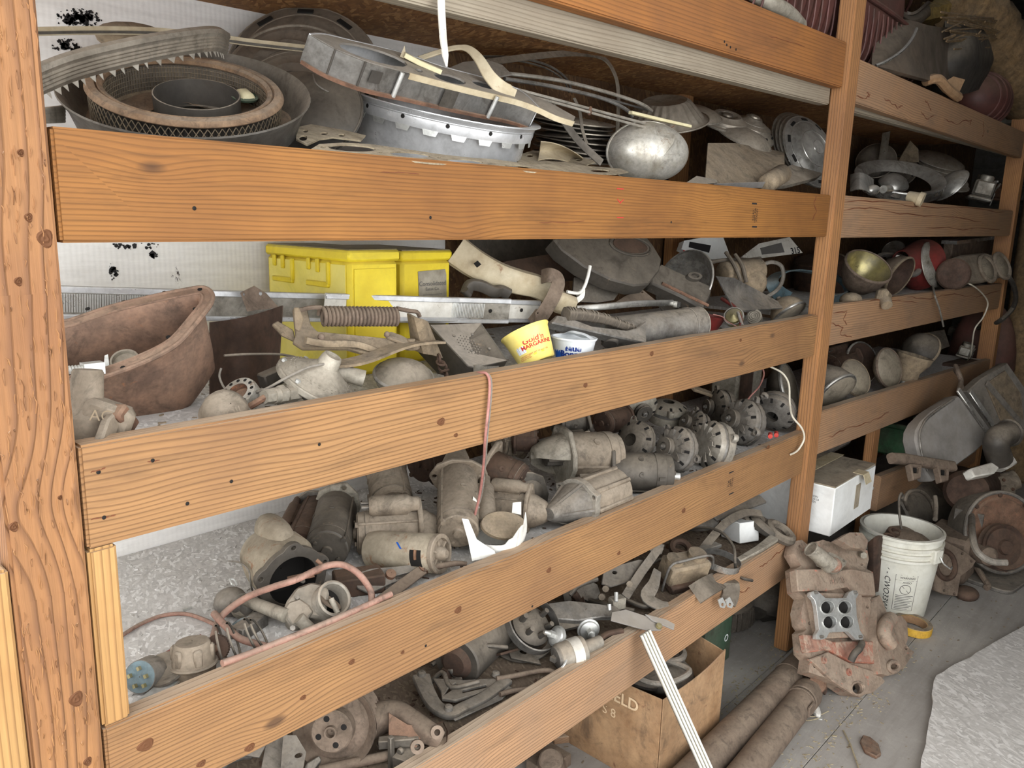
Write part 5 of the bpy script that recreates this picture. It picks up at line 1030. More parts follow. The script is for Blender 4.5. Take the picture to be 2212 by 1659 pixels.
one('dark_back_panel', 'black panel standing at the back above the dark rusty one', 'panel', 'black_worn', lambda m: plate(m, [(985, 500), (1240, 500), (1240, 548), (1110, 566), (1050, 560)], W(1110, 530, .56), nrm(0, -1, .1), .012))
# --- worn black shell, chrome dish, tool
t = thing('black_shell', 'worn black moulded shell with an oval recess under the second rail', 'cover', W(1330, 600, .3))
p0 = W(1320, 560, .24); nn = nrm(-.12, -.75, .62)
part(t, 'shell', 'black_worn', lambda m: plate(m, [(1195, 515), (1215, 540), (1262, 575), (1320, 604), (1370, 617), (1402, 614), (1425, 585), (1430, 560), (1412, 530), (1395, 508), (1300, 505)], p0, nn, .05), bevel=.014)
part(t, 'recess', 'rust_dark', lambda m: plate(m, ov(1362, 530, 38, 15, -12, 20), p0 + nn * .002, nn, .01))
part(t, 'recess_rim', 'black_worn', lambda m: m.tube(plpath(ov(1362, 532, 45, 19, -12, 26), p0 + nn * .001, nn), .004, 6, closed=True))
hubcap('dished chrome hubcap behind the worn tool body', 1480, 612, .26, 78, .72, 150, 'chrome_dusty', 3, depth=.16)
t = thing('tool_body', 'worn black and tan tool body lying across the chrome dish', 'tool', W(1470, 640, .2))
p0 = W(1470, 610, .2); nn = nrm(-.25, -.75, .6)
part(t, 'body', 'black_worn', lambda m: plate(m, [(1406, 590), (1428, 568), (1470, 588), (1540, 618), (1536, 638), (1520, 668), (1470, 640), (1408, 612)], p0, nn, .045), bevel=.008)
part(t, 'boss', 'black_worn', lambda m: m.lathe([(.022, 0), (.02, .012), (.012, .013), (.01, .004), (.001, .004)], 20, axm(onpl(1497, 600, p0, nn), nn) @ Matrix.Diagonal((.7, 1.4, 1, 1))))
part(t, 'edge', 'rust', lambda m: m.sweep(plpath([(1430, 612), (1480, 636), (1530, 660)], p0 + nn * .002, nn), rrect(.008, .01, .003, 2)))
# --- armrest, can, chrome strip
t = thing('arm_rest', 'grey metal arm rest with a ribbed rubber pad', 'armrest', W(1300, 735, .1))
p0 = W(1290, 700, .1); nn = nrm(-.1, -.8, .6)
part(t, 'frame', 'steel_grey', lambda m: plate(m, [(1192, 697), (1203, 680), (1226, 684), (1280, 704), (1355, 713), (1375, 708), (1396, 692), (1398, 742), (1330, 728), (1270, 714)], p0, nn, .03), bevel=.003)
ap = bez(W3([(1222, 678, .13), (1260, 680, .12), (1310, 690, .11), (1352, 705, .10), (1376, 712, .1)]), 6)
part(t, 'pad', 'rubber_tan', lambda m: m.sweep(ap, rrect(.03, .026, .008, 3), up=(0, -.4, .9), sc=lambda s: 1.1 - .5 * s))
for k in range(15):
    q = ap[int(1 + k * (len(ap) - 3) / 15)]; q2 = ap[int(2 + k * (len(ap) - 3) / 15)]
    part(t, 'pad_rib', 'rubber_tan', lambda m: m.torus(axm(q, q2 - q + Vector((.002, -.001, -.001))), .0155 * (1.1 - .5 * k / 15), .0022, 14, 5))
t = thing('tin_can', 'worn grey metal tube end lying on the third rail', 'tube', W(1450, 735, .08))
a, b = W(1330, 722, .14), W(1509, 698, .06)
part(t, 'tube', 'cast_grey', lambda m: m.lathe([(.001, 0), (.048, 0), (.048, (b - a).length - .001), (.044, (b - a).length), (.042, (b - a).length - .04)], 36, axm(a, b - a)))
part(t, 'bead', 'cast_grey', lambda m: m.torus(axm(a + (b - a) * .85, b - a), .0485, .0022, 36, 6))
part(t, 'spots', 'cast_pale', lambda m: m.torus(axm(b, b - a), .046, .0025, 36, 6))
one('chrome_strip', 'slim chrome trim strip with a clip at its end', 'trim', 'chrome_dusty', lambda m: (m.sweep(bez(W3([(1245, 667, .2), (1310, 662, .17), (1380, 656, .15), (1452, 654, .14)]), 5), rrect(.011, .018, .004, 2)), m.box((0, 0, 0), (.02, .014, .018), frm(W(1462, 658, .13), W(1485, 662, .13)))))
one('rounded_plate', 'smooth dark grey rounded blade below the black shell', 'plate', 'steel_dark', lambda m: plate(m, [(1240, 600), (1282, 594), (1318, 612), (1336, 634), (1326, 648), (1290, 654), (1256, 652), (1238, 630)], W(1290, 625, .27), nrm(-.3, -.85, .4), .006))
one('tan_plate', 'tan steel plate with a corner hole above the chrome strip', 'plate', 'rust_pipe', lambda m: plate(m, [(1318, 660), (1350, 640), (1386, 624), (1420, 652), (1400, 660)], W(1365, 645, .24), nrm(-.1, -.7, .7), .005, [ov(1387, 631, 3, 2)]))
one('rubber_bumper', 'small black rubber foot under the arm rest', 'foot', 'black_rubber', lambda m: m.cyl(W(1318, 745, .09), W(1318, 728, .1), .022, .024, 18, e=.004))
# --- bundle on the right of the shelf
t = thing('license_plate', 'old pale number plate ending in 315 tucked under the rail', 'number plate', W(1680, 545, .45))
p0 = W(1690, 535, .42); nn = nrm(-.3, -.88, .35)
part(t, 'plate', 'white_worn', lambda m: plate(m, [(1640, 526), (1706, 512), (1734, 546), (1642, 558), (1600, 556)], p0, nn, .002))
part(t, 'picture', 'ink_grey', lambda m: plate(m, [(1642, 536), (1688, 524), (1695, 545), (1646, 550)], p0 + nn * .0008, nn, .0004))
q = onpl(1718, 542, p0, nn); text(t, '315', 'ink_black', frm(q, onpl(1732, 540, p0, nn), nn) , .038, bold=.001, depth=.0012)
one('carton_scrap', 'crumpled white carton with black and red print at the back', 'carton', 'box_white', lambda m: plate(m, [(1478, 520), (1560, 506), (1580, 560), (1520, 560), (1472, 538)], W(1520, 535, .5), nrm(-.3, -.9, .3), .03))
for nm, mt, px_ in (('black_print', 'ink_black', [(1490, 522), (1536, 530), (1532, 546), (1488, 534)]), ('red_print', 'ink_red', [(1476, 540), (1506, 548), (1506, 556), (1476, 550)])): part(bpy.data.objects['carton_scrap'], nm, mt, lambda m: plate(m, px_, W(1520, 535, .498), nrm(-.3, -.9, .3), .0004))
t = thing('wiper_motor', 'tan wrapped wiper motor with thick looped leads', 'motor', W(1620, 640, .26))
part(t, 'body', 'dust_tan', lambda m: (m.cyl(W(1560, 590, .3), W(1640, 585, .24), .042, .048, 22, e=.008), m.ball(W(1625, 610, .24), (.06, .05, .055), 16, 10)), ang=60)
for k, pp in enumerate((((1514, 573, .32), (1560, 562, .3), (1610, 562, .28), (1642, 558, .27)), ((1568, 545, .3), (1585, 570, .26), (1598, 600, .23), (1600, 620, .22)), ((1588, 550, .28), (1604, 575, .24), (1612, 610, .22)), ((1640, 560, .27), (1642, 600, .24), (1636, 640, .22)))): part(t, 'lead', 'rubber_tan', lambda m: m.tube(bez(W3(pp), 5), .007, 8))
wire('hose_loop', 'pale grey hose looping in front of the blue lamp ring', 'wire_grey', [(1648, 572, .24), (1668, 566, .22), (1688, 575, .2), (1692, 600, .19), (1680, 625, .19), (1655, 642, .2), (1640, 650, .2)], .0075, 'hose')
one('clear_bag', 'grey folded plastic bag with dark stripes in the clutter', 'bag', 'steel_grey', lambda m: m.sheet(lambda u, v: py(1545 + 40 * u + 118 * v * (.35 + .65 * u), 596 + 4 * u + 66 * v - 20 * v * (1 - u) * -.6, .19 - .07 * v + .03 * math.sin(PI * v)), 8, 8, .004))
one('round_lamp_ring', 'light blue painted headlamp ring, broken, by the middle post', 'lamp ring', 'teal_paint', lambda m: m.sweep(bez(W3([(1700, 645, .2), (1678, 628, .22), (1668, 606, .24), (1685, 590, .27), (1716, 584, .3), (1754, 588, .32), (1800, 596, .3), (1828, 616, .26), (1826, 640, .22), (1796, 652, .19)]), 5), [(-.004, -.03), (.004, -.03), (.004, .03), (-.004, .03)], up=(-.1, -.3, .95), sc=lambda s: 1 - .35 * math.sin(PI * s)))
t = thing('brass_lamp', 'small brass signal lamp near the rail on the third shelf', 'lamp', W(1585, 705, .1)); M, R, c, n = disc_m(1585, 683, .12, 21, .85, 110)
part(t, 'shell', 'reflector_gold', lambda m: m.lathe([(R, -.02), (R, -.004), (R * .8, .006), (.001, .014)], 24, M)); part(t, 'rim', 'chrome_dusty', lambda m: m.torus(M, R, .003, 24, 6))
t = thing('signal_bulb', 'coiled pale bulb base beside the brass lamp', 'bulb', W(1628, 700, .12)); M, R, c, n = disc_m(1629, 683, .12, 17, .9, 110)
part(t, 'base', 'cast_pale', lambda m: m.cyl(c, c - n * .03, R, n=20)); part(t, 'coil', 'cast_pale', lambda m: [m.torus(M @ T(0, 0, .003), R * q, .0018, 20, 5) for q in (.3, .55, .8)])
one('red_probe', 'chrome handled red test probe resting on the rail', 'probe', 'red_paint', lambda m: m.tube(bez(W3([(1560, 645, .2), (1585, 662, .14), (1597, 680, .1), (1602, 702, .06)]), 5), .0065, 10))
part(bpy.data.objects['red_probe'], 'tip', 'chrome_dusty', lambda m: m.tube(W3([(1594, 675, .095), (1604, 704, .055)]), .005, 10))
lamp('chrome rimmed signal lamp lying face down beside the middle post', 1705, 678, .12, 42, .28, -55, 'dust_tan', 'lens_glass', 'chrome_dusty', 1.0, cat='lamp', name='signal_lamp')
one('red_funnel', 'red plastic funnel behind the grey tube end', 'funnel', 'red_paint', lambda m: m.lathe([(.05, .06), (.046, .06), (.02, 0), (.024, 0)], 24, axm(W(1530, 720, .2), (.1, -.1, 1))))
wire('thin_lead', 'thin red lead at the brass lamp', 'wire_pink', [(1540, 679, .14), (1560, 684, .12), (1572, 695, .1), (1600, 708, .06), (1616, 704, .05)], .0016)
one('chrome_tubes', 'thin chrome tubes lying under the light blue ring', 'tube', 'chrome_dusty', lambda m: (m.tube(W3([(1645, 618, .3), (1745, 662, .2)]), .005, 8), m.tube(W3([(1640, 628, .3), (1742, 676, .19)]), .004, 8)))
one('dark_drum', 'dark brown drum standing behind the middle post', 'drum', 'rust_dark', lambda m: m.cyl(W(1770, 640, .5), W(1770, 560, .5), .12, n=28, e=.006))
# ================================================================== SHELF 3, far bay
lamp('pale lamp shell on edge just past the middle post', 1808, 590, .45, 42, .55, 175, 'dust_tan', 'dust_tan', 'dust_tan', .6, name='lamp_shell', cat='headlight')
lamp('big brown headlight bucket with a golden reflector', 1876, 576, .13, 54, .55, 60, 'rust_pipe', 'reflector_gold', 'rust_pipe', 1.35, bowl=True)
lamp('brown headlight bucket with a chrome band facing down', 1944, 597, .16, 48, .42, -28, 'rust_pipe', 'rust_dark', 'dust_tan', 1.0, bowl=True, name='headlight_bucket')
one('chrome_band', 'chrome ring resting on the brown bucket', 'trim ring', 'chrome_dusty', lambda m: m.torus(disc_m(1940, 572, .26, 46, .4, 70)[0], disc_m(1940, 572, .26, 46, .4, 70)[1], .016, 36, 8, ry=.012))
one('red_cone', 'dusty red metal cone between bucket and chrome disc', 'cone', 'red_paint', lambda m: m.lathe([(.13, 0), (.134, .004), (.05, .19), (.045, .19), (.125, .006)], 36, axm(W(1990, 572, .2), W(1936, 560, .26) - W(1990, 572, .2))))
hubcap('round chrome disc with a dark centre beside the red shade', 2012, 572, .14, 50, .42, 14, 'chrome_worn', 1, depth=.12)
t = thing('bezel', 'olive twin headlight bezel lying on the far rail', 'bezel', W(2100, 600, .1))
p0 = W(2100, 580, .06); nn = nrm(-.2, -.86, .42)
part(t, 'panel', 'cast_tan', lambda m: plate(m, [(2030, 566), (2080, 550), (2130, 545), (2160, 554), (2182, 578), (2172, 596), (2130, 608), (2092, 612), (2080, 602), (2034, 612)], p0, nn, .05), bevel=.01)
for u, v in ((2128, 582), (2160, 576)):
    q = onpl(u, v, p0, nn); Mb = axm(q, nn); part(t, 'lamp_ring', 'cast_tan', lambda m: m.torus(Mb @ T(0, 0, .012), .075, .012, 28, 8)); part(t, 'lens', 'light_glass', lambda m: m.lathe([(.07, .01), (.05, .022), (.001, .03)], 24, Mb))
one('chrome_edge_strip', 'tan strip with a chrome top edge under the far second rail', 'trim', 'rust_pipe', lambda m: m.box((0, 0, 0), (.95, .05, .10), frm(W(2095, 537, .2), W(2160, 527, .2))), bevel=.006)
part(bpy.data.objects['chrome_edge_strip'], 'chrome_edge', 'chrome_dusty', lambda m: m.box((0, -.01, .055), (1.0, .08, .02), frm(W(2095, 537, .2), W(2160, 527, .2))))
one('round_socket', 'round dusty lamp socket left of the olive bezel', 'socket', 'rust_dark', lambda m: m.cyl(W(2056, 598, .12), W(2060, 592, .02), .075, .08, 24, e=.008))
t = thing('wooden_plug', 'brown knobby plug hanging over the far third rail', 'plug', W(1910, 650, -.02))
part(t, 'head', 'dust_tan', lambda m: m.box((0, 0, 0), (.07, .05, .06), T(*W(1908, 642, .0)) @ RY(20)), bevel=.012); part(t, 'stem', 'dust_tan', lambda m: m.cyl(W(1912, 650, -.015), W(1916, 660, -.03), .025, .022, 12))
one('tan_lump', 'pale stone like lump behind the middle post on the rail', 'lump', 'dust_tan', lambda m: m.ball(W(1838, 648, .05), (.06, .04, .03), 14, 8), ang=80)
lamp('hidden dark lamp between the gold reflector and the red shade', 1930, 540, .4, 26, .7, 120, 'rust_dark', 'chrome_dusty', 'chrome_dusty', .8, name='spot_lamp', cat='lamp')
wire('hanging_wire', 'pale wire hanging from the far third rail', 'wire_white', [(2085, 612, .02), (2098, 615, -.02), (2120, 632, -.03), (2134, 655, -.03), (2124, 685, -.02), (2106, 710, .0), (2100, 745, .02), (2096, 770, .05), (2088, 780, .1)], .004)
wire('black_cable', 'thick black cable looped over the end post', 'black_rubber', [(2150, 590, .02), (2180, 600, -.06), (2194, 635, -.08), (2188, 665, -.06), (2165, 690, -.03), (2140, 702, .04), (2112, 708, .12)], .014, 'cable')
wire('thin_cable', 'thin dark wire hanging on the far third rail below the red shade', 'wire_grey', [(2015, 618, .04), (2020, 640, -.02), (2030, 670, -.03), (2038, 705, -.02)], .0045)
# ================================================================== SHELF 4, near bay: starters and alternators
D4 = DZ[4]
def Q(u, v, h=.0): return pz(u, v, D4 + h)
def Q3(pts): return [Q(*p) for p in pts]
# --- bell shaped tail housing
t = thing('tail_housing', 'tan bell shaped gearbox tail housing with a scalloped dark flange', 'casting', Q(600, 1260, 0))
ca = Q(628, 1248, .062); cb = Q(548, 1170, .075); ax = (ca - cb).normalized(); Mh = axm(ca, ax); Rh = .062
part(t, 'bell', 'cast_speck', lambda m: m.lathe([(Rh * .96, 0), (Rh * 1.02, -.03), (Rh * .98, -.08), (Rh * .82, -.13), (Rh * .5, -.15), (.001, -.154)], 36, Mh, fn=lambda r, h, a, j: (r * (1 + .18 * math.exp(-((a - 5.6) / .5) ** 2) * (1 if 0 < j < 4 else 0)), h)))
part(t, 'hump', 'cast_speck', lambda m: m.ball((0, 0, 0), (.075, .034, .04), 18, 10, frm(ca - ax * .03 + Vector((.012, .015, .045)), cb + Vector((.02, .03, .05)))  @ T(.05, 0, 0)), ang=80)
part(t, 'flange', 'black_worn', lambda m: m.prism([(Rh * (1.12 + .16 * max(0, math.cos(5 * a))) * math.cos(a), Rh * (1.12 + .16 * max(0, math.cos(5 * a))) * math.sin(a)) for a in (2 * PI * k / 60 for k in range(60))], 0, .014, Mh, [circ(Rh * .8, 30)] + [circ(.005, 8, Rh * 1.12 * math.cos(2 * PI * k / 5), Rh * 1.12 * math.sin(2 * PI * k / 5)) for k in range(5)]), bevel=.002)
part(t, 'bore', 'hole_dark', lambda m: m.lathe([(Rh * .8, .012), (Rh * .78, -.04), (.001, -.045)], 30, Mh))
wire('steel_wire', 'thin springy wire curling over the tail housing', 'wire_grey', [(495, 1212, .03), (520, 1218, .05), (538, 1240, .06), (542, 1265, .05), (555, 1288, .04)] and [tuple(proj(Q(u, v, h))) + (Q(u, v, h).y,) for u, v, h in ((495, 1212, .06), (520, 1216, .08), (537, 1232, .08), (541, 1255, .06), (546, 1276, .03), (565, 1295, .01))], .0018)
# --- starters and generators
GS = 'starter motors piled on the fourth shelf'
starter('dark upright starter with open nose, tallest at the left of the pile', Q(706, 1190, .052), Q(737, 1056, .075), .049, 'black_worn', .36, 0, 200, 'cast_pale', group=GS, band=False)
starter('brown smaller starter behind the dark upright one', Q(648, 1185, .042), Q(695, 1078, .055), .042, 'rust_dark', .26, .6, -60, 'cast_grey', group=GS, band=False)
starter('tan starter lying behind the speckled generator', Q(770, 1152, .05), Q(955, 1140, .05), .050, 'cast_tan', .3, .9, 10, group=GS, band=False, mouth=False)
t = thing('generator', 'pale tan generator with rust flecks and a blue scuff', 'generator', Q(880, 1225, 0))
ga, gb = W(803, 1186, .26), W(950, 1196, .09); AX = axm(ga, gb - ga); L = (gb - ga).length; r_ = .042
part(t, 'body', 'cast_speck', lambda m: m.lathe([(.001, 0), (r_ * .9, 0), (r_, .004), (r_, L * .96), (r_ * .97, L * .97)], 36, AX), label='pale speckled barrel')
part(t, 'end_frame', 'cast_tan', lambda m: (m.ring(AX @ T(0, 0, L * .96), r_ * 1.03, r_ * .8, .012, 36, .002), m.lathe([(r_ * .82, L * .97), (r_ * .4, L * .985), (r_ * .34, L * 1.06), (r_ * .2, L * 1.1), (.001, L * 1.1)], 24, AX)))
for k in range(6): part(t, 'spoke', 'cast_tan', lambda m: m.box((r_ * .6, 0, L * .985), (r_ * .5, .004, .008), AX @ Matrix.Rotation(k * PI / 3, 4, 'Z')))
part(t, 'window', 'hole_dark', lambda m: m.sheet(lambda u, v: AX @ Vector((r_ * 1.003 * math.cos(-.1 + .9 * u + facing(AX)), r_ * 1.003 * math.sin(-.1 + .9 * u + facing(AX)), L * (.72 + .16 * v))), 6, 2, .0003))
part(t, 'brush', 'copper_wire', lambda m: m.tube([AX @ Vector((r_ * 1.0 * math.cos(-.1 + .12 * k + facing(AX)), r_ * 1.0 * math.sin(-.1 + .12 * k + facing(AX)), L * .8)) for k in range(5)], .004, 6))
part(t, 'blue_scuff', 'ink_blue', lambda m: m.sheet(lambda u, v: AX @ Vector((r_ * 1.002 * math.cos(facing(AX) - .45 + .35 * u), r_ * 1.002 * math.sin(facing(AX) - .45 + .35 * u), L * (.5 + .03 * v + .08 * u))), 5, 2, .0003))
part(t, 'stud', 'cast_pale', lambda m: m.cyl(AX @ Vector((0, -.01, -.02)), AX @ Vector((0, -.01, .0)), .007, n=10))
starter('tan barrel starter standing on end under the third rail', Q(848, 1092, .06), Q(832, 1004, .12), .052, 'cast_tan', .02, 0, 0, group=GS)
starter('cast starter with open gear nose standing in the middle of the pile', Q(990, 1150, .06), Q(988, 972, .16), .050, 'cast_tan', .38, .85, 95, group=GS, band=False)
starter('starter with a big oval flange tipped towards the camera', Q(1125, 1045, .10), Q(1052, 1010, .13), .052, 'rust_dark', .1, 0, 30, 'cast_tan', group=GS)
t = starter('large tan starter with scraped paint and cast front housing', Q(1330, 982, .10), Q(1150, 985, .12), .066, 'cast_tan', .38, .6, -140, 'cast_pale', group=GS)
part(t, 'paint_scrape', 'black_paint', lambda m: plate(m, [(1262, 975), (1280, 970), (1302, 978), (1305, 990), (1296, 1000), (1290, 986), (1275, 984)], Q(1285, 985, .10) + Vector((-.035, -.053, .015)), nrm(-.5, -.8, .3), .0006))
t = thing('gear_starter', 'pale ribbed gear reduction starter with triangular flange by the rail', 'starter motor', Q(1270, 1115, 0))
ga, gb = Q(1335, 1052, .058), Q(1215, 1100, .055); F = frm(ga, gb); L = (gb - ga).length; AX = F @ Matrix.Rotation(PI / 2, 4, 'Y')
part(t, 'case', 'cast_tan', lambda m: m.lathe([(.001, 0), (.045, 0), (.056, .012), (.058, L * .5), (.052, L * .72)], 30, AX))
for k in range(7): part(t, 'rib', 'cast_tan', lambda m: m.box((L * .36, 0, .058), (L * .62, .012, .010), F @ RX(-150 + 50 * k)), bevel=.003)
part(t, 'flange', 'alum_dusty', lambda m: m.prism([(.066 * math.cos(a) * (1.18 if k % 8 == 0 else 1), .066 * math.sin(a) * (1.18 if k % 8 == 0 else 1)) for k, a in ((k, 2 * PI * k / 24) for k in range(24))], L * .7, L * .78, AX, [circ(.006, 8, .064 * math.cos(2 * PI * k / 3), .064 * math.sin(2 * PI * k / 3)) for k in range(3)]), bevel=.002)
part(t, 'nose', 'cast_grey', lambda m: m.lathe([(.056, L * .78), (.04, L * .95), (.022, L * 1.18), (.016, L * 1.22), (.001, L * 1.22)], 26, AX))
for k in range(5): part(t, 'nose_web', 'cast_grey', lambda m: m.prism([(.02, L * .78), (.062, L * .78), (.024, L * 1.15)], -.003, .003, F @ RX(72 * k) @ Matrix(((0, 1, 0, 0), (1, 0, 0, 0), (0, 0, 1, 0), (0, 0, 0, 1))) @ RX(0)))
starter('low tan starter lying under the gear starter', Q(1045, 1092, .05), Q(1190, 1108, .05), .046, 'cast_tan', .35, .75, 5, group=GS, band=False, mouth=False)
starter('black paint worn motor with a steel stud at the rail', Q(1448, 1022, .055), Q(1305, 1018, .06), .056, 'black_worn', .1, 0, 0, group=GS)
part(bpy.data.objects[[o.name for o in bpy.data.objects if o.name.startswith('starter_motor')][-1]], 'stud', 'zinc', lambda m: m.cyl(Q(1444, 1028, .045), Q(1456, 1026, .045) + Vector((.0, -.02, 0)), .011, n=12))
# fillers seen in the gaps behind
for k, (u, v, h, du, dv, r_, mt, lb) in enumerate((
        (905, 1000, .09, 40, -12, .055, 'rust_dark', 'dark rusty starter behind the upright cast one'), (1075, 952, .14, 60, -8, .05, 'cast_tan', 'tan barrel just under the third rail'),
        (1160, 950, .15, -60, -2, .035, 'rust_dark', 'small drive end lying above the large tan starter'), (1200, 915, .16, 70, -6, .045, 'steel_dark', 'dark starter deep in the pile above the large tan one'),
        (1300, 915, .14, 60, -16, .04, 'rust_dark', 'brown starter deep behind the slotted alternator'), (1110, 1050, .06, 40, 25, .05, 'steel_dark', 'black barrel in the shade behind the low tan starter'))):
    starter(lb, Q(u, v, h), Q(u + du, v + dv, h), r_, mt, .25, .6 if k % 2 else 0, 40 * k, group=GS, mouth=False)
# --- torn white pot with a dusty disc and wire
t = thing('torn_cup', 'torn white plastic pot holding a dusty oval disc', 'pot', Q(1070, 1180, 0))
cc = Q(1072, 1170, .03); Mc = axm(cc - Vector((0, 0, .03)), (0, 0, 1), (0, -1, 0))
hh = lambda a: .05 + .075 * max(0, math.sin(a * 2.0 + 1.2)) ** 2 * (1 if int(a * 3) % 2 else .5)
part(t, 'wall', 'white_paint', lambda m: m.sheet(lambda u, v: Mc @ Vector(((.058 + .012 * v) * math.cos(2 * PI * u), (.058 + .012 * v) * math.sin(2 * PI * u), hh(2 * PI * u) * v)), 48, 4, .0012), ang=60)
part(t, 'shard', 'white_paint', lambda m: plate(m, [(998, 1120), (1012, 1122), (1030, 1165), (1068, 1190), (1072, 1200), (1020, 1212), (1012, 1170)], cc + Vector((-.03, -.062, .02)), nrm(-.35, -.9, .2), .0015))
part(t, 'shard_tip', 'white_paint', lambda m: plate(m, [(1108, 1086), (1126, 1084), (1126, 1112), (1106, 1108)], cc + Vector((.06, .03, .09)), nrm(-.3, -.9, .2), .0015))
one('oval_disc', 'dusty oval disc standing in the torn white pot', 'disc', 'dust_tan', lambda m: plate(m, ov(1090, 1133, 50, 29, -8, 26), cc + Vector((.02, .0, .05)), nrm(-.15, -.62, .77), .012), bevel=.003)
tw = [(1038, 805, .015), (1052, 808, -.004), (1058, 830, -.008), (1055, 880, -.01), (1048, 950, -.005)]
wire('twin_wire', 'pink and red wire draped over the third rail into the pot', 'wire_pink', [(1018, 808, .05)] + tw + [(1044, 1010, .05), (1036, 1070, .10), (1020, 1135, .14)], .003)
wire('twin_wire', 'grey strand twisted beside the pink wire', 'wire_grey', [(1020, 806, .052)] + [(u + 4, v + 1, y) for u, v, y in tw] + [(1048, 1010, .05), (1040, 1070, .10), (1026, 1120, .13), (1044, 1135, .12), (1036, 1148, .12)], .002)
# --- hinge links in front of the generator
t = thing('link_bars', 'grey slotted link bars riveted together in front of the generator', 'linkage', Q(880, 1265, 0))
p0 = Q(880, 1245, .02); nl = nrm(-.1, -.55, .83)
part(t, 'slotted_plate', 'steel_grey', lambda m: plate(m, [(765, 1240), (800, 1228), (870, 1222), (920, 1214), (934, 1218), (925, 1232), (880, 1248), (840, 1262), (800, 1282), (772, 1270)], p0, nl, .005, [[(852, 1244), (892, 1234), (894, 1240), (856, 1252)]]), bevel=.001)
part(t, 'rusty_bar', 'rust_pipe', lambda m: m.strip(plpath([(812, 1306), (860, 1270), (914, 1230)], p0 + nl * .008, nl), .024, .005, up=nl), bevel=.001)
part(t, 'round_bar', 'rust_pipe', lambda m: m.tube(bez(plpath([(914, 1228), (950, 1222), (985, 1217), (1008, 1218)], p0 + nl * .012, nl), 4), .007, 10, sc=lambda s: 1.2 - .5 * s))
part(t, 'pivot', 'rust', lambda m: (m.lathe([(.013, 0), (.013, .014), (.006, .018), (.001, .018)], 18, axm(onpl(914, 1230, p0, nl), nl)), m.lathe([(.011, 0), (.011, .008), (.001, .01)], 16, axm(onpl(843, 1243, p0, nl), nl))))
one('brown_block', 'oily brown wooden block under the hose', 'block', 'rust_dark', lambda m: m.box((0, 0, .02), (.10, .06, .04), T(*Q(775, 1275, 0)) @ RZ(-25)), bevel=.003)
# --- throttle body carburetor
t = thing('throttle_body', 'pale grey one barrel carburetor with a round open throat', 'carburetor', Q(680, 1340, 0))
M, R, c, n = disc_m(722, 1293, .075, 40, .88, 35); F = axm(c, n)
part(t, 'throat', 'alum_dusty', lambda m: m.lathe([(R * .8, -.012), (R * .82, .0), (R * .9, .003), (R, .001), (R, -.008), (R * .93, -.011), (R * .93, -.016), (R, -.02), (R * .9, -.05), (R * .78, -.052), (R * .8, -.012)], 40, M))
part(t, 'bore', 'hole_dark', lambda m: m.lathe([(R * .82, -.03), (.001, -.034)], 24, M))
part(t, 'choke_plate', 'rust_pipe', lambda m: m.prism(circ(R * .74, 20, 0, 0, 0, R * .5), -.0015, .0015, M @ T(0, 0, -.02) @ RZ(40) @ RX(35)))
part(t, 'choke_shaft', 'cast_pale', lambda m: m.cyl(M @ Vector((-R * .75, 0, -.01)), M @ Vector((R * .1, R * .05, -.008)), .0055, n=10))
part(t, 'body', 'alum_dusty', lambda m: (plate(m, [(612, 1315), (620, 1296), (640, 1268), (672, 1256), (700, 1262), (712, 1275), (704, 1330), (690, 1336), (660, 1330), (648, 1352), (626, 1352), (616, 1335)], c - n * .02 + Vector((-.02, .0, 0)), nrm(-.35, -.6, .72), .05)), bevel=.008)
part(t, 'cover', 'alum_dusty', lambda m: plate(m, [(616, 1312), (624, 1300), (648, 1292), (668, 1306), (678, 1322), (660, 1340), (648, 1350), (630, 1350), (620, 1334)], c - n * .02 + Vector((-.02, -.004, .002)), nrm(-.35, -.6, .72), .012), bevel=.003)
part(t, 'spout', 'cast_pale', lambda m: m.cyl(Q(645, 1335, .035), Q(668, 1358, .012), .011, .012, 16))
part(t, 'inlet_tube', 'cast_pale', lambda m: m.cyl(Q(530, 1296, .04), Q(618, 1330, .035), .011, .013, 18))
part(t, 'linkage', 'rust', lambda m: (m.tube(bez(Q3([(632, 1252, .06), (650, 1250, .075), (668, 1240, .085), (690, 1234, .085), (696, 1222, .1), (684, 1210, .11)]), 4), .004, 8), m.box((0, 0, 0), (.05, .012, .008), frm(Q(650, 1246, .08), Q(694, 1236, .085)))))
for u, v in ((642, 1291), (654, 1256), (632, 1358)): part(t, 'screw', 'steel_grey', lambda m: bolt(m, Q(u, v, .06), (-.3, -.6, .7), .005, .004))
t = thing('fuel_pump', 'blue grey fuel pump with a loop lever at the left of the carburetor', 'fuel pump', Q(515, 1310, 0))
part(t, 'body', 'cast_grey', lambda m: (m.ball((0, 0, 0), (.032, .03, .028), 18, 10, T(*Q(498, 1300, .03))), m.box((0, 0, 0), (.05, .035, .03), frm(Q(528, 1310, .02), Q(560, 1320, .02)))), ang=60)
part(t, 'cup', 'cast_pale', lambda m: m.lathe([(.024, .016), (.022, 0), (.014, -.006), (.001, -.007)], 20, axm(Q(525, 1315, .025), (-.2, -.5, .8))))
part(t, 'lever', 'zinc', lambda m: m.tube(bez(Q3([(516, 1275, .04), (502, 1262, .055), (498, 1252, .06), (506, 1252, .06), (512, 1265, .05)]), 4), .0022, 6))
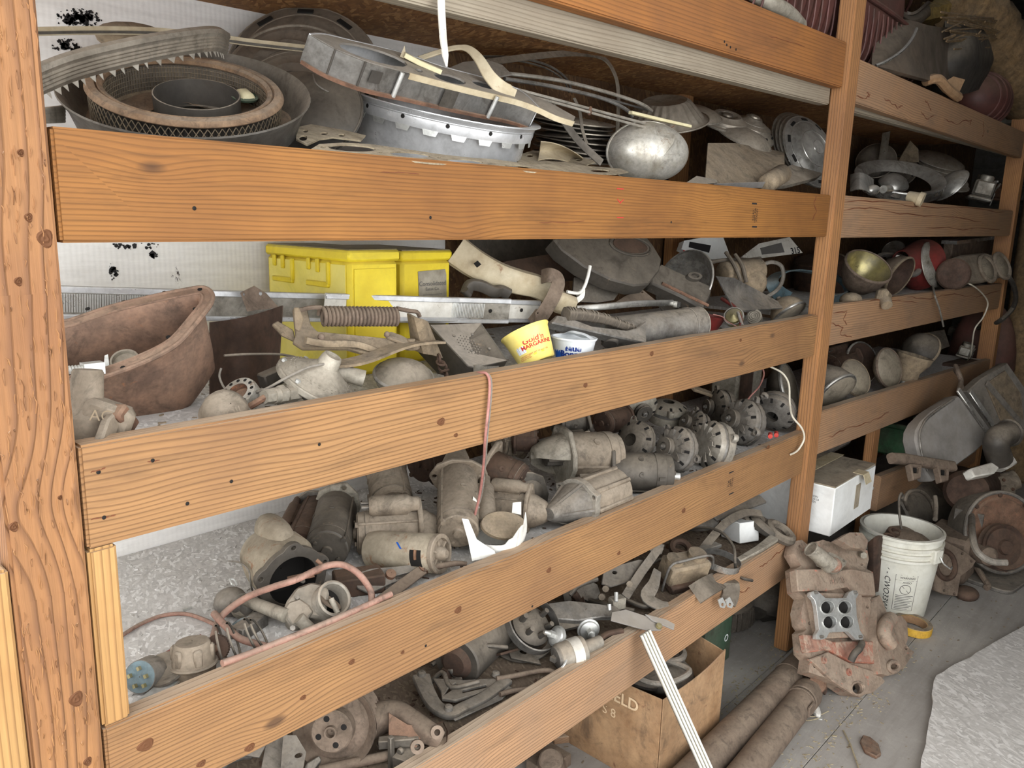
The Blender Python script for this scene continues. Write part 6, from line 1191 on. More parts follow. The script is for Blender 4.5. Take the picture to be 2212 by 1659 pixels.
# --- hoses and coils
def qhose(name, label, mat, pts, r, cat='hose'): return one(name, label, cat, mat, lambda m: m.tube(bez(Q3(pts), 6), r, 10), ang=80)
qhose('rubber_hose', 'pink rubber hose arching over the carburetor', 'hose_pink', [(455, 1400, .008), (462, 1372, .012), (478, 1332, .03), (530, 1292, .06), (590, 1268, .085), (640, 1252, .10), (700, 1224, .10), (740, 1220, .10), (775, 1240, .08), (800, 1275, .045), (803, 1300, .03)], .0065)
qhose('rubber_hose', 'long pink hose lying along the fourth rail', 'hose_pink', [(480, 1433, .045), (540, 1412, .04), (620, 1380, .042), (700, 1348, .042), (780, 1313, .042), (845, 1283, .045)], .006)
qhose('rubber_hose', 'short pink hose crossing below the coil', 'hose_pink', [(462, 1325, .035), (490, 1355, .03), (520, 1380, .025), (575, 1396, .02)], .0065)
qhose('thin_hose', 'thin dusty pink hose on the bare board at the left', 'hose_pink', [(256, 1378, .005), (300, 1350, .005), (350, 1330, .005), (400, 1326, .005), (440, 1338, .008), (466, 1350, .012)], .0038)
def loose(m):
    for k, (u, v) in enumerate(((478, 1395), (505, 1385), (545, 1372), (560, 1370))):
        c = Q(u, v, .035); m.torus(axm(c, (.85, -.45, .2 + .1 * k)), .036 - .002 * k, .0022, 30, 6, a0=.3, a1=2 * PI - .2)
    m.tube(bez(Q3([(478, 1430, .01), (505, 1420, .01), (545, 1405, .01)]), 4), .0022, 6)
one('wire_coil', 'loose black steel coil spring beside the pink hoses', 'spring', 'steel_dark', loose)
t = thing('toothed_wheel', 'small dark toothed wheel on a shaft near the tan cup', 'gear', Q(470, 1420, 0)); M = axm(Q(470, 1398, .035), (-.75, -.6, .3))
part(t, 'wheel', 'rust_dark', lambda m: m.lathe([(.001, .004), (.02, .004), (.02, -.004), (.001, -.004)], 60, M, fn=lambda r, h, a, j: (r * (1.08 if j in (1, 2) and int(a / (2 * PI) * 60 + .5) % 2 else 1), h)))
part(t, 'shaft', 'rust', lambda m: m.cyl(M @ Vector((0, 0, .0)), M @ Vector((0, 0, .02)), .006, n=10)); part(t, 'rod', 'steel_grey', lambda m: m.cyl(M @ Vector((0, 0, -.002)), M @ Vector((.01, .0, -.09)), .004, n=8))
t = thing('hex_cup', 'olive tan cast cup standing upside down at the fourth rail', 'casting', Q(420, 1480, 0)); M = axm(Q(420, 1462, .0), (.04, .1, 1))
part(t, 'cup', 'cast_tan', lambda m: m.lathe([(.034, 0), (.036, .02), (.037, .024), (.034, .03), (.029, .058), (.026, .062), (.001, .063)], 32, M))
for k in range(6): part(t, 'boss', 'cast_tan', lambda m: m.box((.031, 0, .042), (.008, .014, .03), M @ Matrix.Rotation(k * PI / 3 + .2, 4, 'Z')), bevel=.003)
part(t, 'bead', 'cast_tan', lambda m: m.torus(M @ T(0, 0, .024), .0365, .003, 32, 6))
t = thing('ignition_switch', 'round grey ignition switch with brass terminals', 'switch', Q(300, 1490, 0)); M = axm(Q(302, 1462, .03), (-.72, -.55, .35))
part(t, 'case', 'cast_grey', lambda m: m.cyl(M @ Vector((0, 0, 0)), M @ Vector((0, 0, -.035)), .026, .028, 26))
part(t, 'face', 'teal_paint', lambda m: m.lathe([(.025, .0005), (.001, .0008)], 24, M))
for x, y in ((-.01, .01), (.008, .012), (.012, -.006), (-.004, -.012), (-.016, -.004)): part(t, 'terminal', 'reflector_gold', lambda m: m.box((x, y, .004), (.006, .004, .009), M @ RZ(30)))
one('belt_pulley', 'black and grey grooved pulley half lying behind the tan cup', 'pulley', 'steel_dark', lambda m: m.lathe([(.006, .008), (.034, .008), (.036, .005), (.024, .001), (.024, -.001), (.036, -.005), (.034, -.008), (.006, -.008), (.006, .008)], 32, axm(Q(355, 1450, .02), (-.3, -.2, .93))))
one('steel_blade', 'bright steel blade lying by the short stud', 'knife', 'zinc', lambda m: plate(m, [(283, 1524), (330, 1486), (390, 1455), (398, 1462), (345, 1500), (290, 1532)], Q(340, 1490, .012), nrm(0, -.1, 1), .003))  # a plain flat steel blade
wire('red_wire', 'bright red wire end behind the tan cup', 'wire_red', [tuple(proj(Q(u, v, h))) + (Q(u, v, h).y,) for u, v, h in ((328, 1430, .01), (360, 1410, .02), (400, 1388, .03), (434, 1373, .03))], .0028)
one('paper_scrap', 'crumpled white paper scrap under the red wire', 'paper', 'box_white', lambda m: m.sheet(lambda u, v: Q(345 + 100 * u + 10 * v, 1432 - 48 * u + 12 * v * (1 - u), .004 + .012 * math.sin(7 * u + 3 * v) * math.sin(PI * u)), 8, 4, .0006))
one('metal_clip', 'small bright metal clip lying on the bare board', 'clip', 'zinc', lambda m: m.box((0, 0, .003), (.018, .005, .005), T(*Q(404, 1318, 0)) @ RZ(5)))
one('verdigris_wire', 'greenish corroded wire near the coil spring', 'wire', 'teal_paint', lambda m: m.tube(bez(Q3([(505, 1350, .01), (520, 1340, .02), (545, 1335, .02), (565, 1345, .01)]), 4), .004, 6))
one('grey_block', 'grey angled steel block beyond the coil', 'block', 'steel_grey', lambda m: m.box((0, 0, .012), (.07, .03, .025), T(*Q(540, 1365, 0)) @ RZ(20)), bevel=.002)
# --- alternators along the right
GA = 'alternators on the fourth shelf'
alternator('dusty alternator with a rusty pulley, nearest the stud motor', 1448, 968, .11, 50, .72, 168, 'cast_grey', .85, spin=.4, group=GA)
alternator('pale alternator with bent fan blades, second from the rusty pulley one', 1520, 958, .10, 52, .55, 170, 'alum_dusty', 1.05, pulley=False, group=GA, spin=1.1)
alternator('grey alternator with a wide fan, third in the row', 1590, 908, .15, 50, .72, 165, 'cast_grey', .95, group=GA, spin=2.)
t = alternator('alternator seen from its back with two red studs by the middle post', 1668, 900, .12, 46, .7, -120, 'cast_grey', 1.0, fan=False, pulley=False, group=GA, back=True)
for du in (0, 13): part(t, 'red_stud', 'reflector_red', lambda m: m.cyl(W(1664 + du, 938 - du * .2, .06), W(1664 + du, 943 - du * .2, .045), .008, n=10))
alternator('dark alternator with a slotted face behind the large tan starter', 1362, 950, .20, 48, .8, 150, 'steel_dark', .7, fan=False, pulley=False, group=GA)
alternator('pale alternator with curved vanes under the third rail', 1385, 885, .33, 44, .75, -50, 'cast_pale', .8, fan=False, group=GA, teeth=16)
alternator('square shouldered pale alternator standing beside the vaned one', 1445, 868, .36, 42, .3, 80, 'cast_pale', 1.2, fan=False, pulley=False, group=GA)
alternator('half hidden alternator behind the bent fan one', 1488, 915, .25, 36, .6, 150, 'steel_dark', 1.0, group=GA)
alternator('dark bracketed alternator deep between the fans', 1540, 880, .3, 40, .5, 175, 'steel_dark', 1.0, fan=False, group=GA)
one('shop_bag', 'grey dusty box with a brown panel behind the alternators', 'box', 'cast_pale', lambda m: m.box((0, 0, 0), (.22, .12, .16), frm(W(1590, 835, .42), W(1650, 820, .42))), bevel=.01)
part(bpy.data.objects['shop_bag'], 'panel', 'rust_dark', lambda m: m.box((0, -.061, .0), (.11, .003, .11), frm(W(1582, 828, .42), W(1642, 813, .42))))
one('tan_lever', 'tan curved lever resting on the pile below the grey box', 'lever', 'dust_tan', lambda m: m.strip(bez(W3([(1495, 838, .34), (1525, 848, .33), (1560, 862, .32)]), 4), .03, .012, up=(0, -.5, .8)), bevel=.003)
lamp('black cased headlight on edge beside the middle post', 1704, 836, .30, 52, .30, 12, 'black_paint', 'lens_glass', 'chrome_dusty', .9)
wire('pink_lead', 'thin pink lead hanging behind the third rail', 'wire_pink', [(1647, 795, .1), (1650, 810, .12), (1640, 835, .16), (1622, 855, .18), (1608, 874, .18)], .003)
wire('pale_wire', 'pale cord curling over the end of the fourth rail', 'wire_white', [(1664, 792, .1), (1690, 806, .06), (1704, 830, .04), (1706, 870, .03), (1712, 900, .0), (1732, 925, -.02), (1737, 948, -.022), (1724, 972, -.012), (1708, 982, -.008)], .0034)
# ================================================================== SHELF 4, far bay: lamps
starter('tan starter half hidden behind the middle post', W(1780, 800, .3), W(1840, 780, .3), .07, 'rust_dark', .2, .5, 0, mouth=False)
lamp('big black torpedo headlight with chrome rim, lying face down', 1808, 845, .08, 50, .42, -48, 'black_paint', 'lens_glass', 'chrome_dusty', 1.5, name='torpedo_headlight', rimw=.14)
lamp('cracked dusty sealed beam beside the torpedo headlight', 1848, 816, .10, 42, .68, 20, 'dust_tan', 'light_glass', 'dust_tan', .5, name='sealed_beam', dome=.3)
lamp('dark open headlight ring behind the two pale beams', 1862, 784, .22, 46, .72, 10, 'black_paint', 'rust_dark', 'chrome_dusty', .6, bowl=True, name='headlight_ring')
lamp('pale sealed beam with a copper rim in the middle of the row', 1920, 795, .10, 44, .6, 8, 'dust_tan', 'light_glass', 'rust_pipe', .6, name='sealed_beam', dome=.25)
t, M, R = lamp('black domed searchlight on a tan pedestal', 1988, 757, .14, 46, .75, 130, 'black_paint', 'black_paint', 'dust_tan', .5, name='search_light', dome=.8)
t = thing('lamp_pedestal', 'tan flared pedestal with a chrome foot under the searchlight', 'pedestal', W(1974, 820, .03))
part(t, 'flare', 'dust_tan', lambda m: m.lathe([(.05, -.10), (.05, -.05), (.08, .0), (.085, .03), (.07, .03), (.04, -.05)], 28, axm(W(1972, 780, .05), (.1, -.2, 1))))
part(t, 'foot', 'chrome_dusty', lambda m: m.lathe([(.052, -.17), (.052, -.10), (.04, -.1)], 24, axm(W(1972, 780, .05), (.1, -.2, 1)), cap0=True))
one('grey_cover', 'flat dark grey cover plate behind the searchlight', 'plate', 'steel_dark', lambda m: plate(m, [(2006, 718), (2040, 712), (2052, 748), (2030, 756), (2000, 740)], W(2030, 735, .25), nrm(-.3, -.8, .4), .02))
carb('pale carburetor at the right end of the far fourth shelf', 2085, 757, .12, 40, 'alum_dusty', 10)
carb('dusty carburetor behind the pale one on the far fourth shelf', 2068, 715, .3, 34, 'steel_dark', -20)
hubcap('flat chrome headlight door lying at the end of the far shelf', 2145, 738, .1, 50, .3, 115, 'chrome_dusty', 1, depth=.08, name='headlight_door')
one('brown_board_scrap', 'brown board scrap under the carburetor at the shelf end', 'board', 'rust_dark', lambda m: m.box((0, 0, 0), (.5, .1, .05), frm(W(2080, 788, .1), W(2130, 775, .1))), bevel=.004)
# ================================================================== SHELF 5
D5 = DZ[5]
def V(u, v, h=.0): return pz(u, v, D5 + h)
def V3(pts): return [V(*p) for p in pts]
# --- water pump with a multi groove pulley
t = thing('water_pump', 'rusty water pump with a big four groove pulley', 'water pump', V(760, 1645, 0))
c = V(722, 1572, .085); ax = nrm(-.72, -.62, .28); M = axm(c, ax); R = .088
part(t, 'drum', 'rust_pipe', lambda m: m.lathe([(R * .46, -.006), (R * .8, -.016), (R * .93, -.004), (R, .004), (R * 1.01, -.002), (R * .95, -.012)] + [q for k in range(4) for q in ((R * .84, -.018 - .015 * k), (R * .99, -.026 - .015 * k), (R * .98, -.028 - .015 * k))] + [(R * .8, -.09), (R * .3, -.095)], 56, M))
hu = part(t, 'hub', 'rust_pipe', lambda m: m.lathe([(R * .5, -.01), (R * .5, .022), (R * .46, .026), (R * .16, .026), (R * .15, .034), (R * .11, .034), (R * .1, .02), (.001, .02)], 36, M))
for k in range(4): part(hu, 'bolt_hole', 'hole_dark', lambda m: m.lathe([(.0065, 0), (.0001, .0004)], 12, M @ T(R * .32 * math.cos(k * PI / 2 + .4), R * .32 * math.sin(k * PI / 2 + .4), .0262)))
part(t, 'casting', 'rust_pipe', lambda m: m.sweep(bez(V3([(800, 1560, .07), (850, 1545, .07), (890, 1562, .065), (930, 1585, .06), (952, 1598, .05)]), 5), rrect(.05, .06, .018, 3), up=(0, -.3, .95), sc=lambda s: 1.2 - .6 * s))
part(t, 'bracket', 'rust', lambda m: plate(m, [(840, 1540), (880, 1565), (930, 1572), (958, 1560), (968, 1580), (966, 1602), (945, 1618), (905, 1612), (880, 1590), (840, 1588)], V(900, 1590, .06), nrm(-.5, -.7, .5), .03, [ov(940, 1578, 5, 6), ov(898, 1610, 4, 5)]), bevel=.006)
for u, v in ((940, 1578), (898, 1609)): part(t, 'boss', 'rust_pipe', lambda m: m.ring(axm(V(u, v, .065) + Vector((-.01, -.015, .01)), nrm(-.5, -.7, .5)), .014, .0065, .02, 20))
one('shaft_rod', 'rusty round rod lying in front of the pulley', 'rod', 'rust_pipe', lambda m: m.cyl(V(690, 1665, .012), V(838, 1632, .02), .011, .011, 14))
one('steel_yoke', 'dark steel yoke with a cross bar under the pump bracket', 'yoke', 'steel_dark', lambda m: (m.box((0, 0, 0), (.012, .012, .075), T(*V(845, 1625, .04))), m.box((0, 0, .0), (.085, .02, .02), frm(V(820, 1605, .05), V(880, 1600, .05)) @ T(.04, 0, 0)), m.box((0, 0, 0), (.06, .04, .03), T(*V(880, 1635, .02)) @ RZ(20)), m.cyl(V(862, 1625, .04), V(868, 1620, .04), .008, n=10)), bevel=.002)
t = thing('hinge_bracket', 'grey folded hinge bracket half hidden under the fourth rail', 'bracket', V(590, 1655, 0))
part(t, 'upright', 'steel_grey', lambda m: m.sweep(V3([(585, 1665, .02), (595, 1610, .05), (604, 1575, .075)]), rrect(.04, .014, .004, 2), up=(-.6, -.7, 0)))
part(t, 'plate', 'cast_grey', lambda m: plate(m, [(612, 1588), (640, 1588), (662, 1625), (655, 1660), (606, 1664)], V(635, 1640, .05), nrm(-.4, -.7, .55), .012, [ov(645, 1632, 9, 5, 20)]), bevel=.002)
part(t, 'tab', 'steel_grey', lambda m: plate(m, [(528, 1622), (565, 1603), (574, 1610), (560, 1636), (530, 1632)], V(548, 1620, .06), nrm(-.3, -.5, .8), .006))
part(t, 'foot', 'steel_grey', lambda m: plate(m, [(662, 1648), (690, 1630), (696, 1642), (680, 1665), (660, 1668)], V(678, 1650, .02), nrm(-.2, -.6, .78), .02), bevel=.003)
one('steel_pipe', 'short bent steel pipe at the very bottom left of the shelf', 'pipe', 'steel_grey', lambda m: m.tube(bez(V3([(470, 1660, .02), (490, 1640, .025), (520, 1628, .03), (545, 1625, .03)]), 4), .014, 12))
# --- locking lever
t = thing('latch_lever', 'grey over centre latch lever with a long wire loop', 'latch', V(1040, 1540, 0)); p0 = V(1040, 1500, .022); nl = nrm(.02, -.12, .99)
part(t, 'curved_arm', 'cast_grey', lambda m: m.sweep(bez(plpath([(910, 1462), (920, 1490), (940, 1525), (972, 1542), (1000, 1530), (1050, 1505), (1096, 1470)], p0, nl), 5), rrect(.026, .016, .004, 2), up=nl, sc=lambda s: (1.7 - 1.0 * s if s < .6 else 1.1, 1)))
part(t, 'jaw', 'cast_grey', lambda m: plate(m, [(936, 1464), (1000, 1468), (1090, 1463), (1080, 1475), (1030, 1498), (985, 1512), (955, 1508), (952, 1490)], p0 + nl * .004, nl, .01, [[(998, 1490), (1050, 1478), (1052, 1484), (1000, 1496)], [(960, 1500), (975, 1490), (988, 1478), (984, 1474), (970, 1484)]]), bevel=.002)
part(t, 'lower_arm', 'steel_grey', lambda m: m.strip(plpath([(975, 1550), (1030, 1525), (1075, 1505), (1096, 1482)], p0 - nl * .004, nl), .03, .006, up=nl), bevel=.002)
part(t, 'wire_loop', 'rust_pipe', lambda m: m.tube(bez(plpath([(1072, 1466), (1110, 1460), (1160, 1450), (1192, 1450), (1204, 1466), (1192, 1482), (1150, 1488), (1110, 1492), (1080, 1500)], p0 + nl * .008, nl), 6), .0065, 10))
for u, v in ((910, 1464), (1070, 1464), (968, 1538)): part(t, 'rivet', 'cast_grey', lambda m: m.lathe([(.011, 0), (.009, .008), (.001, .01)], 16, axm(onpl(u, v, p0, nl) + nl * .008, nl)))
# --- black cylinder, distributor parts
t = thing('heater_motor', 'oily black cylinder motor lying deep on the lowest shelf', 'motor', V(1010, 1450, 0))
ba, bb = V(985, 1430, .055), V(1075, 1345, .06)
part(t, 'case', 'black_paint', lambda m: m.cyl(ba, bb, .066, .066, 30, e=.004)); part(t, 'end', 'rust_dark', lambda m: (m.cyl(ba, ba + (ba - bb).normalized() * .012, .045, .03, 20), m.box((0, 0, 0), (.05, .02, .03), T(*V(975, 1450, .02)))))
one('support_block', 'dark barky post stub behind the chrome ring', 'block', 'rust_dark', lambda m: m.box((0, 0, .09), (.07, .07, .18), T(*V(1120, 1370, 0)) @ RZ(10)), bevel=.006)
M, R, c, n = disc_m(1150, 1350, .16, 66, .75, 40)
t = thing('distributor', 'dark distributor housing inside an open chrome ring', 'distributor', V(1150, 1420, 0))
part(t, 'ring', 'steel_grey', lambda m: m.lathe([(R, -.012), (R, .012), (R * .96, .014), (R * .95, -.012), (R, -.012)], 40, M, .9, 5.6)); part(t, 'body', 'black_rubber', lambda m: m.lathe([(R * .7, -.03), (R * .72, -.005), (R * .5, .01), (.001, .015)], 28, M))
for k in range(6): part(t, 'tower', 'black_rubber', lambda m: m.cyl(M @ Vector((R * .45 * math.cos(k), R * .45 * math.sin(k), 0)), M @ Vector((R * .5 * math.cos(k), R * .5 * math.sin(k), .035)), .009, .007, 10))
one('bent_strip', 'bent bright steel strip lying in front of the distributor ring', 'strip', 'steel_grey', lambda m: m.strip(bez(V3([(1076, 1406, .01), (1110, 1422, .01), (1150, 1422, .015), (1185, 1400, .03), (1192, 1380, .05)]), 5), .022, .003, up=(-.2, -.7, .7)))
def vac(label, u, v, y, a, r_, an):
    M, R, c, n = disc_m(u, v, y, a, r_, an); t = thing('vacuum_can', label, 'vacuum advance', (c.x, c.y, c.z - R))
    part(t, 'can', 'zinc', lambda m: m.lathe([(.001, .012), (R * .5, .012), (R * .8, .008), (R * .86, .003), (R, .002), (R, -.004), (R * .85, -.006), (R * .7, -.016), (.001, -.018)], 32, M))
    part(t, 'nut', 'zinc', lambda m: m.cyl(M @ Vector((0, 0, .01)), M @ Vector((0, 0, .03)), R * .36, n=6)); part(t, 'nipple', 'zinc', lambda m: m.lathe([(R * .24, .03), (R * .2, .045), (R * .1, .05), (R * .08, .046), (.001, .046)], 14, M)); return t
vac('shiny round vacuum can with a hex nut facing the camera', 1271, 1360, .10, 25, .88, -60)
vac('tilted vacuum can on top of the distributor body', 1203, 1375, .10, 24, .7, 160)
t = thing('distributor', 'corroded distributor body with a crusty band at the fifth rail', 'distributor', V(1235, 1440, 0))
da, db = V(1205, 1420, .04), V(1262, 1400, .05)
part(t, 'body', 'alum_dusty', lambda m: (m.cyl(da, db, .034, .034, 24, e=.003), m.cyl(db, V(1296, 1385, .05), .018, .016, 16))); part(t, 'band', 'white_worn', lambda m: m.ring(axm(da.lerp(db, .45), db - da), .0365, .033, .028, 26))
part(t, 'plate', 'cast_grey', lambda m: (m.lathe([(.032, 0), (.028, .006), (.001, .008)], 20, axm(da, da - db)), m.box((0, 0, 0), (.02, .016, .012), T(*(da - (db - da) * .12))))); part(t, 'clip', 'zinc', lambda m: m.tube(bez([da + Vector((0, -.03, .01)), da + Vector((-.02, -.035, 0)), da + Vector((-.03, -.02, -.02))], 4), .003, 6))
# --- latch bars and brackets
t = thing('hood_latch', 'long grey hood latch bar with pointed pale ends over the rail', 'latch', V(1330, 1360, 0)); p0 = V(1330, 1330, .06); nl = nrm(-.1, -.5, .86)
part(t, 'bar', 'steel_grey', lambda m: plate(m, [(1183, 1302), (1230, 1296), (1330, 1308), (1342, 1318), (1322, 1332), (1300, 1332), (1250, 1340), (1196, 1336)], p0, nl, .02), bevel=.003)
part(t, 'lip', 'steel_dark', lambda m: plate(m, [(1196, 1336), (1260, 1332), (1266, 1348), (1210, 1362)], p0 - nl * .02, nl, .012))
part(t, 'pointed_plate', 'grey_paint', lambda m: plate(m, [(1322, 1322), (1352, 1316), (1400, 1332), (1432, 1352), (1428, 1361), (1400, 1362), (1320, 1340)], p0 + Vector((.0, -.03, .015)), nl, .004), bevel=.001)
part(t, 'finger', 'grey_paint', lambda m: plate(m, [(1394, 1326), (1440, 1338), (1458, 1348), (1456, 1360), (1442, 1354), (1410, 1340)], p0 + Vector((.02, -.04, .02)), nl, .005), bevel=.001)
part(t, 'bolt', 'zinc', lambda m: (m.cyl(V(1331, 1300, .09), V(1331, 1280, .11), .006, n=10), m.cyl(V(1317, 1318, .07), V(1316, 1305, .085), .006, n=10)), ); part(t, 'rivet', 'reflector_gold', lambda m: m.lathe([(.01, 0), (.008, .006), (.001, .007)], 16, axm(onpl(1423, 1353, p0 + Vector((.0, -.03, .02)), nl), nl)))
part(t, 'clip', 'cast_pale', lambda m: m.box((0, 0, 0), (.045, .03, .035), T(*V(1333, 1302, .07)) @ RZ(-20)), bevel=.003)
t = thing('seat_bracket', 'brown stamped bracket with rivets and a leaning bar', 'bracket', V(1340, 1280, 0)); p0 = V(1330, 1245, .08); nl = nrm(-.3, -.6, .74)
part(t, 'plate', 'cast_grey', lambda m: plate(m, [(1304, 1228), (1330, 1222), (1380, 1208), (1396, 1210), (1390, 1240), (1362, 1256), (1320, 1268), (1300, 1262)], p0, nl, .008, [ov(1328, 1236, 5, 4)]), bevel=.002)
part(t, 'bar', 'cast_grey', lambda m: m.strip(plpath([(1350, 1290), (1385, 1236), (1426, 1180)], p0 + nl * .01, nl), .028, .006, up=nl), bevel=.001); part(t, 'hook', 'cast_grey', lambda m: plate(m, [(1400, 1180), (1414, 1172), (1436, 1176), (1430, 1196), (1412, 1200)], p0 + nl * .012, nl, .006), bevel=.001)
part(t, 'foot', 'cast_grey', lambda m: plate(m, [(1232, 1280), (1262, 1252), (1290, 1262), (1300, 1290), (1270, 1298)], V(1265, 1278, .05), nl, .01, [ov(1258, 1260, 4, 4)]), bevel=.002)
for u, v in ((1300, 1290), (1308, 1272), (1360, 1262)): part(t, 'bolt', 'cast_tan', lambda m: m.cyl(V(u, v, .05), V(u, v, .07), .012, .01, 8))
t = thing('armature_block', 'dusty tan transformer block with rounded shoulders', 'transformer', V(1480, 1265, 0)); F = frm(V(1430, 1245, .05), V(1530, 1225, .05), (0, -.35, .93))
part(t, 'core', 'dust_tan', lambda m: m.box((.08, 0, .02), (.15, .08, .075), F), bevel=.008); part(t, 'lower', 'rust_dark', lambda m: m.box((.085, -.012, -.02), (.15, .085, .03), F), bevel=.006)
part(t, 'frame', 'steel_grey', lambda m: m.tube(bez([F @ Vector(p) for p in ((-.01, -.03, -.03), (-.01, -.03, .07), (.04, -.03, .085), (.14, -.03, .085), (.165, -.03, .04))], 4), .004, 8)); part(t, 'cap', 'dust_tan', lambda m: (m.cyl(F @ Vector((.03, 0, .05)), F @ Vector((.03, 0, .07)), .028), m.cyl(F @ Vector((.115, 0, .05)), F @ Vector((.115, 0, .075)), .03)))
one('steel_ear', 'dusty grey tapered steel ear beside the transformer', 'bracket', 'cast_grey', lambda m: m.sweep(bez(V3([(1420, 1232, .09), (1412, 1262, .07), (1398, 1290, .05), (1425, 1308, .035), (1445, 1312, .03)]), 5), rrect(.045, .006, .002, 2), up=(-.5, -.7, .5), sc=lambda s: .6 + .9 * s if s < .6 else 1.1 - .4 * (s - .6)))
one('belt_strap', 'folded dark webbing strap hanging over the fifth rail', 'strap', 'rubber_tan', lambda m: m.strip(bez([V(1500, 1285, .03), V(1530, 1266, .05), py(1560, 1252, .03), py(1577, 1262, -.012), py(1578, 1285, -.02), py(1572, 1300, -.02)], 5), .062, .008, up=(-.3, -.5, .8)))
for du in (0, 16): part(bpy.data.objects['belt_strap'], 'tip', 'zinc', lambda m: plate(m, [(1551 + du, 1296), (1561 + du, 1290), (1569 + du, 1306), (1565 + du, 1314), (1556 + du, 1312)], py(1560, 1300, -.03), nrm(-.2, -.95, .1), .003, [ov(1561 + du, 1306, 3, 4)]))
one('hose_clamp', 'bright round hose clamp resting above the rail', 'clamp', 'chrome_dusty', lambda m: m.lathe([(.064, -.011), (.0645, .011), (.0625, .011), (.0625, -.011), (.064, -.011)], 44, axm(V(1558, 1212, .05), nrm(.05, -.2, .97))))
one('small_carton', 'small pale metal box with a creased top', 'box', 'box_white', lambda m: m.box((0, 0, .04), (.085, .11, .075), T(*V(1598, 1165, .01)) @ RZ(-25) @ RX(-8)), bevel=.002)
wire('rubber_belt', 'thin black belt looping down over the fifth rail', 'black_rubber', [tuple(proj(q)) + (q.y,) for q in V3([(1470, 1150, .05), (1510, 1140, .09), (1555, 1148, .11), (1584, 1180, .1), (1588, 1215, .07)])] + [(1592, 1240, .02), (1606, 1250, -.012), (1625, 1254, -.02)], .005, 'belt')
one('rubber_belt', 'wide flat rubber belt arching behind the bright clamp', 'belt', 'rubber_tan', lambda m: m.strip(bez(V3([(1505, 1205, .02), (1535, 1165, .08), (1570, 1128, .12), (1610, 1108, .13), (1645, 1110, .12)]), 5), .028, .006, up=(-.4, -.5, .7)))
one('chrome_bar', 'short bright chrome bar under the wide belt', 'bar', 'chrome_dusty', lambda m: m.box((0, 0, 0), (.12, .03, .012), frm(V(1500, 1192, .06), V(1566, 1172, .06)) @ T(.06, 0, 0)), bevel=.002)
one('white_lever', 'long pale lever lying along the right end of the fifth rail', 'lever', 'cast_pale', lambda m: m.strip(V3([(1595, 1210, .035), (1640, 1185, .045), (1672, 1162, .05)]), .026, .012, up=(0, -.2, 1), sc=lambda s: .8 + .5 * s), bevel=.003)
for k, (u, v, h, r_, mt) in enumerate(((1655, 1140, .06, .05, 'black_rubber'), (1685, 1150, .05, .045, 'rubber_tan'), (1630, 1125, .08, .035, 'steel_dark'), (1470, 1185, .06, .03, 'rust_dark'), (1330, 1215, .05, .035, 'steel_dark'))):
    one('rubber_bushing', ('black rubber grommet in the right corner of the fifth shelf', 'tan rubber ring next to the black grommet', 'dark coiled cable bundle above the white lever', 'small rusty bushing left of the wide belt', 'dark bushing behind the brown bracket')[k], 'bushing', mt, lambda m: m.torus(axm(V(u, v, h), (.3 - .2 * k, -.4, .8)), r_, r_ * .4, 24, 8))
for k, (pp, mt) in enumerate(((((1440, 1180, .05), (1480, 1195, .05), (1530, 1205, .05)), 'rust'), (((1260, 1290, .03), (1300, 1305, .03), (1370, 1320, .03)), 'steel_dark'), (((1230, 1285, .08), (1250, 1265, .1), (1290, 1250, .11)), 'steel_dark'), (((1340, 1290, .03), (1390, 1310, .03), (1420, 1300, .03)), 'steel_dark'), (((1290, 1390, .03), (1310, 1370, .04), (1345, 1362, .04)), 'rust_dark'))):
    one('scrap_rod', ('rusty rod in the clutter left of the bright clamp', 'dark rod under the hood latch', 'thin dark rod near the brown bracket', 'dark rod below the transformer', 'brown channel piece beside the vacuum can')[k], 'rod', mt, lambda m: m.sweep(bez(V3(pp), 4), rrect(.014, .012, .003, 2)))
one('grey_trim', 'grey trim rail lying at the back above the small carton', 'trim', 'cast_grey', lambda m: m.strip(V3([(1540, 1118, .12), (1600, 1095, .13), (1648, 1078, .14)]), .04, .012, up=(0, -.4, .9)), bevel=.003)
one('pale_shell', 'round pale shell in the shade behind the belts', 'cover', 'cast_grey', lambda m: m.ball(V(1505, 1120, .06), (.09, .08, .04), 20, 10), ang=70)
# --- white carton under the far bay
wbox('deck_panel', 'osb_dusty', 2.881, 3.68, .02, WY - .002, .44, .452, rack)
t = thing('white_carton', 'white cardboard carton with a taped dusty top beside the middle post', 'carton', (3.14, .18, .453))
x0, x1, y0, y1, z0, z1 = 2.925, 3.36, -.075, .42, .455, .648
part(t, 'body', 'box_white', lambda m: m.box(((x0 + x1) / 2, (y0 + y1) / 2, (z0 + z1) / 2), (x1 - x0, y1 - y0, z1 - z0)), bevel=.004)
for s_ in (0, 1): part(t, 'flap', 'box_top', lambda m: m.box(((x0 + x1) / 2, y0 + (y1 - y0) * (.25 + .5 * s_), z1 + .003), (x1 - x0 - .004, (y1 - y0) / 2 - .003, .005)))
part(t, 'tape', 'tape_tan', lambda m: (m.box(((x0 + x1) / 2 + .01, (y0 + y1) / 2 - .08, z1 + .0065), (x1 - x0 + .02, .055, .002), ), m.sweep([(x0 + .26, y0 + .02, z1 + .008), (x0 + .26, y0 - .02, z1 + .006), (x0 + .26, y0 - .035, z1 - .03)], [(-.03, -.001), (.03, -.001), (.03, .001), (-.03, .001)], up=(0, -.3, 1))))
part(t, 'stain', 'box_top', lambda m: m.box((x0 + .25, y0 - .0008, z1 - .09), (.05, .001, .10)))
part(t, 'label', 'ink_white', lambda m: m.box((x0 - .0008, y1 - .10, z1 - .06), (.001, .1, .07)))
